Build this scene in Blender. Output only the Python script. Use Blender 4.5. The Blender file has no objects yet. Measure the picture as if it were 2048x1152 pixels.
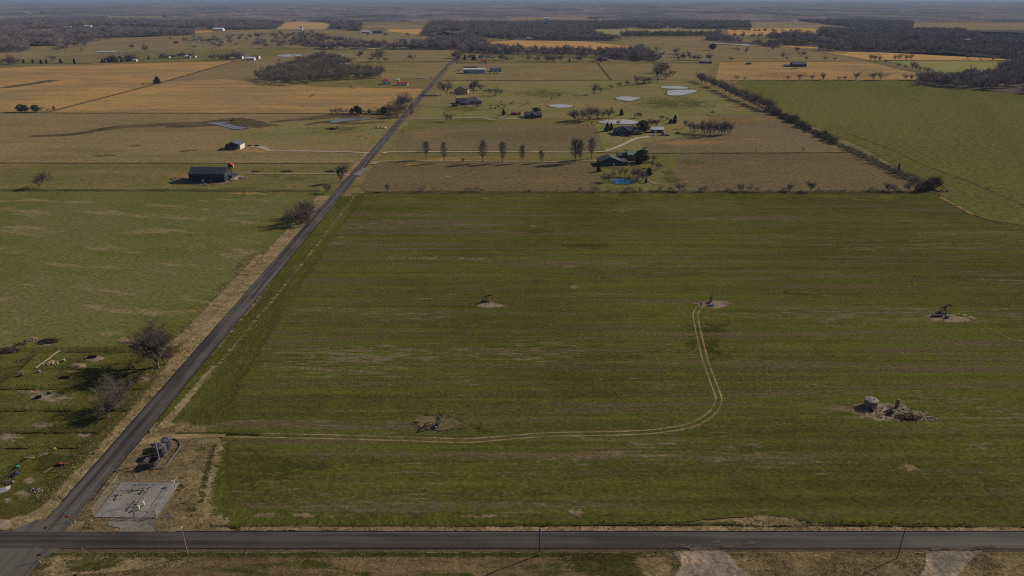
import bpy, bmesh, math, random
import numpy as np
from mathutils import Vector, Matrix, noise as mnoise
random.seed(7); RNG = np.random.default_rng(7)
R = math.radians
scn = bpy.context.scene
COL = scn.collection

# ------------------------------------------------------------------ camera
H = 120.0
FPX = 1365.0
PITCH = math.atan(578.5 / FPX)
CP, SP = math.cos(PITCH), math.sin(PITCH)
cam_d = bpy.data.cameras.new("camera"); cam = bpy.data.objects.new("camera", cam_d); COL.objects.link(cam)
cam.location = (0, 0, H); cam.rotation_euler = (R(90) - PITCH, 0, 0)
cam_d.sensor_width = 36.0; cam_d.lens = FPX / 2048 * 36.0
cam_d.clip_start = 1.0; cam_d.clip_end = 120000.0
scn.camera = cam
scn.render.resolution_x, scn.render.resolution_y = 1024, 576
# ------------------------------------------------------------------ world, sun, exposure
SUN_EL, SUN_AZ = R(29), R(64)          # azimuth clockwise from +Y
sun_dir = Vector((math.sin(SUN_AZ) * math.cos(SUN_EL), math.cos(SUN_AZ) * math.cos(SUN_EL), math.sin(SUN_EL)))
world = bpy.data.worlds.new("World"); scn.world = world; world.use_nodes = True
wn = world.node_tree; wn.nodes.clear()
wo = wn.nodes.new("ShaderNodeOutputWorld"); wb = wn.nodes.new("ShaderNodeBackground"); ws = wn.nodes.new("ShaderNodeTexSky")
ws.sky_type = 'NISHITA'; ws.sun_disc = False; ws.sun_elevation = SUN_EL; ws.sun_rotation = SUN_AZ
ws.altitude = 300; ws.air_density = 1.0; ws.dust_density = 1.0; ws.ozone_density = 1.0
wb.inputs[1].default_value = 0.05
wn.links.new(ws.outputs[0], wb.inputs[0]); wn.links.new(wb.outputs[0], wo.inputs[0])
sun_d = bpy.data.lights.new("sun", 'SUN'); sun_o = bpy.data.objects.new("sun", sun_d); COL.objects.link(sun_o)
sun_d.energy = 4.7; sun_d.angle = R(0.5); sun_d.color = (1.0, 0.90, 0.76)
sun_o.rotation_euler = (-sun_dir).to_track_quat('-Z', 'Y').to_euler(); sun_o.location = (300, 200, 400)
scn.view_settings.view_transform = 'Standard'; scn.view_settings.look = 'None'
scn.view_settings.exposure = -0.35; scn.view_settings.gamma = 1.0
scn.cycles.use_denoising = False; scn.cycles.pixel_filter_type = 'BLACKMAN_HARRIS'; scn.cycles.filter_width = 1.15
scn.cycles.max_bounces = 4; scn.cycles.diffuse_bounces = 2; scn.cycles.glossy_bounces = 2
scn.cycles.transparent_max_bounces = 24; scn.cycles.volume_bounces = 0
scn.cycles.sample_clamp_indirect = 4.0

# ------------------------------------------------------------------ photo pixel -> place on the ground
def P(x, y, z=0.0):
    u = (x - 1024) / FPX; v = (y - 576) / FPX
    d = SP + v * CP; t = (H - z) / d
    return Vector((u * t, t * (CP - v * SP), z))
def MPP(y):
    return H / (SP + (y - 576) / FPX * CP) / FPX
def HT(px, y):                           # height in metres of something PX tall whose foot is at row Y
    v = (y - 576) / FPX; s = (SP + v * CP)
    dep = math.atan2(s, CP - v * SP)
    return px * MPP(y) / math.cos(dep)

# ------------------------------------------------------------------ materials
KEXP = (0.585, 0.565, 0.55)
def lin(c):
    c = c / 255.0
    return c / 12.92 if c <= 0.04045 else ((c + 0.055) / 1.055) ** 2.4
def S(r, g, b, k=1.0):
    return tuple(min(0.9, lin(v) / K * k) for v, K in zip((r, g, b), KEXP)) + (1.0,)
class NT:
    def __init__(s, name):
        s.m = bpy.data.materials.new(name); s.m.use_nodes = True; s.t = s.m.node_tree; s.t.nodes.clear()
        s.out = s.n("ShaderNodeOutputMaterial")
    def n(s, typ, **kw):
        x = s.t.nodes.new(typ)
        for k, v in kw.items(): setattr(x, k, v)
        return x
    def l(s, a, b): s.t.links.new(a, b)
    def put(s, sock, v):
        if hasattr(v, "is_linked") or isinstance(v, bpy.types.NodeSocket): s.l(v, sock)
        else: sock.default_value = v
    def math(s, op, a, b=0.0, clamp=False):
        x = s.n("ShaderNodeMath", operation=op); x.use_clamp = clamp
        s.put(x.inputs[0], a); s.put(x.inputs[1], b); return x.outputs[0]
    def mix(s, f, a, b, blend='MIX'):
        x = s.n("ShaderNodeMix", data_type='RGBA', blend_type=blend)
        s.put(x.inputs[0], f); s.put(x.inputs[6], a); s.put(x.inputs[7], b); return x.outputs[2]
    def noise(s, vec, scale=1.0, detail=3.0, rough=0.55, dist=0.0):
        x = s.n("ShaderNodeTexNoise"); s.l(vec, x.inputs['Vector'])
        x.inputs['Scale'].default_value = scale; x.inputs['Detail'].default_value = detail
        x.inputs['Roughness'].default_value = rough; x.inputs['Distortion'].default_value = dist
        return x.outputs[0]
    def ramp(s, f, lo, hi):
        x = s.n("ShaderNodeMapRange"); x.clamp = True; x.interpolation_type = 'SMOOTHSTEP'
        s.put(x.inputs[0], f); x.inputs[1].default_value = lo; x.inputs[2].default_value = hi
        return x.outputs[0]
    def scaled(s, vec, sc, rot=0.0, off=(0, 0, 0)):
        x = s.n("ShaderNodeMapping"); s.l(vec, x.inputs[0])
        if rot:
            y = s.n("ShaderNodeVectorRotate"); y.rotation_type = 'Z_AXIS'; s.l(vec, y.inputs[0]); y.inputs['Angle'].default_value = rot
            s.l(y.outputs[0], x.inputs[0])
        x.inputs['Scale'].default_value = sc; x.inputs['Location'].default_value = off
        return x.outputs[0]
    def bsdf(s, col, rough=0.9, spec=0.0, metal=0.0, normal=None):
        b = s.n("ShaderNodeBsdfPrincipled"); s.put(b.inputs['Base Color'], col)
        b.inputs['Roughness'].default_value = rough; b.inputs['Specular IOR Level'].default_value = spec
        b.inputs['Metallic'].default_value = metal
        if normal is not None: s.l(normal, b.inputs['Normal'])
        return b.outputs[0]

def ground_mat(name, base, alt, patch=None, streak=(0.012, 0.16), big=0.012, fine=0.7, patch_lo=0.56, patch_hi=0.66,
               patch_sc=(0.03, 0.11), rot=0.0, contrast=1.0, speck=None, speck_lo=0.62, bump=0.25, ragged=False, ragscale=0.35, seed=0.0,
               streak_w=0.5, ragamp=1.1, rows=0, fleck=None):
    t = NT(name); g = t.n("ShaderNodeNewGeometry"); pos = g.outputs['Position']
    off = (seed * 13.7, seed * 7.3, 0)
    nb = t.noise(t.scaled(pos, (big, big, big), 0, off), 1, 4, 0.6)
    ns = t.noise(t.scaled(pos, (streak[0], streak[1], 0.1), rot, off), 1, 4, 0.62)
    nf = t.noise(t.scaled(pos, (fine, fine * 1.3, fine), rot, off), 1, 3, 0.65)
    nm = t.noise(t.scaled(pos, (fine * 0.18, fine * 0.3, fine), rot, off), 1, 4, 0.65)
    f = t.math('ADD', t.math('MULTIPLY', nb, 1 - streak_w), t.math('MULTIPLY', ns, streak_w))
    f = t.math('ADD', t.math('MULTIPLY', f, 0.75), t.math('MULTIPLY', nm, 0.25))
    f = t.ramp(f, 0.5 - 0.075 / contrast, 0.5 + 0.075 / contrast)
    col = t.mix(f, base, alt)
    if patch:
        np_ = t.noise(t.scaled(pos, (patch_sc[0], patch_sc[1], 0.1), rot, (off[0] + 31, off[1] + 5, 0)), 1, 5, 0.62, 0.3)
        np2 = t.math('ADD', t.math('MULTIPLY', np_, 0.8), t.math('MULTIPLY', nm, 0.2))
        col = t.mix(t.ramp(np2, patch_lo, patch_hi), col, patch)
    if speck:
        n5 = t.noise(t.scaled(pos, (fine * 1.5, fine * 2.4, fine), rot, (off[0] + 3, 77, 0)), 1, 2, 0.6)
        n6 = t.math('ADD', t.math('MULTIPLY', n5, 0.6), t.math('MULTIPLY', ns, 0.4))
        col = t.mix(t.ramp(n6, speck_lo - 0.05, speck_lo + 0.06), col, speck)
    if rows:
        nr_ = t.noise(t.scaled(pos, (0.006, rows, 0.1), rot, (off[0], off[1] + 9, 0)), 1, 2, 0.6)
        col = t.mix(1.0, col, t.math('ADD', t.math('MULTIPLY', nr_, 0.7), 0.65), 'MULTIPLY')
    if fleck:
        nk = t.noise(t.scaled(pos, (0.09, 0.75, 0.1), rot, (off[0] + 4, off[1] + 2, 0)), 1, 3, 0.7)
        nk2 = t.noise(t.scaled(pos, (0.006, 0.03, 0.1), rot, (off[0] + 8, off[1] + 6, 0)), 1, 4, 0.65)
        nk = t.math('ADD', t.math('MULTIPLY', nk, 0.5), t.math('MULTIPLY', nk2, 0.5))
        col = t.mix(t.ramp(nk, 0.54, 0.64), col, fleck)
    br = t.math('ADD', t.math('MULTIPLY', nf, 1.7), 0.15)
    col = t.mix(1.0, col, br, 'MULTIPLY')
    nrm = None
    if bump:
        b = t.n("ShaderNodeBump"); b.inputs['Strength'].default_value = 1.0; b.inputs['Distance'].default_value = bump
        hgt = t.math('ADD', t.math('MULTIPLY', nf, 0.6), t.math('MULTIPLY', nm, 0.9))
        t.l(hgt, b.inputs['Height']); nrm = b.outputs[0]
    sh = t.bsdf(col, 1.0, 0.0, 0, nrm)
    if ragged:
        a = t.n("ShaderNodeAttribute", attribute_name="a", attribute_type='GEOMETRY')
        nr = t.noise(t.scaled(pos, (ragscale, ragscale * 1.6, ragscale)), 1, 4, 0.7)
        nr2 = t.noise(t.scaled(pos, (ragscale * 3.1, ragscale * 5.5, ragscale)), 1, 3, 0.7)
        nr = t.math('ADD', t.math('MULTIPLY', nr, 0.6), t.math('MULTIPLY', nr2, 0.4))
        ff = t.math('ADD', a.outputs['Fac'], t.math('MULTIPLY', t.math('SUBTRACT', nr, 0.52), ragamp * 4.2))
        ff = t.ramp(ff, 0.2, 0.8)
        tr = t.n("ShaderNodeBsdfTransparent"); mx = t.n("ShaderNodeMixShader")
        t.l(ff, mx.inputs[0]); t.l(tr.outputs[0], mx.inputs[1]); t.l(sh, mx.inputs[2]); sh = mx.outputs[0]
    t.l(sh, t.out.inputs[0]); return t.m

def plain(name, col, rough=0.7, spec=0.3, var=0.25, sc=1.5, metal=0.0, wear=None, bump=0.0):
    t = NT(name); tc = t.n("ShaderNodeTexCoord")
    n = t.noise(tc.outputs['Object'], sc, 4, 0.6)
    c = t.mix(1.0, col, t.math('ADD', t.math('MULTIPLY', n, 2 * var), 1 - var), 'MULTIPLY')
    if wear:
        n2 = t.noise(tc.outputs['Object'], sc * 0.7, 5, 0.7)
        c = t.mix(t.ramp(n2, 0.52, 0.62), c, wear)
    t.l(t.bsdf(c, rough, spec, metal), t.out.inputs[0]); return t.m

def bark_mat(name, cols, vary=0.3):
    t = NT(name); oi = t.n("ShaderNodeObjectInfo"); r = oi.outputs['Random']
    c = t.mix(t.ramp(r, 0.1, 0.5), cols[0], cols[1]); c = t.mix(t.ramp(r, 0.55, 0.95), c, cols[2])
    tc = t.n("ShaderNodeTexCoord"); n = t.noise(tc.outputs['Object'], 0.6, 3)
    rv = t.math('FRACT', t.math('MULTIPLY', r, 17.3)); c = t.mix(1.0, c, t.math('ADD', t.math('MULTIPLY', rv, vary), 1 - vary / 2), 'MULTIPLY')
    c = t.mix(1.0, c, t.math('ADD', t.math('MULTIPLY', n, 0.9), 0.55), 'MULTIPLY')
    t.l(t.bsdf(c, 0.9, 0.05), t.out.inputs[0]); return t.m

M = {}
# ------------------------------------------------------------------ objects: naming, parts, meshes
def tag(o, label=None, cat=None, group=None, kind=None):
    if label: o['label'] = label
    if cat: o['category'] = cat
    if group: o['group'] = group
    if kind: o['kind'] = kind
    return o
def link_mesh(name, me, mat=None, parent=None):
    o = bpy.data.objects.new(name, me); COL.objects.link(o)
    if mat is not None and not me.materials: me.materials.append(mat)
    if parent is not None: o.parent = parent
    return o
def empty(name, loc, rz, label, cat, group=None):
    o = bpy.data.objects.new(name, None); COL.objects.link(o); o.empty_display_size = 0.5
    o.location = loc; o.rotation_euler = (0, 0, rz); return tag(o, label, cat, group)
def copy_tree(root, **kw):
    kids = [o for o in list(bpy.data.objects) if o.parent is root]
    r = root.copy(); COL.objects.link(r)
    for k in kids:
        c = k.copy(); COL.objects.link(c); c.parent = r
        for k2 in k.children:
            c2 = k2.copy(); COL.objects.link(c2); c2.parent = c
    for k, v in kw.items():
        if k == 'loc': r.location = v
        elif k == 'rz': r.rotation_euler = (0, 0, v)
        elif k == 'sc': r.scale = (v, v, v) if not hasattr(v, '__len__') else v
        else: r[k] = v
    return r
def np_mesh(name, verts, faces, smooth=False):
    """verts (n,3); faces (m,k) all of one size"""
    me = bpy.data.meshes.new(name); verts = np.asarray(verts, dtype=np.float32); faces = np.asarray(faces, dtype=np.int32)
    k = faces.shape[1]; m = faces.shape[0]
    me.vertices.add(len(verts)); me.vertices.foreach_set("co", verts.ravel())
    me.loops.add(m * k); me.loops.foreach_set("vertex_index", faces.ravel())
    me.polygons.add(m); me.polygons.foreach_set("loop_start", np.arange(0, m * k, k, dtype=np.int32))
    if smooth: me.polygons.foreach_set("use_smooth", np.ones(m, dtype=bool))
    me.update(calc_edges=True); me.validate(); return me

class MB:
    def __init__(s): s.v = []; s.f = []
    def add(s, vs, fs):
        o = len(s.v); s.v += [tuple(v) for v in vs]; s.f += [tuple(i + o for i in f) for f in fs]
    def box(s, c, size, rz=0.0, tilt=0.0):
        hx, hy, hz = size[0] / 2, size[1] / 2, size[2] / 2
        m = Matrix.Translation(c) @ Matrix.Rotation(rz, 4, 'Z') @ Matrix.Rotation(tilt, 4, 'Y')
        vs = [m @ Vector((sx * hx, sy * hy, sz * hz)) for sz in (-1, 1) for sy in (-1, 1) for sx in (-1, 1)]
        s.add(vs, [(0, 2, 3, 1), (4, 5, 7, 6), (0, 1, 5, 4), (2, 6, 7, 3), (0, 4, 6, 2), (1, 3, 7, 5)])
    def tube(s, pts, r, n=8, caps=True):
        pts = [Vector(p) for p in pts]; rs = r if hasattr(r, '__len__') else [r] * len(pts); base = len(s.v)
        for i, p in enumerate(pts):
            d = (pts[min(i + 1, len(pts) - 1)] - pts[max(i - 1, 0)]).normalized()
            a = d.cross(Vector((0, 0, 1))) if abs(d.z) < 0.95 else d.cross(Vector((1, 0, 0)))
            a.normalize(); b = d.cross(a)
            for j in range(n):
                th = 2 * math.pi * j / n; s.v.append(tuple(p + (a * math.cos(th) + b * math.sin(th)) * rs[i]))
        for i in range(len(pts) - 1):
            for j in range(n):
                s.f.append((base + i * n + j, base + i * n + (j + 1) % n, base + (i + 1) * n + (j + 1) % n, base + (i + 1) * n + j))
        if caps:
            s.f.append(tuple(base + j for j in range(n))[::-1]); e = base + (len(pts) - 1) * n; s.f.append(tuple(e + j for j in range(n)))
    def lathe(s, prof, c=(0, 0, 0), n=24):
        base = len(s.v); k = len(prof)
        for r, z in prof:
            for j in range(n):
                th = 2 * math.pi * j / n; s.v.append((c[0] + r * math.cos(th), c[1] + r * math.sin(th), c[2] + z))
        for i in range(k - 1):
            for j in range(n):
                s.f.append((base + i * n + j, base + i * n + (j + 1) % n, base + (i + 1) * n + (j + 1) % n, base + (i + 1) * n + j))
        if prof[0][0] > 1e-4: s.f.append(tuple(base + j for j in range(n))[::-1])
        if prof[-1][0] > 1e-4: s.f.append(tuple(base + (k - 1) * n + j for j in range(n)))
    def prism(s, poly, y0, y1):               # outline in XZ pushed along Y
        n = len(poly); base = len(s.v)
        s.v += [(x, y0, z) for x, z in poly] + [(x, y1, z) for x, z in poly]
        s.f.append(tuple(base + i for i in range(n))); s.f.append(tuple(base + n + i for i in range(n))[::-1])
        for i in range(n): s.f.append((base + (i + 1) % n, base + i, base + n + i, base + n + (i + 1) % n))
    def mesh(s, name, smooth=False):
        me = bpy.data.meshes.new(name); me.from_pydata(s.v, [], s.f); me.validate()
        bm = bmesh.new(); bm.from_mesh(me); bmesh.ops.recalc_face_normals(bm, faces=bm.faces); bm.to_mesh(me); bm.free()
        if smooth:
            for p in me.polygons: p.use_smooth = True
        return me
    def build(s, name, mat, parent=None, smooth=False):
        return link_mesh(name, s.mesh(name, smooth), mat, parent)

# ------------------------------------------------------------------ sheets on the ground
def jit(p, amp, sc=0.15):
    n = mnoise.noise_vector(Vector((p.x * sc, p.y * sc, 1.7)))
    n2 = mnoise.noise_vector(Vector((p.x * sc * 0.2, p.y * sc * 0.2, 9.7)))
    return Vector((p.x + (n.x + n2.x) * amp, p.y + (n.y + n2.y) * amp, p.z))
LAY = [0]
def nextz(z=None):
    LAY[0] += 1
    return 0.0016 * LAY[0] if z is None else z
def sheet(name, poly, mat, z=None, rough=1.0, step=8, label=None):
    z = nextz(z); pts = []
    n = len(poly)
    for i in range(n):
        a, b = poly[i], poly[(i + 1) % n]
        k = max(1, int(math.hypot(b[0] - a[0], (b[1] - a[1]) * 2) / step))
        for j in range(k):
            x, y = a[0] + (b[0] - a[0]) * j / k, a[1] + (b[1] - a[1]) * j / k
            p = P(x, y, z); mp = MPP(y); pts.append(jit(p, rough * mp * 1.9, 0.12 / mp * 0.3))
    bm = bmesh.new(); vs = [bm.verts.new(p) for p in pts]; f = bm.faces.new(vs)
    if f.normal.z < 0: f.normal_flip()
    bmesh.ops.triangulate(bm, faces=[f]); bmesh.ops.recalc_face_normals(bm, faces=bm.faces)
    me = bpy.data.meshes.new(name); bm.to_mesh(me); bm.free()
    if sum(p.normal.z for p in me.polygons) < 0: me.flip_normals()
    o = link_mesh(name, me, mat); tag(o, kind='structure'); return o
def set_a(me, vals):
    at = me.attributes.new("a", 'FLOAT', 'POINT'); at.data.foreach_set("value", np.asarray(vals, dtype=np.float32))
def patch(name, poly, mat, inset=0.45, z=None, sub=4, peak=1.1):
    """a sheet whose rim wears thin (attribute a runs 0 at the rim to 1 inside)"""
    z = nextz(z); pts = []
    n = len(poly)
    for i in range(n):
        p0, p1, p2, p3 = [P(*poly[(i + k) % n], z) for k in (-1, 0, 1, 2)]
        for j in range(sub):
            t = j / sub
            q = 0.5 * ((2 * p1) + (p2 - p0) * t + (2 * p0 - 5 * p1 + 4 * p2 - p3) * t * t + (3 * p1 - p0 - 3 * p2 + p3) * t ** 3)
            q.z = z; pts.append(q)
    c = sum(pts, Vector()) / len(pts); m = len(pts)
    vs = [tuple(p) for p in pts] + [tuple(c + (p - c) * (1 - inset)) for p in pts] + [tuple(c)]
    fs = [(i, (i + 1) % m, m + (i + 1) % m) for i in range(m)] + [(i, m + (i + 1) % m, m + i) for i in range(m)] + [(m + i, m + (i + 1) % m, 2 * m) for i in range(m)]
    me = bpy.data.meshes.new(name); me.from_pydata(vs, [], fs)
    if sum(p.normal.z for p in me.polygons) < 0: me.flip_normals()
    set_a(me, [0] * m + [peak] * m + [peak + 0.1])
    o = link_mesh(name, me, mat); tag(o, kind='structure'); return o
def spline(pts, sub=6):
    out = []; n = len(pts)
    for i in range(n - 1):
        p0 = pts[max(i - 1, 0)]; p1 = pts[i]; p2 = pts[i + 1]; p3 = pts[min(i + 2, n - 1)]
        for j in range(sub):
            t = j / sub
            out.append(0.5 * ((2 * p1) + (p2 - p0) * t + (2 * p0 - 5 * p1 + 4 * p2 - p3) * t * t + (3 * p1 - p0 - 3 * p2 + p3) * t ** 3))
    out.append(pts[-1]); return out
def ribbon_geo(vs, fs, av, pts, offs, aval, z):
    n = len(pts); k = len(offs[0]) if hasattr(offs[0], '__len__') else len(offs); base = len(vs)
    for i, p in enumerate(pts):
        d = pts[min(i + 1, n - 1)] - pts[max(i - 1, 0)]; nn = Vector((-d.y, d.x, 0)).normalized()
        of = offs[i] if hasattr(offs[0], '__len__') else offs
        for j in range(k):
            q = p + nn * of[j]; vs.append((q.x, q.y, z)); av.append(aval[j])
    for i in range(n - 1):
        for j in range(k - 1):
            a = base + i * k + j; fs.append((a, a + 1, a + k + 1, a + k))
def ribbon(name, px, w, mat, z=None, sub=8, ragged=True, smooth=True, kind='structure', world=None, soft=0.3, peak=1.1):
    """strip along pixels PX, w metres wide (number, or (left, right) metres, or a list per point)"""
    z = nextz(z); wp = world or [P(x, y, z) for x, y in px]
    pts = spline(wp, sub) if smooth else wp
    vs, fs, av = [], [], []
    if isinstance(w, list):
        ws = []
        for i in range(len(w) - 1):
            ws += [w[i] + (w[i + 1] - w[i]) * j / sub for j in range(sub)]
        ws.append(w[-1])
        offs = [(-a / 2, -a / 2 * (1 - soft), a / 2 * (1 - soft), a / 2) for a in ws]
    else:
        l, r = (w / 2, w / 2) if not isinstance(w, tuple) else w
        offs = (-r, -r + (l + r) * soft / 2, l - (l + r) * soft / 2, l)
    ribbon_geo(vs, fs, av, pts, offs, (0, peak, peak, 0) if ragged else (1.2,) * 4, z)
    me = bpy.data.meshes.new(name); me.from_pydata(vs, [], fs)
    if sum(p.normal.z for p in me.polygons) < 0: me.flip_normals()
    set_a(me, av); o = link_mesh(name, me, mat)
    return tag(o, kind=kind)
# ------------------------------------------------------------------ ground materials (real surface colours; S() takes the sunlit colour)
G = {}
G['ground'] = ground_mat('dry_ground', S(104, 90, 60), S(92, 80, 52), S(120, 98, 58), streak=(0.004, 0.02), big=0.003, fine=0.12, bump=0, patch_sc=(0.004, 0.012))
G['wheat'] = ground_mat('young_wheat', S(71, 71, 26), S(60, 57, 26), S(77, 65, 47), streak=(0.007, 0.22), big=0.007, fine=0.75, patch_lo=0.49, patch_hi=0.64,
                        patch_sc=(0.009, 0.12), contrast=0.95, speck=S(104, 88, 68), speck_lo=0.635, bump=0.2, streak_w=0.45, rows=0.55, fleck=S(98, 82, 66))
G['headland'] = ground_mat('wheat_headland', S(70, 70, 26), S(60, 58, 25), S(84, 72, 50), streak=(0.012, 0.16), big=0.015, fine=0.75, patch_lo=0.57, patch_hi=0.70,
                           patch_sc=(0.03, 0.16), rot=-R(90), speck=S(98, 85, 63), speck_lo=0.64, bump=0.34, ragged=True, ragscale=0.1, seed=3)
G['wheat_far'] = ground_mat('far_wheat', S(83, 81, 38), S(78, 75, 36), S(88, 80, 48), streak=(0.003, 0.02), big=0.003, fine=0.2, patch_lo=0.62, patch_hi=0.75,
                            patch_sc=(0.004, 0.04), rot=-R(62), bump=0.05, seed=5, streak_w=0.5)
G['pasture'] = ground_mat('left_pasture', S(78, 78, 34), S(90, 83, 48), S(110, 94, 66), streak=(0.02, 0.05), big=0.011, fine=0.5, patch_lo=0.54, patch_hi=0.63,
                          patch_sc=(0.02, 0.07), rot=R(14), bump=0.15, seed=1, streak_w=0.3)
G['lawn'] = ground_mat('pen_grass', S(77, 74, 32), S(64, 61, 28), S(98, 83, 54), streak=(0.05, 0.1), big=0.04, fine=1.0, patch_lo=0.58, patch_hi=0.68,
                       patch_sc=(0.08, 0.14), bump=0.3, seed=2, streak_w=0.3)
G['lawn_r'] = ground_mat('pen_grass_edge', S(84, 80, 38), S(72, 69, 34), S(104, 88, 58), streak=(0.02, 0.06), big=0.02, fine=0.4, bump=0.1, seed=2.5, streak_w=0.3, ragged=True, ragscale=0.05)
CLEAR = []
def tan(name, a, b, c, seed, rag=False, sc=1.0, st=(0.006, 0.03), hi=0.65):
    return ground_mat(name, S(*a), S(*b), S(*c), streak=(st[0] * sc, st[1] * sc), big=0.006 * sc, fine=0.3 * sc, patch_lo=0.55, patch_hi=hi, patch_sc=(0.009 * sc, 0.03 * sc),
                      bump=0.12, seed=seed, streak_w=0.55, ragged=rag, ragscale=0.06 * sc)
G['tan_green'] = tan('tan_green_pasture', (102, 88, 55), (88, 80, 46), (120, 94, 56), 11)
G['tan_a'] = tan('tan_pasture', (113, 96, 67), (100, 87, 60), (132, 102, 62), 12)
G['grey_tan'] = tan('grey_tan_pasture', (112, 94, 68), (103, 87, 62), (92, 82, 54), 13)
G['orange'] = tan('orange_prairie', (142, 110, 67), (114, 96, 66), (154, 116, 66), 14, hi=0.7)
G['orange_b'] = tan('orange_stubble', (160, 122, 72), (140, 110, 70), (170, 128, 72), 15)
G['yard_green'] = tan('yard_green', (84, 80, 40), (96, 86, 50), (76, 76, 36), 30)
G['brown'] = tan('brown_hayfield', (98, 84, 62), (90, 77, 55), (124, 92, 58), 16, hi=0.68)
G['brown_b'] = tan('brown_field', (94, 79, 57), (86, 73, 51), (108, 87, 58), 17, hi=0.7)
G['green_tan'] = tan('green_tan_pasture', (98, 92, 54), (112, 95, 62), (86, 86, 46), 18, st=(0.006, 0.02))
G['green_b'] = tan('green_meadow', (110, 108, 58), (118, 108, 64), (100, 102, 52), 19)
G['far_tan'] = tan('far_tan', (116, 98, 72), (108, 94, 72), (126, 104, 72), 20, sc=0.4)
G['far_orange'] = tan('far_orange', (150, 120, 80), (136, 112, 78), (160, 126, 80), 21, sc=0.4)
G['far_green'] = tan('far_green', (112, 112, 72), (120, 112, 76), (106, 108, 66), 22, sc=0.4)
G['litter'] = ground_mat('leaf_litter', S(84, 71, 54), S(70, 62, 48), S(96, 82, 56), streak=(0.03, 0.05), big=0.02, fine=0.3, bump=0.2, seed=7, ragged=True, ragscale=0.05)
G['litter_far'] = ground_mat('far_leaf_litter', S(80, 70, 58), S(70, 64, 54), None, streak=(0.03, 0.05), big=0.01, fine=0.1, bump=0, seed=7.5)
G['dry'] = ground_mat('dry_verge', S(126, 107, 80), S(104, 88, 63), S(82, 75, 44), streak=(0.1, 0.25), big=0.06, fine=1.3, patch_lo=0.55, patch_hi=0.7,
                      patch_sc=(0.12, 0.2), bump=0.35, ragged=True, seed=8, ragscale=0.25)
G['dry_o'] = ground_mat('dry_tall_grass', S(106, 89, 64), S(86, 73, 52), S(70, 66, 36), streak=(0.12, 0.2), big=0.06, fine=1.2, patch_lo=0.57, patch_hi=0.72,
                        patch_sc=(0.1, 0.16), bump=0.4, ragged=True, seed=9, ragscale=0.22)
G['dry_s'] = ground_mat('tall_grass_floor', S(110, 92, 67), S(90, 77, 56), S(72, 67, 40), streak=(0.12, 0.2), big=0.06, fine=1.2, patch_lo=0.57, patch_hi=0.72, patch_sc=(0.1, 0.16), bump=0.4, seed=9)
G['bright'] = ground_mat('fresh_wheat', S(78, 77, 30), S(70, 69, 28), None, streak=(0.006, 0.2), big=0.03, fine=0.6, bump=0.1, ragged=True, seed=33, ragscale=0.05, rows=0.4)
G['weed'] = ground_mat('green_weeds', S(60, 57, 28), S(49, 47, 24), S(86, 74, 48), streak=(0.1, 0.3), big=0.08, fine=1.2, bump=0.4, ragged=True, seed=10, ragscale=0.5)
G['ditch'] = ground_mat('dark_ditch', S(62, 55, 36), S(76, 66, 44), S(96, 80, 54), streak=(0.04, 0.1), big=0.05, fine=0.5, bump=0.2, ragged=True, seed=10.5, ragscale=0.12)
G['stubble'] = ground_mat('cut_stubble', S(98, 80, 58), S(78, 64, 45), S(56, 55, 25), streak=(0.03, 0.5), big=0.05, fine=1.6, patch_lo=0.5, patch_hi=0.6,
                          patch_sc=(0.05, 0.22), bump=0.35, seed=12.5)
G['dirt'] = ground_mat('bare_dirt', S(120, 102, 85), S(98, 84, 68), S(138, 122, 106), streak=(0.1, 0.3), big=0.1, fine=0.9, bump=0.25, ragged=True, seed=13.5, ragscale=0.3, ragamp=1.5)
G['dirt_o'] = ground_mat('tan_dirt', S(128, 100, 66), S(110, 88, 60), S(146, 112, 72), streak=(0.1, 0.2), big=0.1, fine=0.9, bump=0.2, ragged=True, seed=14.5, ragscale=0.12, ragamp=1.3)
G['pale'] = ground_mat('thin_straw', S(112, 92, 72), S(98, 82, 62), None, streak=(0.02, 0.3), big=0.1, fine=0.9, bump=0.25, ragged=True, seed=15.5, ragscale=0.12, ragamp=2.0)
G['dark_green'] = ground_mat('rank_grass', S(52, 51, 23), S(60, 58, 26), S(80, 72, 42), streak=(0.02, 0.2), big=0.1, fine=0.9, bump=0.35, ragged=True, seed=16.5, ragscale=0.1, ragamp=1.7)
G['mud'] = ground_mat('wet_mud', S(62, 50, 38), S(84, 70, 50), S(96, 84, 58), streak=(0.02, 0.06), big=0.03, fine=0.3, bump=0.1, ragged=True, seed=17.5, ragscale=0.03, ragamp=1.4)
G['swale'] = ground_mat('green_swale', S(76, 72, 42), S(66, 60, 40), None, streak=(0.02, 0.06), big=0.03, fine=0.3, bump=0.1, ragged=True, seed=18.5, ragscale=0.03, ragamp=1.5)
G['gold'] = ground_mat('golden_patch', S(134, 100, 54), S(120, 94, 56), S(148, 108, 58), streak=(0.03, 0.08), big=0.05, fine=0.4, bump=0.1, ragged=True, seed=19.5, ragscale=0.05, ragamp=1.9)
G['track'] = ground_mat('worn_track', S(124, 105, 75), S(106, 90, 62), S(86, 78, 44), streak=(0.1, 0.1), big=0.1, fine=1.2, bump=0.15, ragged=True, seed=20.5, ragscale=0.16, ragamp=0.7)
G['gravel'] = ground_mat('pad_gravel', S(118, 111, 103), S(102, 97, 91), S(126, 117, 107), streak=(0.15, 0.2), big=0.1, fine=2.2, bump=0.08, seed=21.5)
G['apron'] = ground_mat('apron_gravel', S(96, 92, 80), S(84, 80, 70), S(108, 102, 90), streak=(0.2, 0.2), big=0.15, fine=2.0, bump=0.1, ragged=True, seed=22.5, ragscale=0.6, ragamp=0.5)
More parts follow.
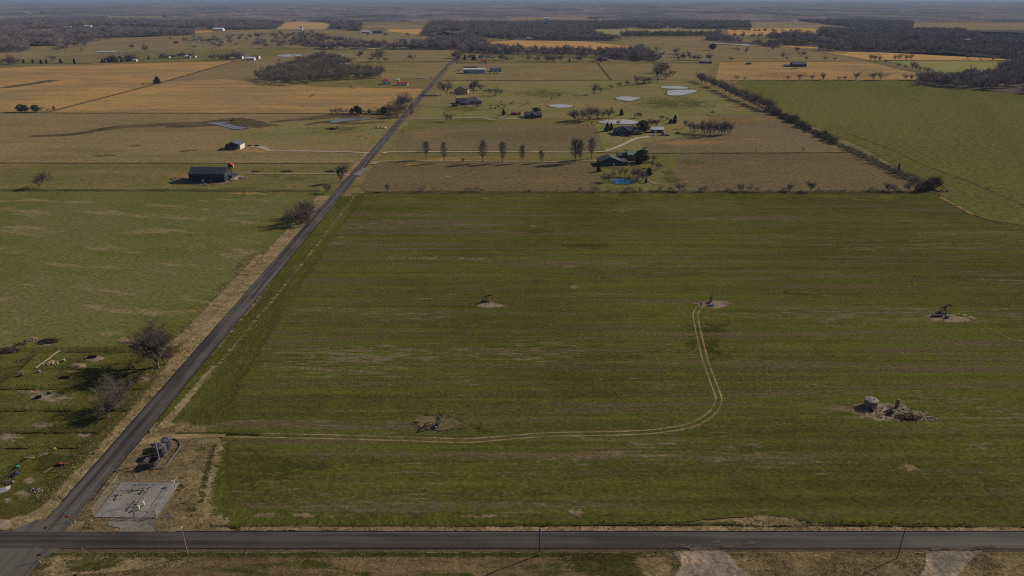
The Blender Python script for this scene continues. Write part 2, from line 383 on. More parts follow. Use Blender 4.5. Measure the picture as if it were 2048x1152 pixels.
G['drive'] = ground_mat('drive_gravel', S(150, 136, 118), S(132, 120, 104), S(160, 146, 126), streak=(0.05, 0.05), big=0.03, fine=0.6, bump=0.05, ragged=True, seed=23.5, ragscale=0.15, ragamp=0.45)
G['drive_b'] = ground_mat('brown_drive', S(128, 110, 92), S(112, 96, 80), S(142, 124, 104), streak=(0.05, 0.05), big=0.03, fine=0.6, bump=0.05, ragged=True, seed=24.5, ragscale=0.15, ragamp=0.5)
G['entrance'] = ground_mat('entrance_dirt', S(122, 106, 92), S(92, 82, 74), S(146, 122, 98), streak=(0.35, 0.1), big=0.2, fine=1.2, patch_lo=0.54, patch_hi=0.64, patch_sc=(0.3, 0.12), bump=0.2, ragged=True, seed=25.5, ragscale=0.4, ragamp=0.6)
G['shoulder'] = ground_mat('road_shoulder', S(76, 66, 56), S(64, 56, 48), S(96, 82, 62), streak=(0.06, 0.4), big=0.1, fine=1.4, bump=0.15, ragged=True, seed=26.5, ragscale=0.7, ragamp=0.4)

def asphalt(name, rot, base, lite, sc=(0.012, 0.55)):
    t = NT(name); g = t.n("ShaderNodeNewGeometry"); pos = g.outputs['Position']
    n1 = t.noise(t.scaled(pos, (sc[0], sc[1], 0.1), rot), 1, 4, 0.6)
    n2 = t.noise(t.scaled(pos, (0.05, 0.05, 0.05)), 1, 3, 0.6)
    n3 = t.noise(t.scaled(pos, (3, 3, 3)), 1, 2, 0.6)
    c = t.mix(t.ramp(t.math('ADD', t.math('MULTIPLY', n1, 0.7), t.math('MULTIPLY', n2, 0.3)), 0.40, 0.62), base, lite)
    c = t.mix(1.0, c, t.math('ADD', t.math('MULTIPLY', n3, 0.5), 0.75), 'MULTIPLY')
    t.l(t.bsdf(c, 0.75, 0.25), t.out.inputs[0]); return t.m
G['asphalt'] = asphalt('asphalt_along', -R(90.5), S(47, 42, 40), S(80, 74, 69))
G['asphalt_x'] = asphalt('asphalt_across', 0, S(42, 38, 36), S(66, 60, 56))
G['lip_and_shade'] = plain('asphalt_edge_and_shade', S(24, 21, 21), 0.9, 0.1)  # dark asphalt lip, doubling as painted shade along the road edges
G['dust'] = ground_mat('tyre_dust', S(82, 72, 66), S(70, 62, 58), None, streak=(0.02, 0.8), big=0.1, fine=1.0, bump=0, ragged=True, seed=28, ragscale=0.5, ragamp=2.4)
G['patch_asphalt'] = ground_mat('road_patch', S(104, 98, 96), S(92, 86, 84), None, streak=(0.2, 0.2), big=0.1, fine=1.0, bump=0, ragged=True, seed=29, ragscale=0.3, ragamp=0.6)
def water(name, col, rough=0.12):
    t = NT(name); g = t.n("ShaderNodeNewGeometry")
    n = t.noise(t.scaled(g.outputs['Position'], (0.25, 0.6, 0.3)), 1, 3, 0.6)
    b = t.n("ShaderNodeBump"); b.inputs['Strength'].default_value = 0.3; b.inputs['Distance'].default_value = 0.08; t.l(n, b.inputs['Height'])
    t.l(t.bsdf(col, rough, 0.5, 0, b.outputs[0]), t.out.inputs[0]); return t.m
G['pond'] = water('pond_water', S(150, 144, 144), 0.2)  # pale base colour carries the sky's reflection
G['pond_b'] = water('blue_pond_water', S(26, 62, 112), 0.15)
G['pond_m'] = water('muddy_water', S(92, 94, 100), 0.15)

# ------------------------------------------------------------------ setting: one base sheet to the horizon
def base_ground():
    rs = [20, 60, 150, 300, 600, 1000, 1600, 2500, 4000, 7000, 12000, 20000, 33000]
    na = 48; vs, fs = [], []
    for r in rs:
        for j in range(na): vs.append((r * math.cos(2 * math.pi * j / na), r * math.sin(2 * math.pi * j / na), 0))
    vs.append((0, 0, 0))
    for i in range(len(rs) - 1):
        for j in range(na): fs.append((i * na + j, i * na + (j + 1) % na, (i + 1) * na + (j + 1) % na, (i + 1) * na + j))
    for j in range(na): fs.append((len(vs) - 1, j, (j + 1) % na))
    me = bpy.data.meshes.new('ground'); me.from_pydata(vs, [], fs)
    for p in me.polygons:
        if p.normal.z < 0: me.flip_normals(); break
    tag(link_mesh('ground', me, G['ground']), kind='structure')
base_ground()

# ---- far open strips (between the woods)
for n_, k_, poly in [
    ('far_field', 'far_tan', [(40, 66), (118, 66), (120, 60), (60, 60)]),
    ('far_field', 'far_tan', [(133, 60), (245, 59), (245, 53), (135, 54)]),
    ('far_field', 'orange_b', [(384, 70), (480, 69), (500, 63), (420, 61), (388, 63)]),
    ('far_field', 'far_orange', [(545, 62), (560, 52), (572, 45), (600, 43), (655, 45), (668, 52), (650, 60), (600, 62)]),
    ('far_field', 'far_tan', [(720, 57), (845, 57), (846, 50), (725, 50)]),
    ('far_field', 'orange_b', [(768, 70), (845, 70), (846, 58), (780, 58)]),
        ('far_field', 'tan_a', [(880, 72), (930, 72), (930, 62), (900, 60)]),
    ('far_field', 'far_tan', [(1024, 42), (1180, 41), (1190, 34), (1024, 36)]),
    ('far_field', 'far_green', [(1185, 68), (1435, 70), (1430, 58), (1190, 58)]),
    ('far_field', 'far_orange', [(1240, 64), (1425, 68), (1422, 62), (1260, 58)]),
    ('far_field', 'far_tan', [(1500, 60), (1720, 60), (1700, 54), (1590, 42), (1500, 44)]),
    ('far_field', 'orange_b', [(1460, 70), (1640, 70), (1630, 56), (1450, 57)]),
    ('far_field', 'far_tan', [(1820, 60), (2080, 66), (2080, 50), (1825, 46)]),
    ('far_field', 'far_green', [(1960, 74), (2080, 78), (2080, 62), (1980, 62)]),
    ]:
    sheet(n_, poly, G[k_], rough=0.8); CLEAR.append(poly)
crng = random.Random(44); GLADE = [(-40, 300, 64, 100), (-40, 600, 46, 58), (650, 1000, 48, 56), (1000, 1240, 50, 79), (1250, 1500, 48, 57), (1640, 2040, 66, 104), (1560, 2040, 50, 66), (640, 900, 84, 98)]
for x0, x1, y0, y1 in GLADE:
    for i in range(6):
        cx, cy = crng.uniform(x0, x1), crng.uniform(y0, y1); w_, h_ = crng.uniform(10, 34), crng.uniform(0.8, 1.6) * (cy / 60)
        poly = [(cx - w_, cy), (cx - w_ * 0.5, cy - h_), (cx + w_ * 0.4, cy - h_ * 0.9), (cx + w_, cy - h_ * 0.1), (cx + w_ * 0.6, cy + h_), (cx - w_ * 0.6, cy + h_ * 0.8)]
        sheet('wood_glade', poly, G[crng.choice(['far_tan', 'far_green', 'far_tan', 'tan_a'])], rough=0.8, z=0.5 + 0.002 * i); CLEAR.append(poly)

# ---- fields from far to near
for n_, k_, poly in [
    ('field', 'tan_a', [(-200, 108), (60, 100), (125, 90), (240, 73), (350, 70), (480, 58), (650, 58), (720, 62), (770, 62), (850, 70), (910, 90), (915, 98), (640, 98), (520, 90), (300, 100), (-200, 135)]),
    ('field', 'grey_tan', [(190, 100), (200, 84), (260, 72), (330, 72), (420, 84), (520, 88), (520, 96), (400, 99)]),
    ('field', 'tan_green', [(-200, 140), (-200, 118), (160, 118), (480, 96), (640, 96), (912, 98), (905, 122), (640, 128), (470, 122)]),
    ('field', 'tan_a', [(640, 128), (640, 103), (912, 100), (905, 122)]),
    ('field', 'tan_green', [(575, 170), (640, 126), (900, 122), (860, 172), (700, 178)]),
    ('field', 'tan_a', [(740, 132), (903, 124), (880, 152), (770, 160)]),
    ('field', 'orange', [(-250, 150), (60, 133), (470, 122), (320, 165), (96, 224), (-250, 224)]),
    ('field', 'grey_tan', [(470, 122), (640, 100), (640, 140), (520, 165), (440, 160), (325, 164)]),
    ('field', 'orange', [(96, 224), (325, 163), (440, 158), (560, 166), (640, 174), (850, 178), (818, 222), (815, 226), (96, 225)]),
    ('field', 'grey_tan', [(-300, 227), (700, 227), (812, 229), (768, 286), (-300, 286)]),
    ('field', 'green_tan', [(430, 290), (480, 262), (560, 244), (680, 232), (806, 232), (760, 302), (740, 304), (520, 300)]),
    ('field', 'tan_a', [(-320, 286), (440, 286), (560, 300), (754, 302), (735, 326), (-320, 326)]),
    ('field', 'tan_green', [(-340, 326), (735, 326), (694, 381), (-340, 381)]),
    ('field', 'pasture', [(-420, 381), (692, 381), (330, 770), (-900, 770), (-900, 500)]),
    # right of the road
    ('field', 'orange_b', [(975, 100), (980, 84), (1024, 81), (1160, 82), (1262, 93), (1250, 98), (1100, 101)]),
    ('field', 'tan_a', [(1240, 80), (1440, 70), (1560, 92), (1640, 106), (1740, 122), (1430, 126), (1300, 124), (1262, 100)]),
    ('field', 'orange_b', [(1560, 92), (1640, 86), (1720, 87), (1700, 98), (1600, 96)]),
    ('field', 'orange_b', [(1638, 102), (1740, 104), (1800, 102), (1910, 105), (2040, 117), (2040, 121), (1740, 120)]),
    ('field', 'green_b', [(1775, 121), (2010, 122), (1995, 147), (1860, 143)]),
    ('field', 'orange', [(1430, 160), (1440, 124), (1560, 122), (1735, 122), (1790, 138), (1870, 152), (1820, 161)]),
    ('field', 'tan_green', [(916, 124), (960, 108), (1300, 108), (1320, 126), (1300, 128), (1000, 127)]),
    ('field', 'tan_a', [(905, 128), (1195, 125), (1222, 160), (885, 161), (880, 158)]),
    ('field', 'tan_a', [(1195, 125), (1320, 127), (1390, 126), (1432, 128), (1400, 160), (1222, 161)]),
    ('field', 'green_tan', [(886, 162), (1420, 160), (1545, 228), (1400, 228), (1220, 236), (830, 240), (832, 228)]),
    ('field', 'tan_green', [(826, 238), (900, 233), (1060, 236), (1230, 234), (1230, 262), (1100, 250), (800, 264)]),
    ('field', 'brown', [(794, 300), (810, 262), (900, 250), (1060, 247), (1190, 252), (1215, 300), (1120, 303)]),
    ('field', 'green_tan', [(1190, 250), (1240, 232), (1420, 230), (1420, 268), (1280, 300), (1210, 302)]),
    ('field', 'brown', [(1420, 228), (1545, 228), (1700, 304), (1280, 306), (1290, 285), (1400, 268)]),
    ('field', 'tan_green', [(770, 304), (1210, 304), (1210, 324), (752, 324)]),
    ('field', 'brown_b', [(735, 384), (720, 375), (752, 324), (1210, 326), (1210, 384)]),
    ('field', 'yard_green', [(1205, 384), (1190, 326), (1325, 308), (1400, 306), (1390, 330), (1345, 384)]),
    ('field', 'brown_b', [(1352, 308), (1700, 306), (1865, 383), (1345, 384)]),
    ('field', 'wheat_far', [(1470, 163), (1560, 160), (1830, 160), (1870, 173), (2048, 186), (2500, 210), (2700, 520), (2048, 462), (1990, 442), (1950, 432), (1880, 392), (1868, 374), (1720, 292), (1545, 218), (1500, 182)]),
    ('wheat_field', 'wheat', [(705, 386), (1240, 385), (1868, 384), (1890, 396), (1950, 431), (2000, 446), (2048, 452), (2600, 500), (3300, 1054), (2048, 1054), (1640, 1046), (1545, 1030), (1480, 1034), (1300, 1050), (600, 1052), (462, 1050), (424, 1036), (405, 1000), (418, 930), (430, 876), (350, 862), (340, 855), (480, 690), (640, 480)]),
]:
    sheet(n_, poly, G[k_])

# ---- large marks inside the fields
ribbon('wheat_headland', [(704, 392), (640, 470), (560, 580), (480, 690), (420, 790), (395, 850)], (10, 14), G['headland'])
ribbon('wheat_headland', [(432, 890), (425, 960), (445, 1018), (520, 1040), (700, 1046), (1000, 1046)], 9.0, G['headland'])
ribbon('wheat_headland', [(700, 396), (1100, 394), (1500, 395), (1870, 396)], 18.0, G['bright'], peak=0.6)
for px in [[(1000, 462), (1060, 470), (1130, 464), (1090, 456)], [(1080, 492), (1150, 500), (1255, 494), (1240, 486), (1140, 486)], 
           [(455, 900), (470, 985), (600, 960), (690, 930), (560, 905)], [(1380, 640), (1370, 700), (1440, 720), (1460, 640)], [(1500, 585), (1620, 592), (1640, 588), (1560, 580)]]:
    patch('rank_grass_patch', px, G['dark_green'], 0.8, peak=0.88)
for px in [[(1205, 423), (1230, 427), (1262, 422), (1235, 417)], [(1132, 575), (1150, 581), (1166, 575), (1148, 569)], [(1370, 915), (1390, 935), (1408, 930), (1395, 910)],
           [(1135, 1020), (1150, 1045), (1172, 1035), (1160, 1018)], [(700, 770), (760, 774), (830, 770), (750, 764)], [(600, 740), (660, 746), (720, 738), (650, 734)], [(730, 517), (850, 521), (980, 516), (860, 512)],
           [(680, 1028), (720, 1036), (500, 1034), (520, 1024)], [(1560, 648), (1580, 653), (1600, 648), (1578, 643)], [(1900, 890), (1960, 905), (2040, 900), (1980, 880)], [(1780, 930), (1800, 945), (1840, 940), (1810, 925)],
           [(600, 620), (660, 626), (730, 620), (660, 615)], [(1050, 453), (1070, 457), (1088, 453), (1068, 450)], [(1010, 915), (1110, 928), (1250, 922), (1130, 910)], [(880, 1032), (1000, 1037), (1050, 1032), (960, 1028)]]:
    patch('straw_patch', px, G['pale'], 0.8, peak=0.75)
# swales and creek bands in the left pastures
ribbon('swale', [(60, 272), (150, 268), (230, 255), (330, 249), (400, 246), (450, 240)], [8, 16, 22, 26, 26, 14], G['mud'])
ribbon('mud_bank', [(330, 254), (380, 252), (430, 246), (470, 240), (500, 248), (530, 254)], [10, 24, 34, 34, 38, 14], G['mud'])
ribbon('mud_bank', [(540, 244), (610, 238), (680, 232), (760, 233), (800, 236)], [8, 20, 32, 38, 16], G['mud'])
ribbon('mud_bank', [(610, 250), (650, 244), (700, 247), (770, 243)], [6, 14, 16, 10], G['mud'])
ribbon('swale', [(0, 176), (60, 168), (110, 160)], 25, G['swale'])
ribbon('swale', [(370, 250), (430, 247), (480, 243), (560, 252)], [6, 10, 14, 6], G['swale'])
for px in [[(235, 292), (270, 294), (305, 291), (270, 288)], [(160, 312), (200, 316), (255, 312), (200, 307)], [(335, 301), (375, 306), (415, 301), (375, 297)], [(590, 258), (650, 266), (740, 262), (760, 250), (680, 250)],
           [(320, 378), (420, 384), (560, 380), (560, 368), (430, 374)], [(480, 350), (560, 362), (650, 358), (600, 350), (500, 344)]]:
    patch('green_patch', px, G['lawn_r'], 0.85, peak=0.75)
for px in [[(668, 268), (700, 272), (730, 274), (745, 280), (722, 266), (690, 262)], [(440, 312), (460, 316), (488, 313), (460, 309)], [(690, 230), (740, 236), (770, 232), (730, 228)],
           [(870, 352), (900, 357), (925, 352), (895, 347)], [(800, 330), (830, 334), (860, 330), (830, 327)], [(790, 376), (830, 381), (880, 377), (830, 372)], [(1330, 366), (1365, 372), (1400, 366), (1360, 361)],
           [(440, 386), (520, 391), (580, 387), (510, 382)], [(1480, 298), (1530, 302), (1565, 298), (1520, 294)], [(1420, 240), (1480, 248), (1560, 240), (1500, 232)], [(-20, 388), (10, 392), (40, 388), (10, 385)],
           [(1490, 148), (1560, 156), (1660, 150), (1560, 142)], [(1070, 134), (1130, 146), (1190, 140), (1160, 128)], [(1010, 148), (1060, 154), (1120, 149), (1050, 144)]]:
    patch('golden_patch', px, G['gold'], 0.8, peak=0.7)
for px in [[(1340, 320), (1360, 332), (1440, 330), (1400, 318)], [(1320, 340), (1330, 380), (1370, 370), (1350, 336)], [(1000, 185), (1080, 200), (1180, 190), (1090, 176)],
           [(1220, 205), (1300, 222), (1480, 216), (1420, 196), (1300, 190)], [(850, 215), (900, 226), (1000, 222), (940, 208)], [(880, 238), (980, 246), (1040, 240), (960, 234)], [(1190, 330), (1200, 378), (1280, 382), (1290, 340)]]:
    patch('green_patch', px, G['lawn_r'], 0.85, peak=0.75)
# pens
sheet('pen_ground', [(-500, 692), (368, 696), (345, 735), (180, 925), (75, 1030), (30, 1038), (-300, 1045)], G['lawn'])
for px in [[(20, 780), (60, 800), (120, 812), (160, 798), (120, 782), (60, 775)], [(-30, 868), (0, 884), (48, 884), (44, 868), (10, 862)], [(50, 850), (80, 862), (125, 850), (90, 842)], [(160, 716), (190, 726), (218, 716), (190, 709)],
           [(135, 728), (155, 738), (178, 732), (160, 724)], [(20, 985), (40, 1005), (70, 985), (50, 975)], [(150, 862), (160, 882), (190, 872), (180, 860)], [(270, 755), (290, 765), (310, 758), (292, 750)], [(115, 740), (140, 746), (165, 742), (140, 738)],
           [(75, 690), (100, 693), (110, 689), (95, 687)], [(44, 960), (58, 972), (74, 962), (62, 952)], [(0, 1000), (15, 1010), (30, 1000), (15, 992)]]:
    patch('bare_patch', px, G['dirt'], 0.6, peak=0.95)
patch('green_patch', [(140, 770), (160, 800), (280, 770), (300, 745), (220, 745)], G['dark_green'], 0.5)  # painted tree shadow: dark green laid where the tall trees' shade falls
patch('green_patch', [(60, 900), (80, 950), (150, 940), (170, 900)], G['dark_green'], 0.5)

# ---- verges
ribbon('verge', [(648, 392), (560, 500), (480, 598), (400, 692), (330, 778), (250, 868), (170, 954), (105, 1022)], [10, 15, 19, 17, 13, 11, 10, 9], G['dry'], soft=0.3)
ribbon('verge', [(428, 732), (352, 822), (312, 866)], [2.5, 4, 5], G['dry'], soft=0.5)
ribbon('verge', [(520, 510), (430, 610), (340, 690), (240, 678)], [4, 9, 8, 5], G['dry'], soft=0.6)
ribbon('verge', [(905, 126), (820, 228), (735, 334), (702, 374), (648, 440), (560, 550), (440, 690), (340, 820), (290, 880)], (-2.2, 5.5), G['dry'], soft=0.5)
ribbon('verge', [(712, 388), (640, 482), (560, 582), (470, 690), (400, 774)], [3, 3, 3, 3.5, 3], G['dry'], soft=0.95, peak=0.6)
ribbon('verge', [(896, 124), (812, 226), (716, 326), (690, 358)], [10, 10, 7, 6], G['dirt_o'], soft=0.4)
ribbon('verge', [(730, 384), (900, 384), (1240, 383), (1868, 383)], 7.0, G['ditch'], soft=0.5)
ribbon('verge', [(-300, 381), (250, 380), (500, 381), (640, 381)], 7.0, G['ditch'], soft=0.5)
for pts_, w_ in [([(-300, 225), (300, 226), (700, 227), (800, 228)], 6), ([(-300, 326), (300, 326), (700, 327)], 4), ([(885, 161), (1200, 160), (1420, 160)], 9), ([(905, 125), (1320, 126), (1400, 124)], 12),
                 ([(1480, 160), (1830, 160)], 10), ([(1320, 306), (1500, 306), (1700, 305)], 3), ([(470, 122), (325, 164), (96, 224)], 7), ([(800, 304), (1200, 305), (1320, 307)], 2.5), ([(575, 122), (740, 124), (905, 122)], 10),
                 ([(915, 98), (1000, 98), (640, 99)], 14), ([(1440, 124), (1735, 122), (1780, 122)], 14), ([(1780, 121), (2010, 122)], 18), ([(-200, 128), (60, 126), (180, 127)], 14), ([(1400, 152), (1540, 222), (1700, 300), (1868, 380)], 8),
                 ([(1195, 125), (1208, 142), (1222, 160)], 5), ([(1870, 386), (1900, 402), (1950, 431)], 3.5), ([(1950, 431), (1990, 442), (2060, 452)], 2.0)]:
    ribbon('field_edge', pts_, w_, G['ditch'], soft=0.5)
ribbon('field_track', [(1700, 268), (1760, 290), (1850, 330), (1960, 372), (2080, 424)], 3.2, G['ditch'], soft=0.9, peak=0.72)
ribbon('field_track', [(1880, 394), (1915, 412), (1945, 429)], 3.2, G['dirt_o'], soft=0.5)
# corner by the tank battery: tall dry grass
sheet('dry_grass_ground', [(296, 866), (330, 852), (360, 846), (420, 864), (440, 880), (422, 930), (404, 1000), (424, 1040), (470, 1062), (300, 1066), (120, 1066), (138, 1040), (190, 985), (240, 925), (275, 890)], G['dry_s'], rough=5)
ribbon('verge', [(300, 864), (350, 850), (410, 862)], 4.5, G['dry'], soft=0.9)
ribbon('verge', [(438, 884), (424, 930), (406, 1000), (418, 1034), (450, 1050)], 6.0, G['dry'], soft=0.95)
ribbon('verge', [(428, 890), (412, 950), (402, 1005)], 3.0, G['weed'], soft=0.95, peak=0.8)
for px in [[(330, 950), (370, 945), (380, 990), (350, 1000)], [(370, 1000), (400, 1010), (395, 1040), (360, 1030)], [(240, 940), (280, 935), (275, 950), (250, 955)], [(385, 890), (420, 888), (405, 920), (385, 915)], [(150, 1050), (190, 1044), (200, 1058), (160, 1060)]]: patch('verge', px, G['weed'], 0.8, peak=0.62)
ribbon('verge', [(480, 1056), (900, 1058), (1300, 1058), (2048, 1060), (3000, 1062)], 2.3, G['dry'], soft=0.6)
ribbon('verge', [(420, 1052), (1000, 1050), (1500, 1046), (2048, 1052), (3000, 1052)], 1.2, G['weed'], soft=0.8)
patch('verge', [(1440, 1046), (1500, 1030), (1560, 1030), (1650, 1050), (1540, 1056)], G['dry'], 0.5)
# below the cross road
sheet('stubble_field', [(-400, 1100), (3200, 1100), (3200, 1400), (-400, 1400)], G['stubble'])
ribbon('verge', [(70, 1112), (400, 1108), (1000, 1108), (1330, 1108)], 2.6, G['weed'], soft=0.6)
patch('verge', [(100, 1106), (330, 1112), (420, 1126), (160, 1150), (100, 1160), (30, 1200), (60, 1150)], G['dry'], 0.4)
patch('verge', [(120, 1120), (230, 1112), (260, 1128), (190, 1145), (120, 1145)], G['weed'], 0.5)
patch('verge', [(1100, 1108), (1240, 1106), (1320, 1110), (1320, 1160), (1180, 1160), (1130, 1130)], G['weed'], 0.5)
patch('verge', [(1260, 1106), (1340, 1106), (1350, 1170), (1290, 1170)], G['dry_o'], 0.5)
patch('verge', [(1450, 1106), (1700, 1104), (1860, 1106), (1850, 1150), (1800, 1190), (1500, 1190)], G['dry_o'], 0.2)
patch('verge', [(1930, 1104), (2200, 1104), (2300, 1190), (1900, 1190)], G['dry_o'], 0.2)
ribbon('verge', [(60, 1103), (400, 1103), (1340, 1103)], 0.9, G['dry'], soft=0.8)
ribbon('verge', [(1460, 1104), (1700, 1103), (1850, 1104)], 0.9, G['dry'], soft=0.8)

# ---- roads, drives and tracks
mr_l = P(400, 692); mr_r = P(400, 737)
vx = (1011 - 1024) / FPX                      # the road's heading
road_d = Vector((vx, CP + 0.0, 0)).normalized()
def road_pt(t, side):
    """point T metres beyond the cross road on the left (-1) / right (+1) edge"""
    b = P(1011 - 0.880 * 694, 692) if side < 0 else P(1011 - 0.827 * 739, 737)
    k = (t - b.y) / road_d.y
    return Vector((b.x + road_d.x * k, t, 0))
z_road = nextz() + 0.05
ys = [60, 90, 115] + list(range(135, 700, 6)) + list(range(700, 1420, 30)) + [1500, 1650, 1800]
vs, fs, av = [], [], []
for i, y in enumerate(ys):
    l, r = road_pt(y, -1), road_pt(y, 1)
    bend = 0.0 if y < 1350 else (y - 1350) ** 2 * 0.00005
    l.x += 0.14 * mnoise.noise(Vector((y * 0.06, 1, 0))); r.x += 0.16 * mnoise.noise(Vector((y * 0.06, 7, 0)))
    for q, dz in ((l, -0.02), (l + (r - l) * 0.5, 0.05), (r, -0.02)): vs.append((q.x + bend, y, z_road + dz))
for i in range(len(ys) - 1):
    for j in range(2):
        a = i * 3 + j; fs.append((a, a + 1, a + 4, a + 3))
for sgn in (-1, 1):
    ribbon('road_edge_and_shade', None, 0.55, G['lip_and_shade'], world=[Vector((road_pt(y, sgn).x, y, 0)) for y in ys if 140 < y < 1350], smooth=False, z=z_road - 0.03, ragged=False)  # the left strip also paints the shadow on that edge
me = bpy.data.meshes.new('main_road'); me.from_pydata(vs, [], fs)
if me.polygons[0].normal.z < 0: me.flip_normals()
tag(link_mesh('main_road', me, G['asphalt']), kind='structure')
# cross road: two edges at rows 1067 and 1099
yt, yb = P(1024, 1066.5).y, P(1024, 1099.5).y
z_x = z_road + 0.06
ribbon('road_shoulder', None, (0.3, 1.15), G['shoulder'], world=[Vector((x, yb, 0)) for x in range(-120, 161, 20)], smooth=False)
ribbon('road_edge_and_shade', None, 0.34, G['lip_and_shade'], world=[Vector((x, yb + 0.02, 0)) for x in range(-98, 161, 3)], smooth=False, z=z_x - 0.02, ragged=False)
ribbon('road_edge_and_shade', None, 0.5, G['lip_and_shade'], world=[Vector((x, yt + 0.08, 0)) for x in range(-82, 161, 3)], smooth=False, z=z_x - 0.02, ragged=False)  # wider, to paint the shadow line along the far edge
vs = []; fs = []
xs = list(range(-260, 301, 20))
for x in xs:
    for y, dz in ((yb, -0.02), ((yb + yt) / 2, 0.05), (yt, -0.02)): vs.append((x, y + 0.05 * math.sin(x * 0.3), z_x + dz))
for i in range(len(xs) - 1):
    for j in range(2):
        a = i * 3 + j; fs.append((a, a + 3, a + 4, a + 1))
me = bpy.data.meshes.new('cross_road'); me.from_pydata(vs, [], fs)
if me.polygons[0].normal.z < 0: me.flip_normals()
tag(link_mesh('cross_road', me, G['asphalt_x']), kind='structure')
# flared corners of the junction
for poly in [[(72, 1040), (30, 1058), (-30, 1067), (60, 1072), (132, 1072), (135, 1040), (100, 1036)], [(135, 1040), (128, 1062), (118, 1072), (100, 1072), (90, 1050)],
             [(125, 1094), (112, 1102), (80, 1120), (60, 1134), (40, 1170), (-20, 1170), (-40, 1094)]]:
    sheet('road_junction', poly, G['asphalt'], z=z_x - 0.024 - 0.004 * len(poly), rough=0.3, step=20)
ribbon('road', [(10, 1100), (-30, 1160), (-90, 1260)], 6.6, G['asphalt'], z=z_x - 0.022, ragged=False)
ribbon('tyre_dust', [(1340, 1085), (1400, 1097), (1450, 1092), (1520, 1083)], 1.2, G['dust'], z=z_x + 0.058)
ribbon('tyre_dust', [(1380, 1100), (1420, 1088), (1440, 1082)], 1.2, G['dust'], z=z_x + 0.062)
ribbon('tyre_dust', [(1860, 1098), (1930, 1098), (1990, 1092)], 0.9, G['dust'], z=z_x + 0.058)
patch('road_patch', [(706, 348), (716, 352), (722, 352), (738, 336), (728, 334)], G['patch_asphalt'], 0.3, z=z_road + 0.06)
patch('dirt_entrance', [(1340, 1103), (1365, 1099), (1445, 1099), (1465, 1108), (1480, 1130), (1510, 1170), (1350, 1170), (1356, 1130)], G['entrance'], 0.2, z=z_x + 0.005)
patch('dirt_entrance', [(1846, 1105), (1860, 1100), (1965, 1099), (1958, 1110), (1938, 1130), (1900, 1175), (1830, 1175), (1846, 1130)], G['entrance'], 0.2, z=z_x + 0.005)
patch('dirt_entrance', [(-60, 1060), (-20, 1040), (10, 1036), (26, 1040), (24, 1055), (0, 1062)], G['drive_b'], 0.3, z=z_x - 0.03)
patch('verge', [(20, 1034), (70, 1020), (105, 1000), (110, 1022), (80, 1045), (50, 1060), (10, 1062), (0, 1050)], G['dry'], 0.25, peak=1.2)
# tank battery drive and the two-rut track
patch('gravel_drive', [(268, 892), (284, 878), (340, 870), (362, 872), (345, 880), (300, 884)], G['apron'], 0.25, z=z_road - 0.035)
tp = [P(*q) for q in [(345, 873), (430, 871), (600, 873), (800, 878), (930, 882), (1000, 877), (1100, 870), (1250, 867), (1330, 861), (1390, 848), (1425, 825), (1437, 800), (1430, 775), (1415, 735), (1405, 700), (1396, 660), (1391, 632), (1396, 618), (1408, 610)]]
tv, tf, ta = [], [], []
zt = 0.17
tsp = spline(tp, 10)
for off in (-0.95, 0.95): ribbon_geo(tv, tf, ta, tsp, (off - 0.5, off - 0.1, off + 0.1, off + 0.5), (0, 0.95, 0.95, 0), zt)
me = bpy.data.meshes.new('field_track'); me.from_pydata(tv, [], tf)
if me.polygons[0].normal.z < 0: me.flip_normals()
set_a(me, ta); tag(link_mesh('field_track', me, G['track']), kind='structure')
ribbon('field_track', [(282, 884), (310, 880), (345, 874), (400, 871), (450, 870)], [5, 4.5, 4, 3.6, 2.6], G['track'], soft=0.5)
ribbon('track_verge', [(350, 866), (430, 866), (520, 868)], 1.0, G['weed'])
ribbon('field_track', [(1950, 645), (2000, 668), (2060, 700)], 1.0, G['track'], soft=0.9, peak=0.55)
# drives
ribbon('driveway', [(738, 306), (720, 305), (690, 303.5), (600, 302), (560, 302), (538, 301), (530, 297), (520, 293.5), (496, 292)], [5, 4, 3.6, 3.6, 3.6, 4, 7, 9, 8], G['drive'], soft=0.3)
ribbon('driveway', [(702, 351), (680, 348), (620, 347), (540, 347), (490, 346), (468, 350)], [6, 4.5, 4.2, 4.2, 4.5, 5], G['drive_b'], soft=0.4)
ribbon('driveway', [(765, 306), (790, 303.5), (900, 303), (1050, 303.5), (1190, 303.5), (1220, 299), (1250, 287), (1272, 277), (1300, 273)], [5, 3.6, 3.6, 3.6, 3.6, 4, 4.5, 5, 10], G['drive'], soft=0.3)
ribbon('driveway', [(744, 328), (760, 323), (800, 321.5), (900, 321.5), (1100, 323), (1200, 322), (1240, 332)], [6, 4, 3.4, 3.4, 3.2, 3.6, 6], G['drive_b'], soft=0.4)
ribbon('driveway', [(818, 236), (850, 236.5), (960, 235.5), (985, 238.5), (1040, 236.5)], [6, 5, 4.5, 4.5, 5], G['drive'], soft=0.4)
ribbon('driveway', [(842, 190), (880, 187), (905, 188), (918, 195), (900, 200), (872, 196)], [6, 6, 8, 9, 6, 5], G['drive_b'], soft=0.4)
ribbon('driveway', [(836, 212), (870, 212), (905, 212.5)], 5, G['drive_b'], soft=0.4)
patch('yard', [(360, 362), (380, 370), (450, 370), (482, 360), (490, 352), (470, 350), (420, 362)], G['dirt'], 0.4)
patch('yard', [(340, 356), (352, 364), (375, 362), (380, 352), (360, 352)], G['dirt'], 0.5)
ribbon('driveway', [(1280, 352), (1300, 362), (1312, 368)], [2, 3, 7], G['drive_b'], soft=0.6)
patch('yard', [(1195, 334), (1230, 336), (1262, 334), (1280, 328), (1270, 318), (1240, 322), (1200, 326)], G['dirt'], 0.5)
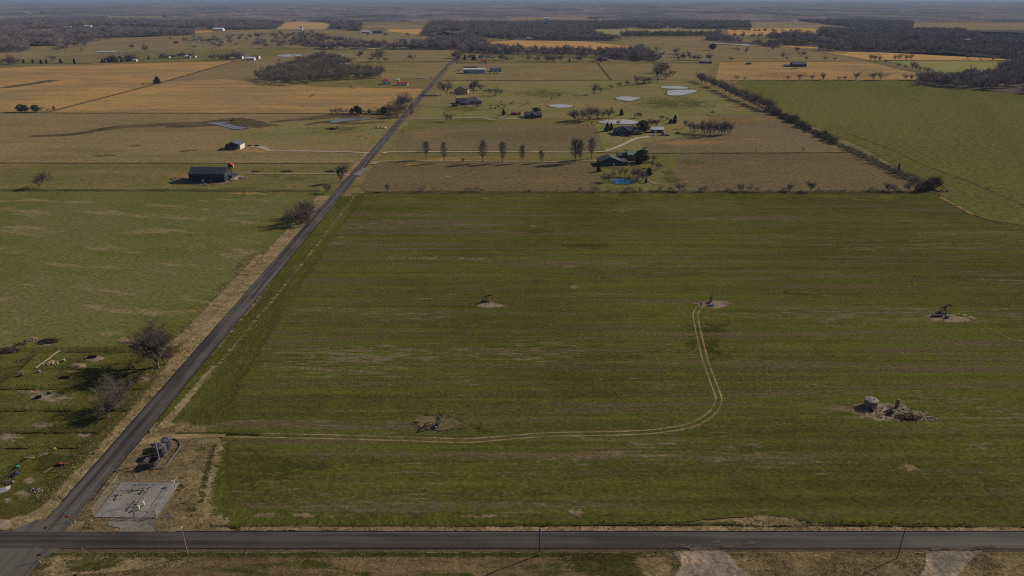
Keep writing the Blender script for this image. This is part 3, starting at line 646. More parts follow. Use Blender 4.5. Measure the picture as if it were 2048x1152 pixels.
# pads in the wheat
for px in [[(944, 610), (960, 616), (985, 617), (1020, 613), (1000, 606), (980, 601), (955, 602)], [(1385, 608), (1402, 616), (1440, 618), (1470, 606), (1450, 600), (1420, 598), (1395, 602)],
           [(1838, 633), (1860, 642), (1900, 646), (1955, 645), (1945, 638), (1910, 627), (1890, 622), (1850, 626)], [(818, 848), (832, 860), (870, 866), (940, 862), (930, 846), (900, 832), (860, 829), (834, 833)],
           [(1685, 812), (1698, 830), (1730, 840), (1800, 848), (1880, 843), (1872, 832), (1835, 815), (1790, 804), (1740, 800), (1705, 802)]]:
    patch('bare_pad', px, G['dirt'], 0.35, peak=1.05, z=0.178)
patch('green_ring', [(940, 840), (955, 866), (1000, 868), (960, 850)], G['weed'], 0.8, peak=0.65)
patch('dry_grass_ground', [(826, 840), (840, 858), (890, 862), (935, 856), (925, 840), (900, 832), (860, 830)], G['dry_o'], 0.3)
# gravel pad
sheet('gravel_pad', [(187, 1034), (242, 964), (360, 966), (314, 1036)], G['gravel'], rough=0.4, z=nextz() + 0.03)
patch('gravel_apron', [(215, 1040), (262, 1035), (313, 1037), (311, 1052), (309, 1068), (236, 1068), (236, 1056), (212, 1052)], G['apron'], 0.2)

# ---- ponds
def pond(poly, mat, w=3.0, bank='mud'):
    c = sum((Vector(q) for q in poly), Vector((0, 0))) / len(poly)
    patch('pond_bank', [tuple(c + (Vector(q) - c) * (1.28 if bank == 'mud' else 1.1) + Vector((0, 0.8))) for q in poly], G[bank], 0.35)
    z = nextz(); pts = []
    n = len(poly)
    for i in range(n):
        p0, p1, p2, p3 = [P(*poly[(i + k) % n], z) for k in (-1, 0, 1, 2)]
        for j in range(5):
            t = j / 5; q = 0.5 * ((2 * p1) + (p2 - p0) * t + (2 * p0 - 5 * p1 + 4 * p2 - p3) * t * t + (3 * p1 - p0 - 3 * p2 + p3) * t ** 3); q.z = z; pts.append(q)
    bm = bmesh.new(); f = bm.faces.new([bm.verts.new(p) for p in pts]); bmesh.ops.triangulate(bm, faces=[f])
    me = bpy.data.meshes.new('pond'); bm.to_mesh(me); bm.free()
    if sum(p.normal.z for p in me.polygons) < 0: me.flip_normals()
    tag(link_mesh('pond', me, mat), kind='structure')
pond([(1322, 175), (1340, 177), (1374, 177), (1372, 174), (1350, 172), (1330, 172)], G['pond'])
pond([(1335, 183), (1337, 190), (1365, 190.5), (1378, 187), (1392, 183.5), (1392, 180), (1365, 179.5), (1340, 180)], G['pond'])
pond([(1231, 197), (1243, 199.5), (1258, 202), (1272, 199), (1282, 196), (1270, 194), (1245, 193)], G['pond'])
pond([(1097, 211), (1110, 214.5), (1135, 215), (1146, 212.5), (1138, 209.5), (1112, 208.5)], G['pond'])
pond([(1196, 243.5), (1210, 247), (1240, 248), (1268, 247.5), (1278, 244), (1262, 240), (1240, 239), (1215, 240)], G['pond'])
pond([(1224, 362), (1232, 367.5), (1252, 368), (1268, 366), (1270, 361), (1258, 357.8), (1236, 357.8)], G['pond_b'])
pond([(413, 246), (430, 249), (452, 254), (470, 258), (492, 256), (470, 251), (445, 248), (458, 244.5), (430, 244)], G['pond_m'])
pond([(660, 243), (672, 245), (690, 242), (720, 240), (742, 237), (720, 235), (690, 238), (670, 239)], G['pond_m'])
pond([(555, 112), (575, 113.5), (598, 112), (604, 109.5), (585, 108.5), (562, 109.5)], G['pond'], bank='swale')
pond([(192, 103.5), (215, 104), (232, 103), (236, 101.8), (205, 101.6)], G['pond'], bank='swale')
pond([(1416, 87.5), (1430, 88.5), (1450, 88.3), (1490, 91), (1530, 92), (1534, 89.5), (1500, 88.3), (1460, 87.6), (1430, 86.6)], G['pond'], bank='swale')
pond([(660, 127), (690, 128), (698, 126.3), (665, 125.6)], G['pond'], bank='swale')
pond([(137, 46.5), (160, 47), (188, 44), (180, 41.5), (140, 43)], G['pond_b'], bank='swale')
pond([(222, 36.6), (250, 37), (322, 36), (318, 33.5), (230, 33.8)], G['pond_b'], bank='swale')
# ------------------------------------------------------------------ trees
M['bark'] = bark_mat('grey_bark', [S(78, 66, 56), S(90, 75, 64), S(72, 62, 54)])
M['twig'] = bark_mat('bare_twigs', [S(92, 86, 79), S(95, 87, 79), S(90, 85, 77)])
M['twig_dark'] = bark_mat('dark_twigs', [S(86, 77, 69), S(89, 79, 70), S(84, 77, 68)])
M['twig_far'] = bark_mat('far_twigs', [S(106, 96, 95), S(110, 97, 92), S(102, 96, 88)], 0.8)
M['bark_pale'] = bark_mat('pale_bark', [S(90, 76, 66), S(98, 84, 72), S(84, 72, 64)])
def leaf_mat(name, cols):
    t = NT(name); oi = t.n("ShaderNodeObjectInfo"); tc = t.n("ShaderNodeTexCoord")
    n = t.noise(tc.outputs['Object'], 0.9, 3); c = t.mix(oi.outputs['Random'], cols[0], cols[1])
    c = t.mix(t.ramp(n, 0.4, 0.65), c, cols[2]); t.l(t.bsdf(c, 0.8, 0.1), t.out.inputs[0]); return t.m
M['cedar'] = leaf_mat('cedar_foliage', [S(44, 48, 32), S(50, 54, 36), S(66, 68, 42)])
M['bush'] = leaf_mat('bush_foliage', [S(56, 62, 34), S(66, 68, 38), S(80, 82, 46)])
M['rusty'] = leaf_mat('rusty_foliage', [S(70, 56, 36), S(84, 66, 40), S(58, 52, 32)])

def segs_mesh(name, segs, n=3):
    a = np.array([(*s[0], *s[1], s[2], s[3]) for s in segs], dtype=np.float64)
    p0, p1, r0, r1 = a[:, 0:3], a[:, 3:6], a[:, 6], a[:, 7]
    d = p1 - p0; d /= np.linalg.norm(d, axis=1)[:, None] + 1e-9
    ref = np.where(np.abs(d[:, 2:3]) < 0.9, np.array([[0, 0, 1.0]]), np.array([[1.0, 0, 0]]))
    u = np.cross(d, ref); u /= np.linalg.norm(u, axis=1)[:, None] + 1e-9; w = np.cross(d, u)
    N = len(a); V = np.zeros((N, 2 * n, 3)); ph = RNG.random(N) * 6.28
    for j in range(n):
        th = ph + 2 * math.pi * j / n; o = u * np.cos(th)[:, None] + w * np.sin(th)[:, None]
        V[:, j] = p0 + o * r0[:, None]; V[:, n + j] = p1 + o * r1[:, None]
    base = (np.arange(N) * 2 * n)[:, None]
    F = np.concatenate([base + np.array([[j, (j + 1) % n, n + (j + 1) % n, n + j]]) for j in range(n)])
    return V.reshape(-1, 3), F
def rnd_perp(d, rng):
    v = Vector((rng.uniform(-1, 1), rng.uniform(-1, 1), rng.uniform(-1, 1))); v -= d * v.dot(d)
    return v.normalized() if v.length > 1e-3 else Vector((1, 0, 0))
def bare_tree(seed, levels=4, n=5, trunk=0.22, spread=0.75, lenf=0.62, up=0.12, r0=0.26, rmin=0.02, multi=1, height=10.0, first=0.42, parts=2, wig=0.22, lean=0.1):
    rng = random.Random(seed); big, small = [], []
    def br(p, d, L, r, lv):
        k = parts if lv > 0 else 3; q = p.copy(); dd = d.copy(); rr = r; pts = [(q.copy(), dd.copy())]
        re = max(rmin, r * (0.55 if lv < levels else 0.6))
        for i in range(k):
            dd = (dd + rnd_perp(dd, rng) * wig * rng.uniform(0.3, 1) + Vector((0, 0, up * (1 if lv > 0 else 0)))).normalized()
            q2 = q + dd * (L / k); r2 = r + (re - r) * (i + 1) / k
            (big if lv <= 1 else small).append((q.copy(), q2.copy(), rr, r2)); q = q2; rr = r2; pts.append((q.copy(), dd.copy()))
        if lv >= levels: return
        m = n + (1 if lv == 0 else 0)
        for i in range(m):
            t = (0.35 + 0.65 * (i + rng.uniform(0.2, 0.9)) / m) if lv > 0 else 0.55 + 0.45 * (i + 0.5) / m
            j = min(k - 1, int(t * k)); f = t * k - j
            a, b = pts[j], pts[j + 1]; pos = a[0].lerp(b[0], f); ang = spread * rng.uniform(0.55, 1.25)
            nd = (b[1] * math.cos(ang) + rnd_perp(b[1], rng) * math.sin(ang)).normalized()
            if nd.z < -0.15: nd.z *= 0.3; nd.normalize()
            LL = (first * height if lv == 0 else L * lenf) * rng.uniform(0.7, 1.2)
            br(pos, nd, LL, max(rmin, re * 0.95 if lv == 0 else r * 0.55), lv + 1)
    for m in range(multi):
        a = rng.uniform(0, 6.28); s = (lean if multi == 1 else 0.45)
        d = Vector((math.cos(a) * s, math.sin(a) * s, 1)).normalized(); o = Vector((0, 0, -0.3)) + (Vector((math.cos(a), math.sin(a), 0)) * 0.3 if multi > 1 else Vector())
        br(o, d, trunk * height, r0 * (1 if multi == 1 else 0.6), 0)
    top = max(s[1].z for s in small); k = height / top
    sc = lambda L: [(a * k, b * k, c, e) for a, b, c, e in L]
    return sc(big), sc(small)
def oval_tree(seed, height=10.0, width=3.4, nb=46, rmin=0.024):
    rng = random.Random(seed); big, small = [], []
    p = Vector((0, 0, -0.2)); d = Vector((0, 0, 1)); H_ = height
    pts = [p]
    for i in range(8):
        q = Vector((rng.uniform(-0.12, 0.12), rng.uniform(-0.12, 0.12), H_ * 0.92 * (i + 1) / 8)); big.append((pts[-1], q, 0.2 - 0.02 * i, 0.18 - 0.02 * i)); pts.append(q)
    for i in range(nb):
        t = 0.2 + 0.78 * (i + rng.random()) / nb; z = t * H_ * 0.92; a = rng.uniform(0, 6.28)
        env = width / 2 * min(1.0, (t - 0.14) * 5.5) * (1.04 - t) ** 0.8 * 1.25 * rng.uniform(0.7, 1.15)
        o = Vector((0, 0, z)); tip = o + Vector((math.cos(a) * env, math.sin(a) * env, env * rng.uniform(1.0, 1.9)))
        mid = o.lerp(tip, 0.5) + Vector((math.cos(a), math.sin(a), -0.4)) * 0.15
        (small).append((o, mid, 0.06, 0.05)); small.append((mid, tip, 0.05, rmin))
        for j in range(7):
            f = rng.uniform(0.25, 1); s = o.lerp(tip, f); dd = ((tip - o).normalized() + rnd_perp(d, rng) * 0.7 + Vector((0, 0, 0.3))).normalized()
            e = s + dd * rng.uniform(0.5, 1.3); small.append((s, e, rmin, rmin * 0.8))
            for w in range(2):
                e2 = s.lerp(e, rng.uniform(0.4, 1)); small.append((e2, e2 + (dd + rnd_perp(dd, rng) * 0.9).normalized() * rng.uniform(0.3, 0.8), rmin * 0.8, rmin * 0.7))
    return big, small
def leafy(seed, kind, height=10.0, width=5.0, n=1400, leaf=0.42):
    rng = np.random.default_rng(seed)
    lob = rng.random((14, 3))
    z = rng.random(n) ** (1.25 if kind == 'cone' else 1.0); th = rng.random(n) * 2 * np.pi
    if kind == 'cone': env = (1 - z) ** 0.75 * np.minimum(1, (z + 0.04) * 9) + 0.03
    else: env = np.sqrt(np.maximum(0.02, 1 - (2 * z - 1) ** 2))
    wob = 1 + 0.25 * np.sin(3 * th + 6 * z + seed) + 0.18 * np.sin(7 * th - 11 * z + 2 * seed) + 0.15 * (rng.random(n) - 0.5)
    r = width / 2 * env * wob * np.sqrt(0.35 + 0.65 * rng.random(n))
    z0 = 0.06 if kind == 'cone' else 0.12
    c = np.stack([r * np.cos(th), r * np.sin(th), height * (z0 + z * (1 - z0))], 1)
    u = rng.normal(size=(n, 3)); u /= np.linalg.norm(u, axis=1)[:, None]; w = rng.normal(size=(n, 3)); w -= u * (u * w).sum(1)[:, None]; w /= np.linalg.norm(w, axis=1)[:, None]
    s = (leaf * (0.6 + 0.8 * rng.random(n)))[:, None]
    V = np.stack([c - u * s, c + w * s * 0.7, c + u * s, c - w * s * 0.7], 1).reshape(-1, 3)
    F = np.arange(n * 4).reshape(n, 4)
    return V, F
def join_np(parts):
    vs, fs, o = [], [], 0
    for v, f in parts: vs.append(v); fs.append(f + o); o += len(v)
    return np.concatenate(vs), np.concatenate(fs)
PROTO = {}
def proto(kind, segs, mat_b='bark', mat_t='twig', nb=6):
    b, s = segs; vb, fb = segs_mesh('t', b, 4 if nb < 6 else 4); vs_, fs_ = segs_mesh('c', s, 3)
    tm = np_mesh('trunk', vb, fb); tm.materials.append(M[mat_b]); cm = np_mesh('crown', vs_, fs_); cm.materials.append(M[mat_t])
    vj, fj = join_np([(vb, fb), (vs_, fs_)]); jm = np_mesh('bare_tree', vj, fj); jm.materials.append(M[mat_t])
    PROTO.setdefault(kind, []).append((tm, cm, jm))
def proto_leaf(kind, seed, shape, mat, width, n=1400, leaf=0.42):
    tb = [(Vector((0, 0, -0.3)), Vector((0, 0, 3.0)), 0.22, 0.18), (Vector((0, 0, 3.0)), Vector((0.1, 0, 7.5)), 0.18, 0.06)]
    vb, fb = segs_mesh('t', tb, 4); vs_, fs_ = leafy(seed, shape, 10, width, n, leaf)
    tm = np_mesh('trunk', vb, fb); tm.materials.append(M['bark']); cm = np_mesh('crown', vs_, fs_); cm.materials.append(M[mat])
    vj, fj = join_np([(vb, fb), (vs_, fs_)]); jm = np_mesh('cedar_tree', vj, fj); jm.materials.append(M[mat])
    PROTO.setdefault(kind, []).append((tm, cm, jm))
proto('big', bare_tree(17, levels=5, n=5, trunk=0.2, spread=0.6, lenf=0.63, up=0.11, r0=0.26, rmin=0.013, multi=1, first=0.4, lean=0.03), mat_t='twig_dark')
proto('big', bare_tree(23, levels=5, n=5, trunk=0.16, spread=0.8, lenf=0.66, up=0.05, r0=0.30, rmin=0.012, first=0.42))
for sd in (31, 32, 33): proto('round', bare_tree(sd, levels=4, n=6, trunk=0.19, spread=0.64, lenf=0.62, up=0.11, r0=0.24, rmin=0.02, first=0.36))
for sd in (41, 42): proto('vase', bare_tree(sd, levels=4, n=6, trunk=0.3, spread=0.5, lenf=0.6, up=0.14, r0=0.3, rmin=0.022, first=0.42))
for sd in (51, 52, 53): proto('shrub', bare_tree(sd, levels=4, n=5, trunk=0.16, spread=0.7, lenf=0.65, up=0.06, r0=0.2, rmin=0.024, multi=4, first=0.42), mat_t='twig_dark')
for sd in (56, 57, 58): proto('bush', bare_tree(sd, levels=3, n=5, trunk=0.16, spread=0.6, lenf=0.65, up=0.1, r0=0.16, rmin=0.03, multi=3, first=0.42, parts=1))
for sd in (61, 62, 63): proto('oval', oval_tree(sd, width=4.2 + 0.5 * (sd - 61), nb=64))
for sd in (71, 72, 73, 74, 75): proto('mid', bare_tree(sd, levels=4, n=5, trunk=0.2, spread=0.62, lenf=0.62, up=0.12, r0=0.26, rmin=0.026, first=0.36, parts=1), mat_t='twig')
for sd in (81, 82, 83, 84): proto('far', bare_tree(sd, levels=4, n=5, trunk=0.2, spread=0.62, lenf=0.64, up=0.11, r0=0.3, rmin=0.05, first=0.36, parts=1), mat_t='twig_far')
for sd in (91, 92, 93): proto_leaf('cedar', sd, 'cone', 'cedar', 4.6)
for sd in (94, 95): proto_leaf('bushy', sd, 'ball', 'bush', 7.0, 1600, 0.45)
proto_leaf('rusty', 96, 'ball', 'rusty', 8.0, 1500, 0.45)
trng = random.Random(5)
NAMES = {'big': 'bare_tree', 'round': 'bare_tree', 'vase': 'bare_tree', 'oval': 'oval_tree', 'mid': 'bare_tree', 'far': 'bare_tree', 'shrub': 'bare_shrub', 'bush': 'bare_shrub', 'cedar': 'cedar_tree', 'bushy': 'leafy_tree', 'rusty': 'rusty_tree'}
def tree(kind, x, y, hpx, label, group=None, wf=1.0, v=None, parts=None, name=None, cat=None, rz=None):
    h = HT(hpx * 1.12, y) / 10.0; var = PROTO[kind]; pr = var[trng.randrange(len(var)) if v is None else v]
    nm = name or NAMES[kind]; cat = cat or ('shrub' if kind in ('shrub', 'bush') else 'tree')
    rz = trng.uniform(0, 6.28) if rz is None else rz; loc = P(x, y); loc.z = 0.1
    if parts or (parts is None and hpx >= 24):
        r = empty(nm, loc, rz, label, cat, group); link_mesh('trunk', pr[0], None, r); link_mesh('crown', pr[1], None, r)
    else:
        r = link_mesh(nm, pr[2]); r.location = loc; r.rotation_euler = (0, 0, rz); tag(r, label, cat, group)
    r.scale = (h * wf, h * wf, h); return r

# near trees
tree('big', 317, 737, 78, 'tall bare tree beside the road above the animal pens, nearer trunk of the overlapping pair', wf=1.1, v=0, rz=1.0)
tree('big', 331, 729, 80, 'tall bare tree by the road verge, farther trunk of the overlapping pair', wf=1.0, v=0, rz=3.6)
tree('big', 243, 819, 54, 'low wide bare tree on the roadside verge by the pen fence', wf=1.1, v=1, rz=2.2)
tree('round', 218, 838, 30, 'small leaning bare tree under the low wide tree by the pen fence', wf=1.2)
tree('shrub', 597, 449, 38, 'dark bushy bare tree leaning beside the road, nearer of the pair', wf=1.15, v=0)
tree('shrub', 613, 434, 36, 'dark bushy bare tree beside the road, farther of the pair', wf=0.95, v=1)
tree('vase', 683, 366, 36, 'vase-shaped bare tree standing at the end of the barn drive', wf=0.95, v=0, name='bare_tree')
tree('round', 652, 387, 20, 'small reddish bare tree by the road below the vase-shaped tree', wf=1.2, parts=True)
tree('big', 79, 378, 32, 'lone round bare tree at the edge of the left pasture', wf=1.25, v=0)
# the row along the drive
rowt = [(853, 319, 32, 1.0), (889, 325, 35, 0.85), (965.5, 326, 40, 1.0), (1005, 326, 37, 0.95), (1044.5, 326, 31, 0.9), (1082.5, 326, 22, 1.2), (1150, 326, 42, 1.15), (1160, 326, 40, 0.9), (1182.5, 318, 36, 1.1)]
words = ['first', 'second', 'third', 'fourth', 'fifth', 'sixth', 'seventh', 'eighth', 'last']
for (x, y, h, w), wd in zip(rowt, words):
    tree('oval', x, y, h, f'upright oval bare tree, {wd} from the road in the driveway row', 'bare trees in a row along the brown drive', wf=w * 1.05, parts=True)
tree('oval', 926, 326, 9, 'stunted small bare tree between the driveway row trees', wf=1.6, name='bare_shrub', cat='shrub')
# single trees
for k, x, y, h, lab, w in [
    ('round', 894.5, 189, 26, 'round bare tree on the lawn by the tan gabled house', 1.1), ('vase', 947.5, 188, 24, 'forked bare tree behind the tan gabled house', 1.2),
    ('round', 962, 181, 13, 'small bare tree behind the forked tree', 1.4), ('mid', 970, 187, 9, 'faint low shrub tree east of the forked tree', 1.4), ('mid', 979, 191, 15, 'slim bare tree in the meadow by the tan house', 0.8), ('mid', 992, 193, 18, 'broad bare tree in the meadow beyond the tan house', 1.2),
    ('mid', 1000, 190, 13, 'low bare tree beside the broad meadow tree', 1.3),
    ('cedar', 1007, 230.5, 10, 'single dark cedar left of the red-topped shed', 1.2), ('bushy', 1074, 224, 7, 'clipped green bush behind the dark ranch house', 2.4),
    ('round', 1151, 243, 22, 'bare tree at the west end of the pond grove', 1.2), ('round', 1177.5, 242, 27, 'big dark spreading tree in the pond grove', 1.3), ('mid', 1165, 240, 18, 'bare tree between the two grove trees by the pond', 1.1),
    ('mid', 1196, 238, 20, 'slim grove tree above the pond', 1.0), ('mid', 1206, 236, 16, 'pale grove tree above the pond', 1.0), ('round', 1217.5, 236, 20, 'bare tree at the east end of the pond grove', 1.0), ('mid', 1158, 246, 10, 'thin low sapling below the pond grove', 0.9),
    ('mid', 1183, 250, 8, 'thin sapling beside the pond bank', 0.9), ('cedar', 1242.5, 231, 11, 'dark cedar standing behind the round pond', 1.3), ('mid', 1270, 236, 8, 'bare sapling behind the pond', 0.8), ('round', 1280.5, 236, 12, 'small bare tree right of the round pond', 1.1), ('mid', 1237, 252, 12, 'bare tree standing at the pond edge before the water', 0.9),
    ('cedar', 1214, 263, 14, 'dark evergreen west of the dark gabled house', 1.2), ('cedar', 1222, 261, 12, 'second dark evergreen hugging the dark gabled house', 1.1),
    ('bushy', 1286, 266, 20, 'tall green-brown tree right of the dark gabled house', 1.1), ('rusty', 1262, 272, 8, 'low olive bush at the front of the dark gabled house', 1.3),
    ('round', 1300, 253, 14, 'spreading bare tree behind the red barn', 1.3), ('round', 1312, 253, 13, 'bare tree at the back corner of the red barn', 1.2), ('mid', 1321, 240, 10, 'bare tree north of the red barn', 1.4), ('mid', 1335, 243, 9, 'small bare tree beside the dark cedar pair', 1.2),
    ('cedar', 1349, 247, 14, 'tall dark cedar behind the red barn', 1.1), ('cedar', 1341, 246, 7, 'squat dark cedar beside the tall one', 1.6),
    ('mid', 1287, 302, 8, 'small bare tree by the pale curved drive', 0.9), ('mid', 1251, 306, 8, 'faint sapling above the green-roofed garage', 1.2),
    ('bushy', 1284, 326, 21, 'dark green broad tree right of the green-roofed garage', 1.2), ('cedar', 1276, 328, 12, 'dark evergreen shrub at the foot of the broad green tree', 1.6), ('mid', 1307, 325, 15, 'bare tree at the edge of the green-roof yard', 1.0), ('mid', 1314, 340, 15, 'grey bare tree by the yard fence corner', 1.1), ('mid', 1305, 336, 17, 'leaning bare tree below the broad green tree', 0.9),
    ('cedar', 1298, 350, 12, 'dark cedar above the blue pond', 1.7), ('cedar', 1197, 344, 11, 'small dark cedar before the green-roofed house', 1.3), ('cedar', 1292, 366, 9, 'tiny cedar right of the blue pond', 0.9),
    ('mid', 1218, 365, 20, 'grey bare tree at the west side of the blue pond', 0.9), ('mid', 1228, 356, 14, 'slim bare tree behind the blue pond', 0.7), ('mid', 1240, 354, 18, 'tall thin bare tree behind the blue pond', 0.6), ('mid', 1249, 354, 17, 'thin leaning bare tree before the grey annex', 0.6),
    ('round', 1266, 356, 20, 'broad bare tree behind the blue pond', 1.1), ('round', 1276, 360, 20, 'bushy bare tree at the east end of the blue pond', 1.1), ('mid', 1285, 362, 17, 'grey bare tree right of the blue pond', 1.1), ('mid', 1258, 366, 13, 'thin tree leaning over the blue pond', 0.8), ('mid', 1210, 364, 15, 'low bare tree left of the blue pond', 1.1), ('mid', 1272, 366, 15, 'small bare tree at the pond shore', 0.8),
    ('mid', 803, 222, 28, 'tall bare tree by the road at the end of the dark tree row', 1.0), ('round', 812, 222, 32, 'tallest round tree beside the road bend', 0.95), ('mid', 795, 236, 26, 'pale leggy tree on the road verge', 0.8), ('mid', 823, 232, 14, 'dark small tree right of the road bend', 0.9), ('mid', 820, 224, 18, 'bare tree close against the road bend', 0.8),
    ('mid', 893, 243.5, 18, 'slim bare tree above the long pale drive', 0.7), ('mid', 902, 243.5, 16, 'second slim bare tree above the long pale drive', 0.7),
    ('cedar', 315, 167, 11, 'round dark evergreen on the diagonal fence line', 2.0), ('mid', 287, 172, 6, 'bare shrub on the diagonal fence line', 1.2), ('bushy', 43, 224, 12, 'olive bush at the lower edge of the orange prairie', 1.3), ('bushy', 51, 224, 11, 'second olive bush beside the first at the prairie edge', 1.2), ('bushy', 72, 224, 11, 'lone olive bush right of the olive pair', 1.4), ('mid', 83, 224, 10, 'bare bush between the olive bushes and the fence', 1.3), ('cedar', 108, 219, 6, 'tiny cedar where the diagonal fence meets the prairie edge', 1.3),
    ('mid', 95, 223, 5, 'low scrub at the prairie edge', 2.0), ('mid', 626, 193, 5, 'small lone shrub in the orange prairie', 2.0),
    ('mid', 107, 122, 13, 'round bare tree in the far left field', 1.4), ('mid', 757, 122, 21, 'largest round tree over the farm pond scrub', 1.6), ('mid', 742, 124, 12, 'scrub tree left of the largest round tree', 1.6), ('mid', 770, 124, 10, 'scrub tree right of the largest round tree', 1.6), ('cedar', 689, 124, 9, 'pointed cedar by the small farm pond', 1.2), ('cedar', 697, 124, 7, 'short cedar by the small farm pond', 1.4), ('mid', 703, 124, 6, 'scrub by the small farm pond', 2),
    ('mid', 1312, 106, 13, 'lone dark tree in the far right pasture', 1.0), ('mid', 1324, 113, 10, 'small tree in the far right pasture', 1.0), ('mid', 1461, 123, 9, 'round tree on the far right fence line', 1.3), ('bushy', 1425, 100, 10, 'leafing tree beside the long pond', 1.4), ('mid', 1475, 104, 9, 'bare tree below the long pond', 1.6),
    ('round', 1315, 165, 34, 'tallest tree on the creek right of the ponds', 0.8), ('mid', 1322, 146, 22, 'dark tree at the creek bend', 1.0), ('mid', 1332, 144, 18, 'round tree at the creek bend', 1.2), ('mid', 1272, 170, 20, 'bare creek tree west of the tallest', 1.0), ('mid', 1288, 169, 16, 'bare creek tree beside the tallest', 1.3), ('mid', 1298, 168, 15, 'short creek tree beside the tallest', 1.2), ('mid', 1330, 158, 16, 'creek tree east of the tallest', 1.4), ('mid', 1345, 152, 12, 'low creek tree in the brush east of the tallest', 1.6),
    ('mid', 1187, 189, 20, 'dark bare tree at the west end of the creek brush', 1.1), ('mid', 1200, 186, 12, 'low tree in the creek brush', 1.6), ('mid', 1222, 178, 8, 'low brush tree along the creek', 1.6), ('mid', 1240, 174, 9, 'short brush tree along the creek', 1.4), ('mid', 1253, 172, 11, 'round brush tree along the creek', 1.2), ('mid', 1120, 195, 8, 'small tree in the cattle pasture', 1.3), ('mid', 1103, 201, 7, 'smallest tree in the cattle pasture', 1.1),
    ('mid', 1424, 230, 9, 'olive shrub on the brown field corner', 0.9), ('mid', 1605, 305, 12, 'dead leaning snag in the brown field', 0.5), ('mid', 1511, 305, 8, 'thin dead stalk on the brown field line', 0.4),
    ('mid', 956, 217, 9, 'pale bush in the cattle yard', 1.0), ('mid', 997, 217, 8, 'grey bush among the black cattle', 1.2), ('mid', 980, 220, 6, 'low grey bush in the cattle yard', 1.2),
]:
    tree(k, x, y, h * 1.08, lab, None, w * 1.15)
# windbreak east of the red barn
for i, (x, y, h) in enumerate([(1369, 257, 20), (1382, 266, 26), (1390, 268, 24), (1396, 266, 22), (1402, 268, 25), (1408, 270, 24), (1414, 268, 24), (1421, 273, 37), (1428, 270, 26), (1436, 270, 22), (1443, 271, 28), (1449, 270, 30), (1456, 270, 28), (1461, 269, 24), (1405, 262, 22), (1432, 264, 20)]):
    tree('mid', x, y, h, 'tall bare tree in the dense windbreak east of the red barn', 'windbreak trees east of the red barn', 0.75, parts=False, name='windbreak_tree')
# hedge behind the wheat: shrubs one can tell apart
for x, h, w, lab in [(776, 17, 0.7, 'tall thin shrub'), (844, 12, 1.2, 'forked shrub'), (866, 9, 0.8, 'short shrub'), (934, 10, 1.6, 'dark stumpy shrub'), (958, 10, 1.6, 'wide twiggy shrub'), (1157, 10, 1.0, 'shrub'), (1186, 12, 1.3, 'wide shrub'),
                     (1260, 13, 1.2, 'shrub'), (1281, 9, 0.9, 'slim shrub'), (1321, 13, 0.8, 'slim shrub'), (1337, 11, 1.2, 'shrub'), (1359, 17, 1.4, 'broad leaning tree'), (1397, 9, 1.3, 'dark shrub'), (1409, 12, 1.0, 'shrub'), (1456, 8, 1.2, 'dark low shrub'), (1482, 17, 0.9, 'forked tree'), (1507, 15, 1.1, 'tree'),
                     (1570, 11, 0.9, 'slim shrub'), (1579, 16, 0.9, 'slim tree'), (1621, 21, 1.0, 'dense round tree'), (1636, 8, 0.8, 'short shrub'), (1747, 10, 1.2, 'shrub'), (1776, 18, 1.2, 'dense tree'), (1791, 15, 1.1, 'tree'), (1818, 18, 1.1, 'dense tree'), (1828, 17, 1.0, 'tree'), (1846, 16, 1.0, 'tree')]:
    tree('bush' if h < 16 else 'round', x, 383.5, h, 'bare bush or small tree on the fence line behind the green wheat', 'fence line bushes behind the green wheat', w, parts=False, name='bare_shrub', cat='shrub')
for x, y, h in [(1848, 380, 20), (1853, 381, 24), (1858, 380, 21), (1863, 378, 22), (1868, 377, 25), (1873, 376, 25), (1861, 374, 22)]:
    tree('shrub', x, y, h, 'tall bare thicket stem clump at the corner of the wheat and the far green field', 'thicket at the field corner', 0.75, parts=False)
for x in range(740, 1860, 17):
    if trng.random() < 0.45: tree('bush', x + trng.uniform(-6, 6), 383.5, trng.uniform(3, 6.5), 'knee-high twiggy bush on the fence line behind the green wheat', 'low brush on the fence line behind the wheat', 1.2, parts=False)
# hedge along the far green field
def along(pts, t):
    L = [math.dist(pts[i], pts[i + 1]) for i in range(len(pts) - 1)]; d = t * sum(L)
    for i, l in enumerate(L):
        if d <= l: return tuple(pts[i][k] + (pts[i + 1][k] - pts[i][k]) * d / l for k in (0, 1))
        d -= l
    return pts[-1]
for i in range(48):
    x, y = along([(1398, 163), (1440, 180), (1500, 207), (1538, 222)], (i + trng.uniform(-0.3, 0.3)) / 47)
    tree('mid', x + trng.uniform(-4, 4), y + trng.uniform(-1, 1), trng.uniform(17, 25) * (0.8 + 0.25 * (y - 160) / 60), 'bare tree in the thick part of the hedge beside the far green field', 'trees of the thick hedge by the far green field', trng.uniform(0.8, 1.15), parts=False, name='hedge_tree')
for i in range(36):
    x, y = along([(1541, 224), (1562, 233), (1600, 252), (1660, 282), (1670, 288)], (i + trng.uniform(-0.3, 0.3)) / 35)
    tree('shrub', x + trng.uniform(-3, 3), y + trng.uniform(-1, 1), trng.uniform(6, 16), 'bare bush in the middle stretch of the hedge beside the far green field', 'bushes of the hedge by the far green field', trng.uniform(0.9, 1.3), parts=False)
for i in range(40):
    x, y = along([(1672, 290), (1720, 311), (1780, 342), (1845, 372)], (i + trng.uniform(-0.3, 0.3)) / 39)
    tree('bush', x + trng.uniform(-2, 2), y + trng.uniform(-1, 1), trng.choice([6, 8, 10, 13, 16]), 'thin bare bush on the sparse end of the hedge beside the far green field', 'thin bushes at the sparse hedge end', trng.uniform(0.7, 1.2), parts=False)
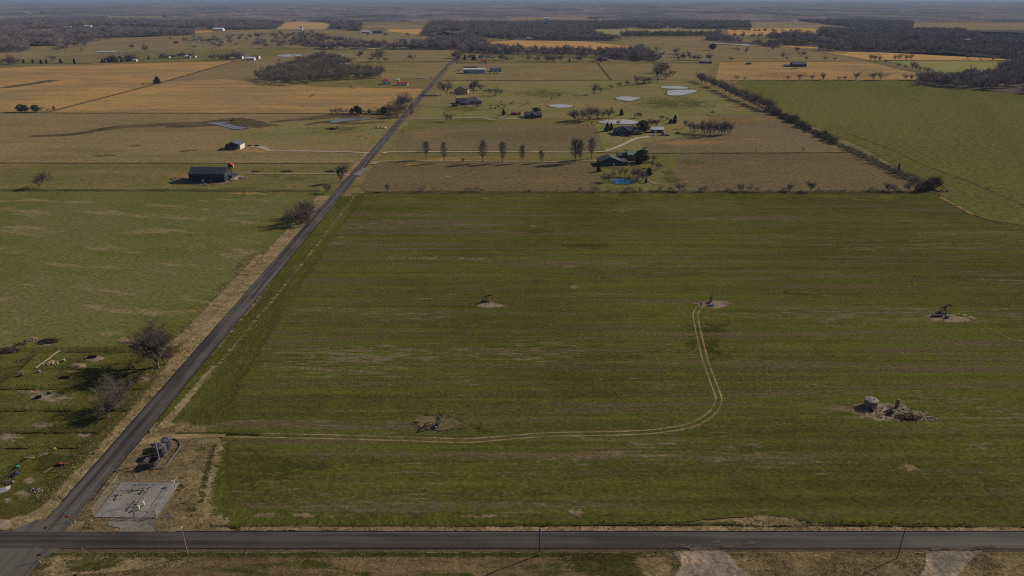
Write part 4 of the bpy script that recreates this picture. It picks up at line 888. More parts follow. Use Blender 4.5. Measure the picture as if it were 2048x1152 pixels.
tree('cedar', 1650, 274, 12, 'single dark cedar in the hedge by the far green field', None, 1.2); tree('cedar', 1796, 345, 16, 'dark narrow cedar near the sparse end of the hedge', None, 0.8)
# trees along the far edge of the far green field
for x, h in [(1474, 10), (1488, 7), (1576, 10), (1597, 15), (1625, 12), (1647, 15), (1676, 9), (1690, 9), (1712, 18), (1747, 17), (1759, 18), (1810, 13), (1823, 12)]:
    tree('mid', x, 160.5, h, 'bare tree on the top edge of the far green field', 'trees on the top edge of the far green field', 1.25, parts=False)
for x, y, h in [(1573, 121.5, 10), (1613, 121.5, 10), (1651, 121.5, 10), (1668, 121.5, 8), (1740, 122, 14), (1750, 123, 15), (1757, 124, 13), (1790, 121, 11), (1800, 121, 14), (1812, 121, 12), (1822, 121, 14), (1770, 128, 10), (1795, 135, 10), (1810, 138, 9), (1824, 139, 18), (1832, 141, 14), (1848, 146, 14), (1855, 147, 12), (1838, 143, 12), (1960, 122, 6), (1985, 122, 8)]:
    tree('mid', x, y, h, 'bare tree on the fence lines round the small far green meadow', 'trees round the small far meadow', 1.1, parts=False)
# dark tree row left of the road
for i in range(26):
    x = 665 + i * 5.6; y = 228.5 - (i % 2)
    tree('bushy' if i in (7, 9, 10, 13, 18) else 'mid', x + trng.uniform(-2, 2), y, (7 + trng.random() * 7) + (10 if i > 19 else 0) + (4 if i in (9, 10) else 0), 'tree in the dark row between the orange prairie and the muddy pool', 'dark tree row by the muddy pool', 1.1, parts=False)
# the wood below the farm pond
def in_poly(x, y, poly):
    c = False; n = len(poly)
    for i in range(n):
        x1, y1 = poly[i]; x2, y2 = poly[i - 1]
        if (y1 > y) != (y2 > y) and x < (x2 - x1) * (y - y1) / (y2 - y1) + x1: c = not c
    return c
wood_a = [(512, 158), (530, 168), (585, 172), (620, 168), (660, 162), (768, 157), (766, 148), (700, 142), (690, 122), (640, 112), (610, 122), (570, 132), (540, 142)]
k = 0
cand = []
for i in range(900):
    x, y = trng.uniform(512, 768), trng.uniform(110, 172)
    if in_poly(x, y, wood_a) and all((P(x, y) - q).length > 9.5 for q in cand): cand.append(P(x, y)); tree('mid', x, y, trng.uniform(15, 22) * (0.65 + 0.35 * (y - 110) / 60), 'bare tree in the brown wood beside the orange prairie', 'trees of the brown wood by the orange prairie', trng.uniform(1.1, 1.5), parts=False, name='wood_tree')
# ------------------------------------------------------------------ far woods: nobody could count them
def wood_floor(poly): sheet('wood_floor', poly, G['litter_far'], rough=1.5)
def gn_wood(name, pts, kinds, hmin, hmax):
    me = bpy.data.meshes.new(name); me.vertices.add(len(pts)); me.vertices.foreach_set("co", np.asarray([(p[0], p[1], 0.1) for p in pts], dtype=np.float32).ravel())
    o = link_mesh(name, me); tag(o, kind='stuff')
    ng = bpy.data.node_groups.new(name, 'GeometryNodeTree'); ng.interface.new_socket('Geometry', in_out='INPUT', socket_type='NodeSocketGeometry'); ng.interface.new_socket('Geometry', in_out='OUTPUT', socket_type='NodeSocketGeometry')
    gi, go = ng.nodes.new('NodeGroupInput'), ng.nodes.new('NodeGroupOutput')
    iop = ng.nodes.new('GeometryNodeInstanceOnPoints'); jg = ng.nodes.new('GeometryNodeJoinGeometry')
    for src in kinds:
        oi = ng.nodes.new('GeometryNodeObjectInfo'); oi.inputs['Object'].default_value = src; oi.inputs['As Instance'].default_value = True; ng.links.new(oi.outputs['Geometry'], jg.inputs[0])
    rv = ng.nodes.new('FunctionNodeRandomValue'); rv.data_type = 'FLOAT_VECTOR'
    rv.inputs[0].default_value = (0, 0, 0); rv.inputs[1].default_value = (0, 0, 6.283)
    rs = ng.nodes.new('FunctionNodeRandomValue'); rs.data_type = 'FLOAT_VECTOR'
    rs.inputs[0].default_value = (hmin * 1.15, hmin * 1.15, hmin); rs.inputs[1].default_value = (hmax * 1.2, hmax * 1.2, hmax); rs.inputs['Seed'].default_value = 3
    iop.inputs['Pick Instance'].default_value = True
    ng.links.new(gi.outputs[0], iop.inputs['Points']); ng.links.new(jg.outputs[0], iop.inputs['Instance'])
    e2r = ng.nodes.new('FunctionNodeEulerToRotation'); ng.links.new(rv.outputs[0], e2r.inputs[0]); ng.links.new(e2r.outputs[0], iop.inputs['Rotation'])
    ng.links.new(rs.outputs[0], iop.inputs['Scale']); ng.links.new(iop.outputs[0], go.inputs[0])
    md = o.modifiers.new('trees', 'NODES'); md.node_group = ng; return o
FAR_SRC = []
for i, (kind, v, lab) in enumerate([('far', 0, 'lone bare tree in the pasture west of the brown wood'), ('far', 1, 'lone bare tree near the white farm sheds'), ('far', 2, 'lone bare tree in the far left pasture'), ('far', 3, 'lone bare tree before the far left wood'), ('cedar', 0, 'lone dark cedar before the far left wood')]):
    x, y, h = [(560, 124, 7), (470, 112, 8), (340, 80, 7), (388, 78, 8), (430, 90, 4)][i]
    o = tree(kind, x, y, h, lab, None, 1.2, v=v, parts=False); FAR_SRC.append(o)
wrng = random.Random(9)
CLW = [[(P(*q).x, P(*q).y) for q in c] for c in CLEAR + [[(1690, 66), (1765, 66), (1760, 72), (1700, 72)], [(1580, 80), (1640, 80), (1640, 84), (1585, 84)], [(1960, 92), (2030, 92), (2030, 98), (1965, 98)], [(60, 76), (110, 76), (108, 82), (64, 82)], [(200, 66), (240, 66), (238, 69), (204, 69)]]]
def fill(poly, sp):
    ws = [P(x, y) for x, y in poly]; x0, x1 = min(w.x for w in ws), max(w.x for w in ws); y0, y1 = min(w.y for w in ws), max(w.y for w in ws); w2 = [(w.x, w.y) for w in ws]; out = []
    ny, nx = int((y1 - y0) / sp) + 1, int((x1 - x0) / sp) + 1
    for j in range(ny):
        for i in range(nx):
            x, y = x0 + (i + wrng.random()) * sp, y0 + (j + wrng.random()) * sp
            if in_poly(x, y, w2) and not any(in_poly(x, y, c) for c in CLW) and not (mnoise.noise(Vector((x / 110, y / 190, 2))) < -0.16 and wrng.random() < 0.85): out.append((x, y))
    return out
def line_pts(px, sp, width):
    ws = [P(x, y) for x, y in px]; out = []
    for a, b in zip(ws, ws[1:]):
        L = (b - a).length; n = max(1, int(L / sp)); nn = Vector((-(b - a).y, (b - a).x, 0)).normalized()
        for i in range(n):
            q = a.lerp(b, (i + wrng.random()) / n) + nn * wrng.uniform(-width, width); out.append((q.x, q.y))
    return out
WOODS = [
    [(-150, 108), (40, 104), (62, 98), (50, 88), (125, 92), (180, 84), (240, 74), (300, 70), (350, 72), (390, 70), (390, 62), (250, 60), (245, 56), (130, 60), (40, 64), (-150, 66)],
    [(-150, 68), (50, 66), (120, 58), (250, 53), (390, 58), (480, 60), (550, 58), (568, 46), (500, 44), (-200, 44)],
    [(650, 58), (720, 62), (725, 48), (700, 44), (560, 43), (655, 45), (668, 52)],
    [(640, 100), (700, 98), (760, 99), (905, 100), (905, 92), (840, 92), (760, 92), (720, 88), (660, 92), (600, 86)],
    [(850, 88), (880, 90), (920, 100), (1000, 106), (1010, 98), (975, 98), (975, 86), (940, 74), (870, 78)],
    [(845, 72), (890, 64), (1024, 80), (1150, 82), (1240, 81), (1190, 70), (1185, 58), (1200, 46), (1020, 48), (860, 46)],
    [(1240, 73), (1435, 72), (1440, 66), (1250, 66)], [(1190, 58), (1430, 58), (1500, 60), (1500, 46), (1200, 45)],
    [(915, 128), (905, 112), (940, 104), (1000, 108), (1080, 109), (1200, 108), (1235, 120), (1310, 124), (1308, 112), (1280, 98), (1250, 100), (1235, 104), (1100, 103), (985, 99), (925, 100)],
    [(1560, 90), (1640, 94), (1640, 102), (1745, 104), (1900, 105), (1960, 112), (2060, 122), (2400, 140), (2300, 76), (2048, 76), (1970, 74), (1905, 60), (1820, 62), (1720, 62), (1640, 60), (1640, 72), (1700, 86), (1640, 86), (1550, 84)],
    [(1540, 76), (1640, 84), (1640, 74), (1540, 68)], [(1410, 80), (1450, 84), (1560, 96), (1560, 92), (1450, 78), (1430, 72)],
    [(1825, 168), (1870, 172), (1990, 182), (2048, 188), (2400, 205), (2400, 130), (2048, 124), (1998, 134), (2004, 150), (1900, 158), (1830, 160)],
    [(1825, 60), (2080, 66), (2400, 80), (2400, 44), (2080, 44), (2080, 50), (1825, 46), (1720, 44), (1590, 42), (1700, 54), (1720, 60)],
]
allp = []
for w in WOODS:
    wood_floor(w); allp += fill(w, 14)
lines = [([(640, 76), (660, 82), (700, 84)], 8, 6), ([(590, 90), (600, 76), (640, 76)], 14, 14), ([(505, 92), (530, 86), (560, 90)], 22, 16), ([(375, 84), (430, 86)], 18, 10), ([(480, 76), (560, 74), (640, 72)], 22, 14), ([(0, 130), (20, 130), (35, 128)], 7, 6), ([(215, 124), (250, 124), (280, 122)], 7, 8), ([(330, 118), (350, 117), (385, 118)], 10, 10),
         ([(420, 121), (450, 120), (490, 117)], 7, 10), ([(120, 100), (125, 95), (180, 92)], 10, 6), ([(1450, 62), (1640, 68)], 22, 6), ([(1460, 74), (1640, 78)], 14, 8), ([(1024, 108), (1100, 111), (1190, 115)], 14, 8), ([(945, 118), (1020, 122)], 16, 12), ([(1060, 122), (1100, 124), (1200, 122)], 20, 8), ([(720, 72), (850, 74)], 45, 20), ([(900, 74), (960, 70)], 20, 10),
         ([(1350, 122), (1380, 120), (1420, 122)], 12, 8), ([(1930, 118), (2040, 122)], 14, 6), ([(1640, 100), (1700, 106)], 10, 6)]
for pl, sp in [([(430, 97), (640, 97), (640, 68), (480, 72), (400, 82)], 55), ([(915, 123), (1300, 124), (1300, 108), (930, 110)], 60), ([(20, 118), (500, 100), (500, 90), (130, 96)], 120), ([(1250, 122), (1720, 120), (1560, 96), (1260, 100)], 110), ([(650, 125), (900, 123), (900, 102), (660, 104)], 130)]: allp += fill(pl, sp)
for px, sp, wd in lines: allp += line_pts(px, sp, wd)
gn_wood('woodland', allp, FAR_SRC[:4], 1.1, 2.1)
ced = []
for px, sp, wd in [([(200, 125), (240, 124.5), (262, 124)], 6, 5), ([(48, 126), (85, 128), (130, 127)], 16, 3), ([(140, 128), (160, 128)], 30, 3), ([(855, 63), (930, 62)], 9, 8), ([(262, 122), (280, 121)], 10, 4), ([(295, 119), (300, 119)], 10, 3), ([(932, 121), (950, 119)], 8, 8), ([(965, 75), (1020, 78)], 10, 8), ([(430, 118), (480, 117)], 16, 6), ([(1130, 126), (1220, 123)], 40, 10), ([(835, 85), (860, 84)], 12, 8)]: ced += line_pts(px, sp, wd)
gn_wood('evergreen_wood', ced, FAR_SRC[4:], 0.7, 1.2)
# canopy of the wooded hills out to the horizon
def far_canopy():
    rows = [44 - 0.5 * i for i in range(83)]; xs = list(range(-700, 2760, 5)); nx = len(xs)
    clear = [[(-50, 62), (118, 62), (118, 52), (-50, 56)], [(130, 48), (192, 48), (192, 40), (132, 41)], [(215, 38), (328, 38), (328, 32), (218, 32)], [(680, 39), (820, 39), (815, 36), (685, 36)], [(1020, 43), (1195, 42), (1195, 33), (1020, 35)], [(1585, 48), (1700, 48), (1592, 42)], [(1820, 60), (2090, 60), (2090, 46), (1822, 46)],
             [(466, 27), (508, 22), (508, 18), (470, 23)], [(0, 16.5), (115, 16), (110, 14), (0, 14)], [(50, 29), (86, 28), (84, 25), (52, 25)], [(345, 13), (418, 13.5), (410, 11), (350, 11)], [(622, 20.5), (700, 20.5), (690, 17), (625, 17.5)], [(712, 20), (790, 19), (785, 16.5), (715, 17)], [(835, 18), (880, 17.5), (870, 15), (838, 15)], [(910, 21), (960, 21), (955, 18.5), (912, 18.5)], [(975, 16), (1060, 14.5), (1050, 11.5), (980, 12)], [(1340, 14), (1420, 14), (1410, 12.5), (1345, 12.5)], [(1430, 13.5), (1560, 13), (1550, 10.5), (1440, 11)], [(1570, 8.5), (1700, 8), (1690, 6), (1580, 6)], [(1830, 11), (1920, 11), (1910, 8), (1840, 8)], [(1230, 14), (1300, 13.5), (1290, 11), (1240, 11.5)], [(200, 14), (240, 14), (238, 10), (204, 10)], [(310, 14.5), (340, 14), (336, 11), (312, 11)], [(110, 8), (180, 8), (176, 6), (116, 6)], [(1980, 14), (2100, 14), (2090, 10), (1985, 10)]]
    for i in range(90):
        cy = 6 + 37 * wrng.random() ** 1.3; cx = wrng.uniform(-40, 2090); w_, h_ = wrng.uniform(14, 60), 0.35 + 0.8 * wrng.random() * cy / 30
        clear.append([(cx - w_, cy), (cx - w_ * 0.4, cy - h_), (cx + w_ * 0.7, cy - h_), (cx + w_, cy), (cx + w_ * 0.3, cy + h_), (cx - w_ * 0.7, cy + h_)])
    V = np.zeros((len(rows), nx, 3)); dead = np.zeros((len(rows), nx), bool)
    for i, y in enumerate(rows):
        for j, x in enumerate(xs):
            p = P(x, y); q = Vector((p.x / 260, p.y / 420, 0)); q2 = Vector((p.x / 1800, p.y / 2600, 4.0))
            h = 8 + 4.5 * mnoise.noise(q) + wrng.uniform(-2.5, 2.5) + max(0, mnoise.noise(q2)) * 16 * min(1, max(0, (40 - y) / 20))
            ridge = math.exp(-((x - 1300) / 130.0) ** 2 - ((y - 16) / 3.5) ** 2) * 32 + math.exp(-((x - 1660) / 60.0) ** 2 - ((y - 7) / 1.5) ** 2) * 50
            V[i, j] = (p.x, p.y, h + ridge)
            if y < 30 and wrng.random() < 0.0: dead[i, j] = True
            for c in clear:
                if in_poly(x, y, c): dead[i, j] = True; V[i, j, 2] = -2.0; break
    F = []
    for i in range(len(rows) - 1):
        for j in range(nx - 1):
            if dead[i, j] and dead[i + 1, j] and dead[i, j + 1] and dead[i + 1, j + 1]: continue
            a = i * nx + j; F.append((a, a + 1, a + nx + 1, a + nx))
    V[0, :, 2] = -1
    me = np_mesh('far_woodland', V.reshape(-1, 3), np.array(F))
    t = NT('far_canopy'); g = t.n("ShaderNodeNewGeometry"); pos = g.outputs['Position']
    n = t.noise(t.scaled(pos, (0.0016, 0.0007, 0)), 1, 4, 0.6); n2 = t.noise(t.scaled(pos, (0.006, 0.003, 0)), 1, 5, 0.75)
    c = t.mix(t.ramp(n, 0.4, 0.62), S(98, 88, 86), S(68, 66, 68)); c = t.mix(1.0, c, t.math('ADD', t.math('MULTIPLY', n2, 2.0), 0.0), 'MULTIPLY')
    t.l(t.bsdf(c, 1.0, 0), t.out.inputs[0]); me.materials.append(t.m)
    tag(link_mesh('far_woodland', me), kind='stuff')
    for c in clear:
        k = G['far_tan']
        sheet('far_field', [(x, y) for x, y in c], k, rough=0.5, z=1.0 if c[0][1] > 22 else 6.0)
far_canopy()
# ------------------------------------------------------------------ built things
for k, c, kw in [('barn_black', S(30, 33, 42), {}), ('roof_navy', S(42, 46, 58), dict(var=0.12)), ('roof_grey', S(74, 74, 80), dict(var=0.15)), ('roof_dark', S(58, 58, 64), dict(var=0.18)), ('roof_green', S(60, 70, 61), dict(var=0.15)),
                 ('roof_palegreen', S(86, 106, 92), dict(var=0.12)), ('roof_red', S(128, 44, 40), dict(var=0.15)), ('red', S(132, 50, 40), dict(var=0.15)), ('red_barn', S(96, 42, 34), {}), ('white', S(172, 164, 154), dict(var=0.12)), ('offwhite', S(160, 152, 142), dict(var=0.12)),
                 ('tan_wall', S(150, 130, 104), {}), ('brown_wall', S(112, 86, 68), {}), ('slate_wall', S(98, 106, 120), dict(var=0.1)), ('blue_wall', S(120, 132, 150), dict(var=0.1)), ('dark_wall', S(50, 50, 52), {}), ('teal_wall', S(58, 76, 82), {}), ('pale_roof', S(170, 176, 190), dict(var=0.1)),
                 ('wood', S(134, 108, 82), {}), ('post_wood', S(62, 52, 44), {}), ('pole_wood', S(120, 100, 84), {}), ('pole_dark', S(70, 60, 54), {}), ('steel', S(104, 104, 106), dict(metal=0.0, rough=0.5)), ('galv', S(116, 112, 108), dict(rough=0.5)), ('pipe', S(98, 99, 102), dict(rough=0.45)),
                 ('tank_grey', S(58, 57, 64), dict(var=0.2, wear=S(104, 88, 78))), ('tank_open', S(56, 54, 58), dict(var=0.2, wear=S(96, 78, 64))), ('tank_white', S(104, 96, 90), dict(var=0.15, wear=S(88, 78, 70))), ('berm', S(84, 83, 86), dict(var=0.2)), ('rust', S(96, 68, 50), dict(var=0.3)), ('jack', S(40, 42, 44), dict(var=0.3, wear=S(60, 48, 40))), ('jack_green', S(34, 46, 46), dict(var=0.3)),
                 ('glass', S(26, 30, 38), dict(rough=0.1, spec=0.6, var=0.05)), ('black', S(22, 22, 24), dict(var=0.2)), ('tyre', S(20, 20, 21), dict(rough=0.9)), ('car_red', S(126, 24, 30), dict(rough=0.25, spec=0.5, var=0.05)), ('car_black', S(28, 30, 36), dict(rough=0.25, spec=0.5, var=0.05)), ('car_white', S(176, 184, 200), dict(rough=0.25, spec=0.5, var=0.05)),
                 ('car_blue', S(70, 80, 96), dict(rough=0.25, spec=0.5, var=0.05)), ('sign_red', S(222, 84, 66), dict(var=0.05)), ('sign_green', S(52, 112, 104), dict(var=0.05)), ('sign_back', S(60, 58, 58), {}), ('cow', S(24, 22, 22), {}), ('cow_brown', S(82, 60, 44), {}), ('hay', S(128, 106, 74), {}), ('wrap', S(186, 190, 196), dict(var=0.1)), ('blue', S(52, 60, 74), {}), ('yellow', S(168, 138, 50), {}), ('orange', S(190, 120, 40), {}),
                 ('stone', S(128, 112, 98), dict(var=0.3)), ('brush', S(70, 56, 44), dict(var=0.35)), ('log', S(122, 104, 84), dict(var=0.25)), ('concrete', S(124, 112, 98), dict(var=0.2)), ('mound', S(116, 96, 74), dict(var=0.25))]:
    M[k] = plain(k, c, **kw)
def mesh_fence_mat():
    t = NT('chain_mesh'); tr = t.n("ShaderNodeBsdfTransparent"); mx = t.n("ShaderNodeMixShader"); mx.inputs[0].default_value = 0.09
    b = t.bsdf(S(150, 148, 144), 0.5, 0.3); t.l(tr.outputs[0], mx.inputs[1]); t.l(b, mx.inputs[2]); t.l(mx.outputs[0], t.out.inputs[0]); return t.m
M['chain'] = mesh_fence_mat()
ZB = 0.12
def G0(x, y, dz=ZB):
    p = P(x, y); p.z = dz; return p

# ---- houses
def gable_poly(w, e, r): return [(-w / 2, 0), (w / 2, 0), (w / 2, e), (0, e + r), (-w / 2, e)]
def swapxy(mb):
    mb.v = [(y, x, z) for x, y, z in mb.v]
def house(name, label, x, y, L, W, e, r, wall, roof, ridge='x', rz=0.0, cat='house', group=None, wins=(), doors=(), over=0.4, hip=False, dmat='white', wmat='glass', chimney=None, porch=None, front=True):
    """front wall's middle stands at pixel (x, y); L along x, W deep"""
    c = P(x, y); d = Vector((-math.sin(rz), math.cos(rz), 0)); c = c + d * (W / 2 if front else 0); c.z = 0.05
    root = empty(name, c, rz, label, cat, group)
    a, b = (W, L) if ridge == 'x' else (L, W)
    mb = MB()
    if hip: mb.box((0, 0, e / 2), (L, W, e))
    else:
        mb.prism(gable_poly(a, e, r), -b / 2, b / 2)
        if ridge == 'x': swapxy(mb)
    wl = mb.build('wall', M[wall], root)
    mb = MB(); t = 0.22
    if hip:
        hl, hw = L / 2 + over, W / 2 + over; q = (hl - hw) if hl > hw else 0.1; q2 = 0.0 if hl > hw else hw - hl
        base = [(-hl, -hw, e), (hl, -hw, e), (hl, hw, e), (-hl, hw, e)]; up = [(x_, y_, z_ + t) for x_, y_, z_ in base]; top = [(-q, -q2, e + r + t), (q, q2, e + r + t)]
        mb.add(base + up + top, [(0, 3, 2, 1)] + [(i, (i + 1) % 4, 4 + (i + 1) % 4, 4 + i) for i in range(4)] + [(4, 5, 9, 8), (6, 7, 8, 9), (5, 6, 9), (7, 4, 8)])
    else:
        s = r / (a / 2)
        for sg in (-1, 1):
            mb.prism([(sg * (a / 2 + over), e - over * s + 0.02), (0, e + r + 0.02), (0, e + r + t), (sg * (a / 2 + over), e - over * s + t)], -b / 2 - over, b / 2 + over)
        if ridge == 'x': swapxy(mb)
    rf = mb.build('roof', M[roof], root)
    if chimney:
        m2 = MB(); m2.box((chimney[0], chimney[1], e + r), (0.7, 0.7, 2.0)); m2.build('chimney', M['brown_wall'], rf)
    def face(f, u, z, w, h, dep):
        if f == 'S': return (u, -W / 2 - dep / 2 + 0.02, z), (w, dep, h)
        if f == 'N': return (u, W / 2 + dep / 2 - 0.02, z), (w, dep, h)
        if f == 'E': return (L / 2 + dep / 2 - 0.02, u, z), (dep, w, h)
        return (-L / 2 - dep / 2 + 0.02, u, z), (dep, w, h)
    for f, u, z, w, h in wins:
        m2 = MB(); m2.box(*face(f, u, z, w + 0.2, h + 0.2, 0.08)); fr = m2.build('window', M['offwhite'], root)
        m2 = MB(); m2.box(*face(f, u, z, w, h, 0.12)); m2.build('pane', M[wmat], fr)
    for f, u, w, h in doors:
        m2 = MB(); m2.box(*face(f, u, h / 2, w, h, 0.1)); dr = m2.build('door', M[dmat], root)
    return root
b = house('barn_house', 'long black metal barn house with navy roof and a side porch', 415, 365.5, 25.0, 15.0, 6.3, 3.1, 'barn_black', 'roof_navy', wins=[('S', 3.5, 4.6, 1.2, 1.0), ('S', 7.0, 4.6, 1.2, 1.0), ('S', 2.5, 1.7, 0.9, 0.9), ('E', -3.0, 4.8, 0.9, 1.4), ('E', 0, 5.2, 0.9, 1.4), ('E', 3, 4.8, 0.9, 1.4), ('E', -2.5, 1.8, 1.0, 1.6)], doors=[('S', -2.8, 1.2, 2.6)], over=0.35)
for o in b.children:
    if o.name.startswith('wall'): o.data.materials.clear(); o.data.materials.append(M['barn_black'])
mb = MB(); mb.box((12.6, 0, 0.25), (0.5, 15.2, 0.5)); mb.build('foundation', M['wood'], b)
mb = MB(); mb.prism([(12.4, 3.6), (17.3, 2.7), (17.3, 2.85), (12.4, 3.8)], -1.0, 7.2); mb.build('porch_roof', M['roof_navy'], b)
mb = MB(); mb.box((15.0, 2.6, 0.35), (5.0, 9.6, 0.5)); dk = mb.build('deck', M['wood'], b)
mb = MB()
for i in range(12): mb.box((17.3, -2.0 + i * 0.8, 1.1), (0.1, 0.1, 1.0))
for i in range(7): mb.box((12.7 + i * 0.75, -2.1, 1.1), (0.1, 0.1, 1.0))
mb.box((17.3, 2.6, 1.62), (0.14, 9.6, 0.12)); mb.box((15.0, -2.1, 1.62), (4.7, 0.14, 0.12)); mb.build('railing', M['white'], dk)
for yy in (-0.8, 3.0, 7.0):
    mb = MB(); mb.box((17.1, yy, 1.9), (0.16, 0.16, 1.7)); mb.build('porch_post', M['wood'], b)
# red-roofed hut behind it
house('red_shed', 'small shed with a bright red roof behind the black barn house', 461, 335, 3.6, 3.0, 1.7, 1.5, 'dark_wall', 'red', ridge='y', cat='shed', doors=[('E', 0, 1.2, 1.6)])
b = house('grey_house', 'grey gabled house with white garage front at the end of the pale drive', 466, 299.5, 12.5, 11.5, 4.0, 2.6, 'dark_wall', 'roof_grey', ridge='y', wins=[('S', -3, 1.8, 1.2, 1.2), ('S', 2, 1.8, 1.2, 1.2)], doors=[('E', -2.5, 2.8, 2.6), ('E', 2.5, 2.8, 2.6)])
mb = MB(); mb.box((6.32, 0, 2.0), (0.12, 11.2, 3.9)); mb.build('garage_front', M['white'], b)
mb = MB(); mb.prism([(-5.8, 2.6), (-5.8, 2.45), (6.0, 2.45), (6.0, 2.6)], -8.4, -5.8); mb.build('porch_roof', M['roof_grey'], b)
for xx in (0.0, 5.8):
    mb = MB(); mb.box((xx, -8.2, 1.2), (0.18, 0.18, 2.4)); mb.build('porch_post', M['white'], b)
mb = MB(); mb.box((3, -7.4, 0.2), (6.4, 3.0, 0.4)); mb.build('porch_floor', M['wood'], b)
# farmsteads along the road
house('white_house', 'white house with red roof behind the orange prairie', 774, 169, 14.5, 12, 3.6, 3.4, 'white', 'roof_red', ridge='y', rz=0.15, wins=[('S', -3, 1.9, 1.4, 1.4), ('S', 3, 1.9, 1.4, 1.4), ('E', 0, 1.9, 1.4, 1.4)], doors=[('S', 0, 1.2, 2.2)])
house('white_garage', 'low white house with dark red roof beside the white red-roofed house', 804, 171.5, 17, 9, 2.9, 1.7, 'white', 'roof_red', rz=0.05, wins=[('S', -5, 1.7, 1.3, 1.2), ('S', 5, 1.7, 1.3, 1.2)], doors=[('S', 0, 1.3, 2.2)])
house('white_shed', 'tiny white shed behind the low white house', 796, 162, 5, 4, 2.2, 1.2, 'white', 'pale_roof', cat='shed', doors=[('S', 0, 1.0, 1.8)])
b = house('tan_house', 'tan gabled outbuilding with dark roof on the loop drive', 922, 187, 18.5, 15, 4.6, 3.8, 'tan_wall', 'roof_dark', ridge='y', rz=-0.05, cat='barn', wins=[('S', 4, 2, 1.4, 1.4)], doors=[('W', 0, 3.2, 3.0)])
b = house('brick_house', 'large dark hip-roofed house beside the loop drive', 947, 209, 21, 17, 3.6, 4.4, 'brown_wall', 'roof_grey', hip=True, wins=[('S', 5, 1.8, 1.6, 1.4), ('S', 8, 1.8, 1.4, 1.4), ('W', 0, 1.8, 1.4, 1.4)], doors=[('S', 1, 1.2, 2.2)], chimney=(2, 3))
mb = MB(); mb.prism(gable_poly(9, 3.2, 2.6), -9.5, 9.5); swapxy(mb); mb.v = [(x_ - 13, y_ + 3, z_) for x_, y_, z_ in mb.v]; mb.build('wing', M['dark_wall'], b)
mb = MB()
for sg in (-1, 1): mb.prism([(sg * 5.0, 2.95), (0, 5.84), (0, 6.1), (sg * 5.0, 3.2)], -9.9, 9.9)
swapxy(mb); mb.v = [(x_ - 13, y_ + 3, z_) for x_, y_, z_ in mb.v]; mb.build('roof', M['roof_dark'], b)
house('blue_shed', 'small dark blue shed with pale edge in front of the large hip-roofed house', 930, 210.5, 11.5, 7, 2.6, 1.2, 'teal_wall', 'roof_dark', cat='shed', doors=[('S', 3, 1.2, 2.0)])
house('metal_shop', 'long pale blue metal shop building with white roof edge near the road end', 948.5, 147, 38, 14, 6.6, 1.6, 'blue_wall', 'white', cat='shop building', doors=[('S', -15, 4, 3.6)], dmat='black', over=0.2)
def quonset(name, label, x, y, L, W, h, mat, rz=0.0, cat='shed'):
    c = P(x, y); c.y += W / 2; c.z = 0.05; r = empty(name, c, rz, label, cat)
    pf = [(W / 2 * math.cos(math.pi * i / 12), h * math.sin(math.pi * i / 12) ** 0.8) for i in range(13)]
    mb = MB(); mb.prism(pf, -L / 2, L / 2); swapxy(mb); mb.build('shell', M[mat], r)
    mb = MB(); mb.box((0, -W / 2 + 0.2, 1.1), (3, 0.5, 2.2)); mb.build('door', M['dark_wall'], r); return r
quonset('round_shed', 'dark round-roofed shed behind the long pale blue shop', 940.5, 139, 26, 12, 5.0, 'roof_dark')
house('grey_shop', 'blue grey gabled shed with pale doors right of the long shop', 991, 144, 21, 13, 4.6, 2.6, 'slate_wall', 'roof_grey', cat='shed', doors=[('S', -3, 3, 3), ('S', 4, 3, 3)])
b = house('ranch_house', 'low dark ranch house at the end of the long curved drive', 1066, 236, 19, 12, 3.0, 2.4, 'dark_wall', 'roof_dark', wins=[('S', 5, 1.6, 1.4, 1.2), ('S', -6, 1.6, 1.4, 1.2)], doors=[('S', 0, 1.2, 2.1)])
mb = MB(); mb.prism(gable_poly(8, 2.9, 2.4), -9.0, -6.0); mb.build('porch', M['dark_wall'], b)
mb = MB()
for sg in (-1, 1): mb.prism([(sg * 4.5, 2.65), (0, 5.32), (0, 5.55), (sg * 4.5, 2.9)], -9.4, -1.0)
mb.build('porch_roof', M['roof_dark'], b)
house('red_top_shed', 'long dark shed with a rusty red top near the ranch house', 1031.5, 230.5, 10.5, 6, 2.4, 0.9, 'dark_wall', 'roof_red', cat='shed', doors=[('S', 2, 2, 2)])
b = house('gabled_house', 'dark teal house with steep gable and long grey roof by the round pond', 1256, 270, 25, 13, 3.2, 4.2, 'teal_wall', 'roof_dark', hip=True, wins=[('S', 7, 1.7, 1.6, 1.3), ('S', 10, 1.7, 1.2, 1.3), ('E', 2, 1.7, 1.2, 1.3)], doors=[('S', 3.5, 1.2, 2.1)], chimney=(5, 2))
mb = MB(); mb.prism([(-10.5, 0), (2.5, 0), (2.5, 3.0), (-4, 7.4), (-10.5, 3.0)], -8.5, -6.45); mb.build('gable_wall', M['teal_wall'], b)
mb = MB()
for sg in (-1, 1): mb.prism([(-4 + sg * 7.0, 2.7), (-4, 7.46), (-4, 7.75), (-4 + sg * 7.0, 3.0)], -9.0, 0.0)
mb.build('gable_roof', M['roof_dark'], b)
mb = MB(); mb.box((-4, -8.52, 4.6), (1.4, 0.1, 1.4)); mb.build('window', M['glass'], b)
house('red_barn', 'small red barn with pale blue metal roof by the parked cars', 1315, 266, 11.5, 8, 3.2, 1.9, 'red_barn', 'pale_roof', rz=-0.1, cat='barn', doors=[('S', -2, 2.4, 2.5)], wins=[('S', 3, 1.8, 0.8, 0.8)])
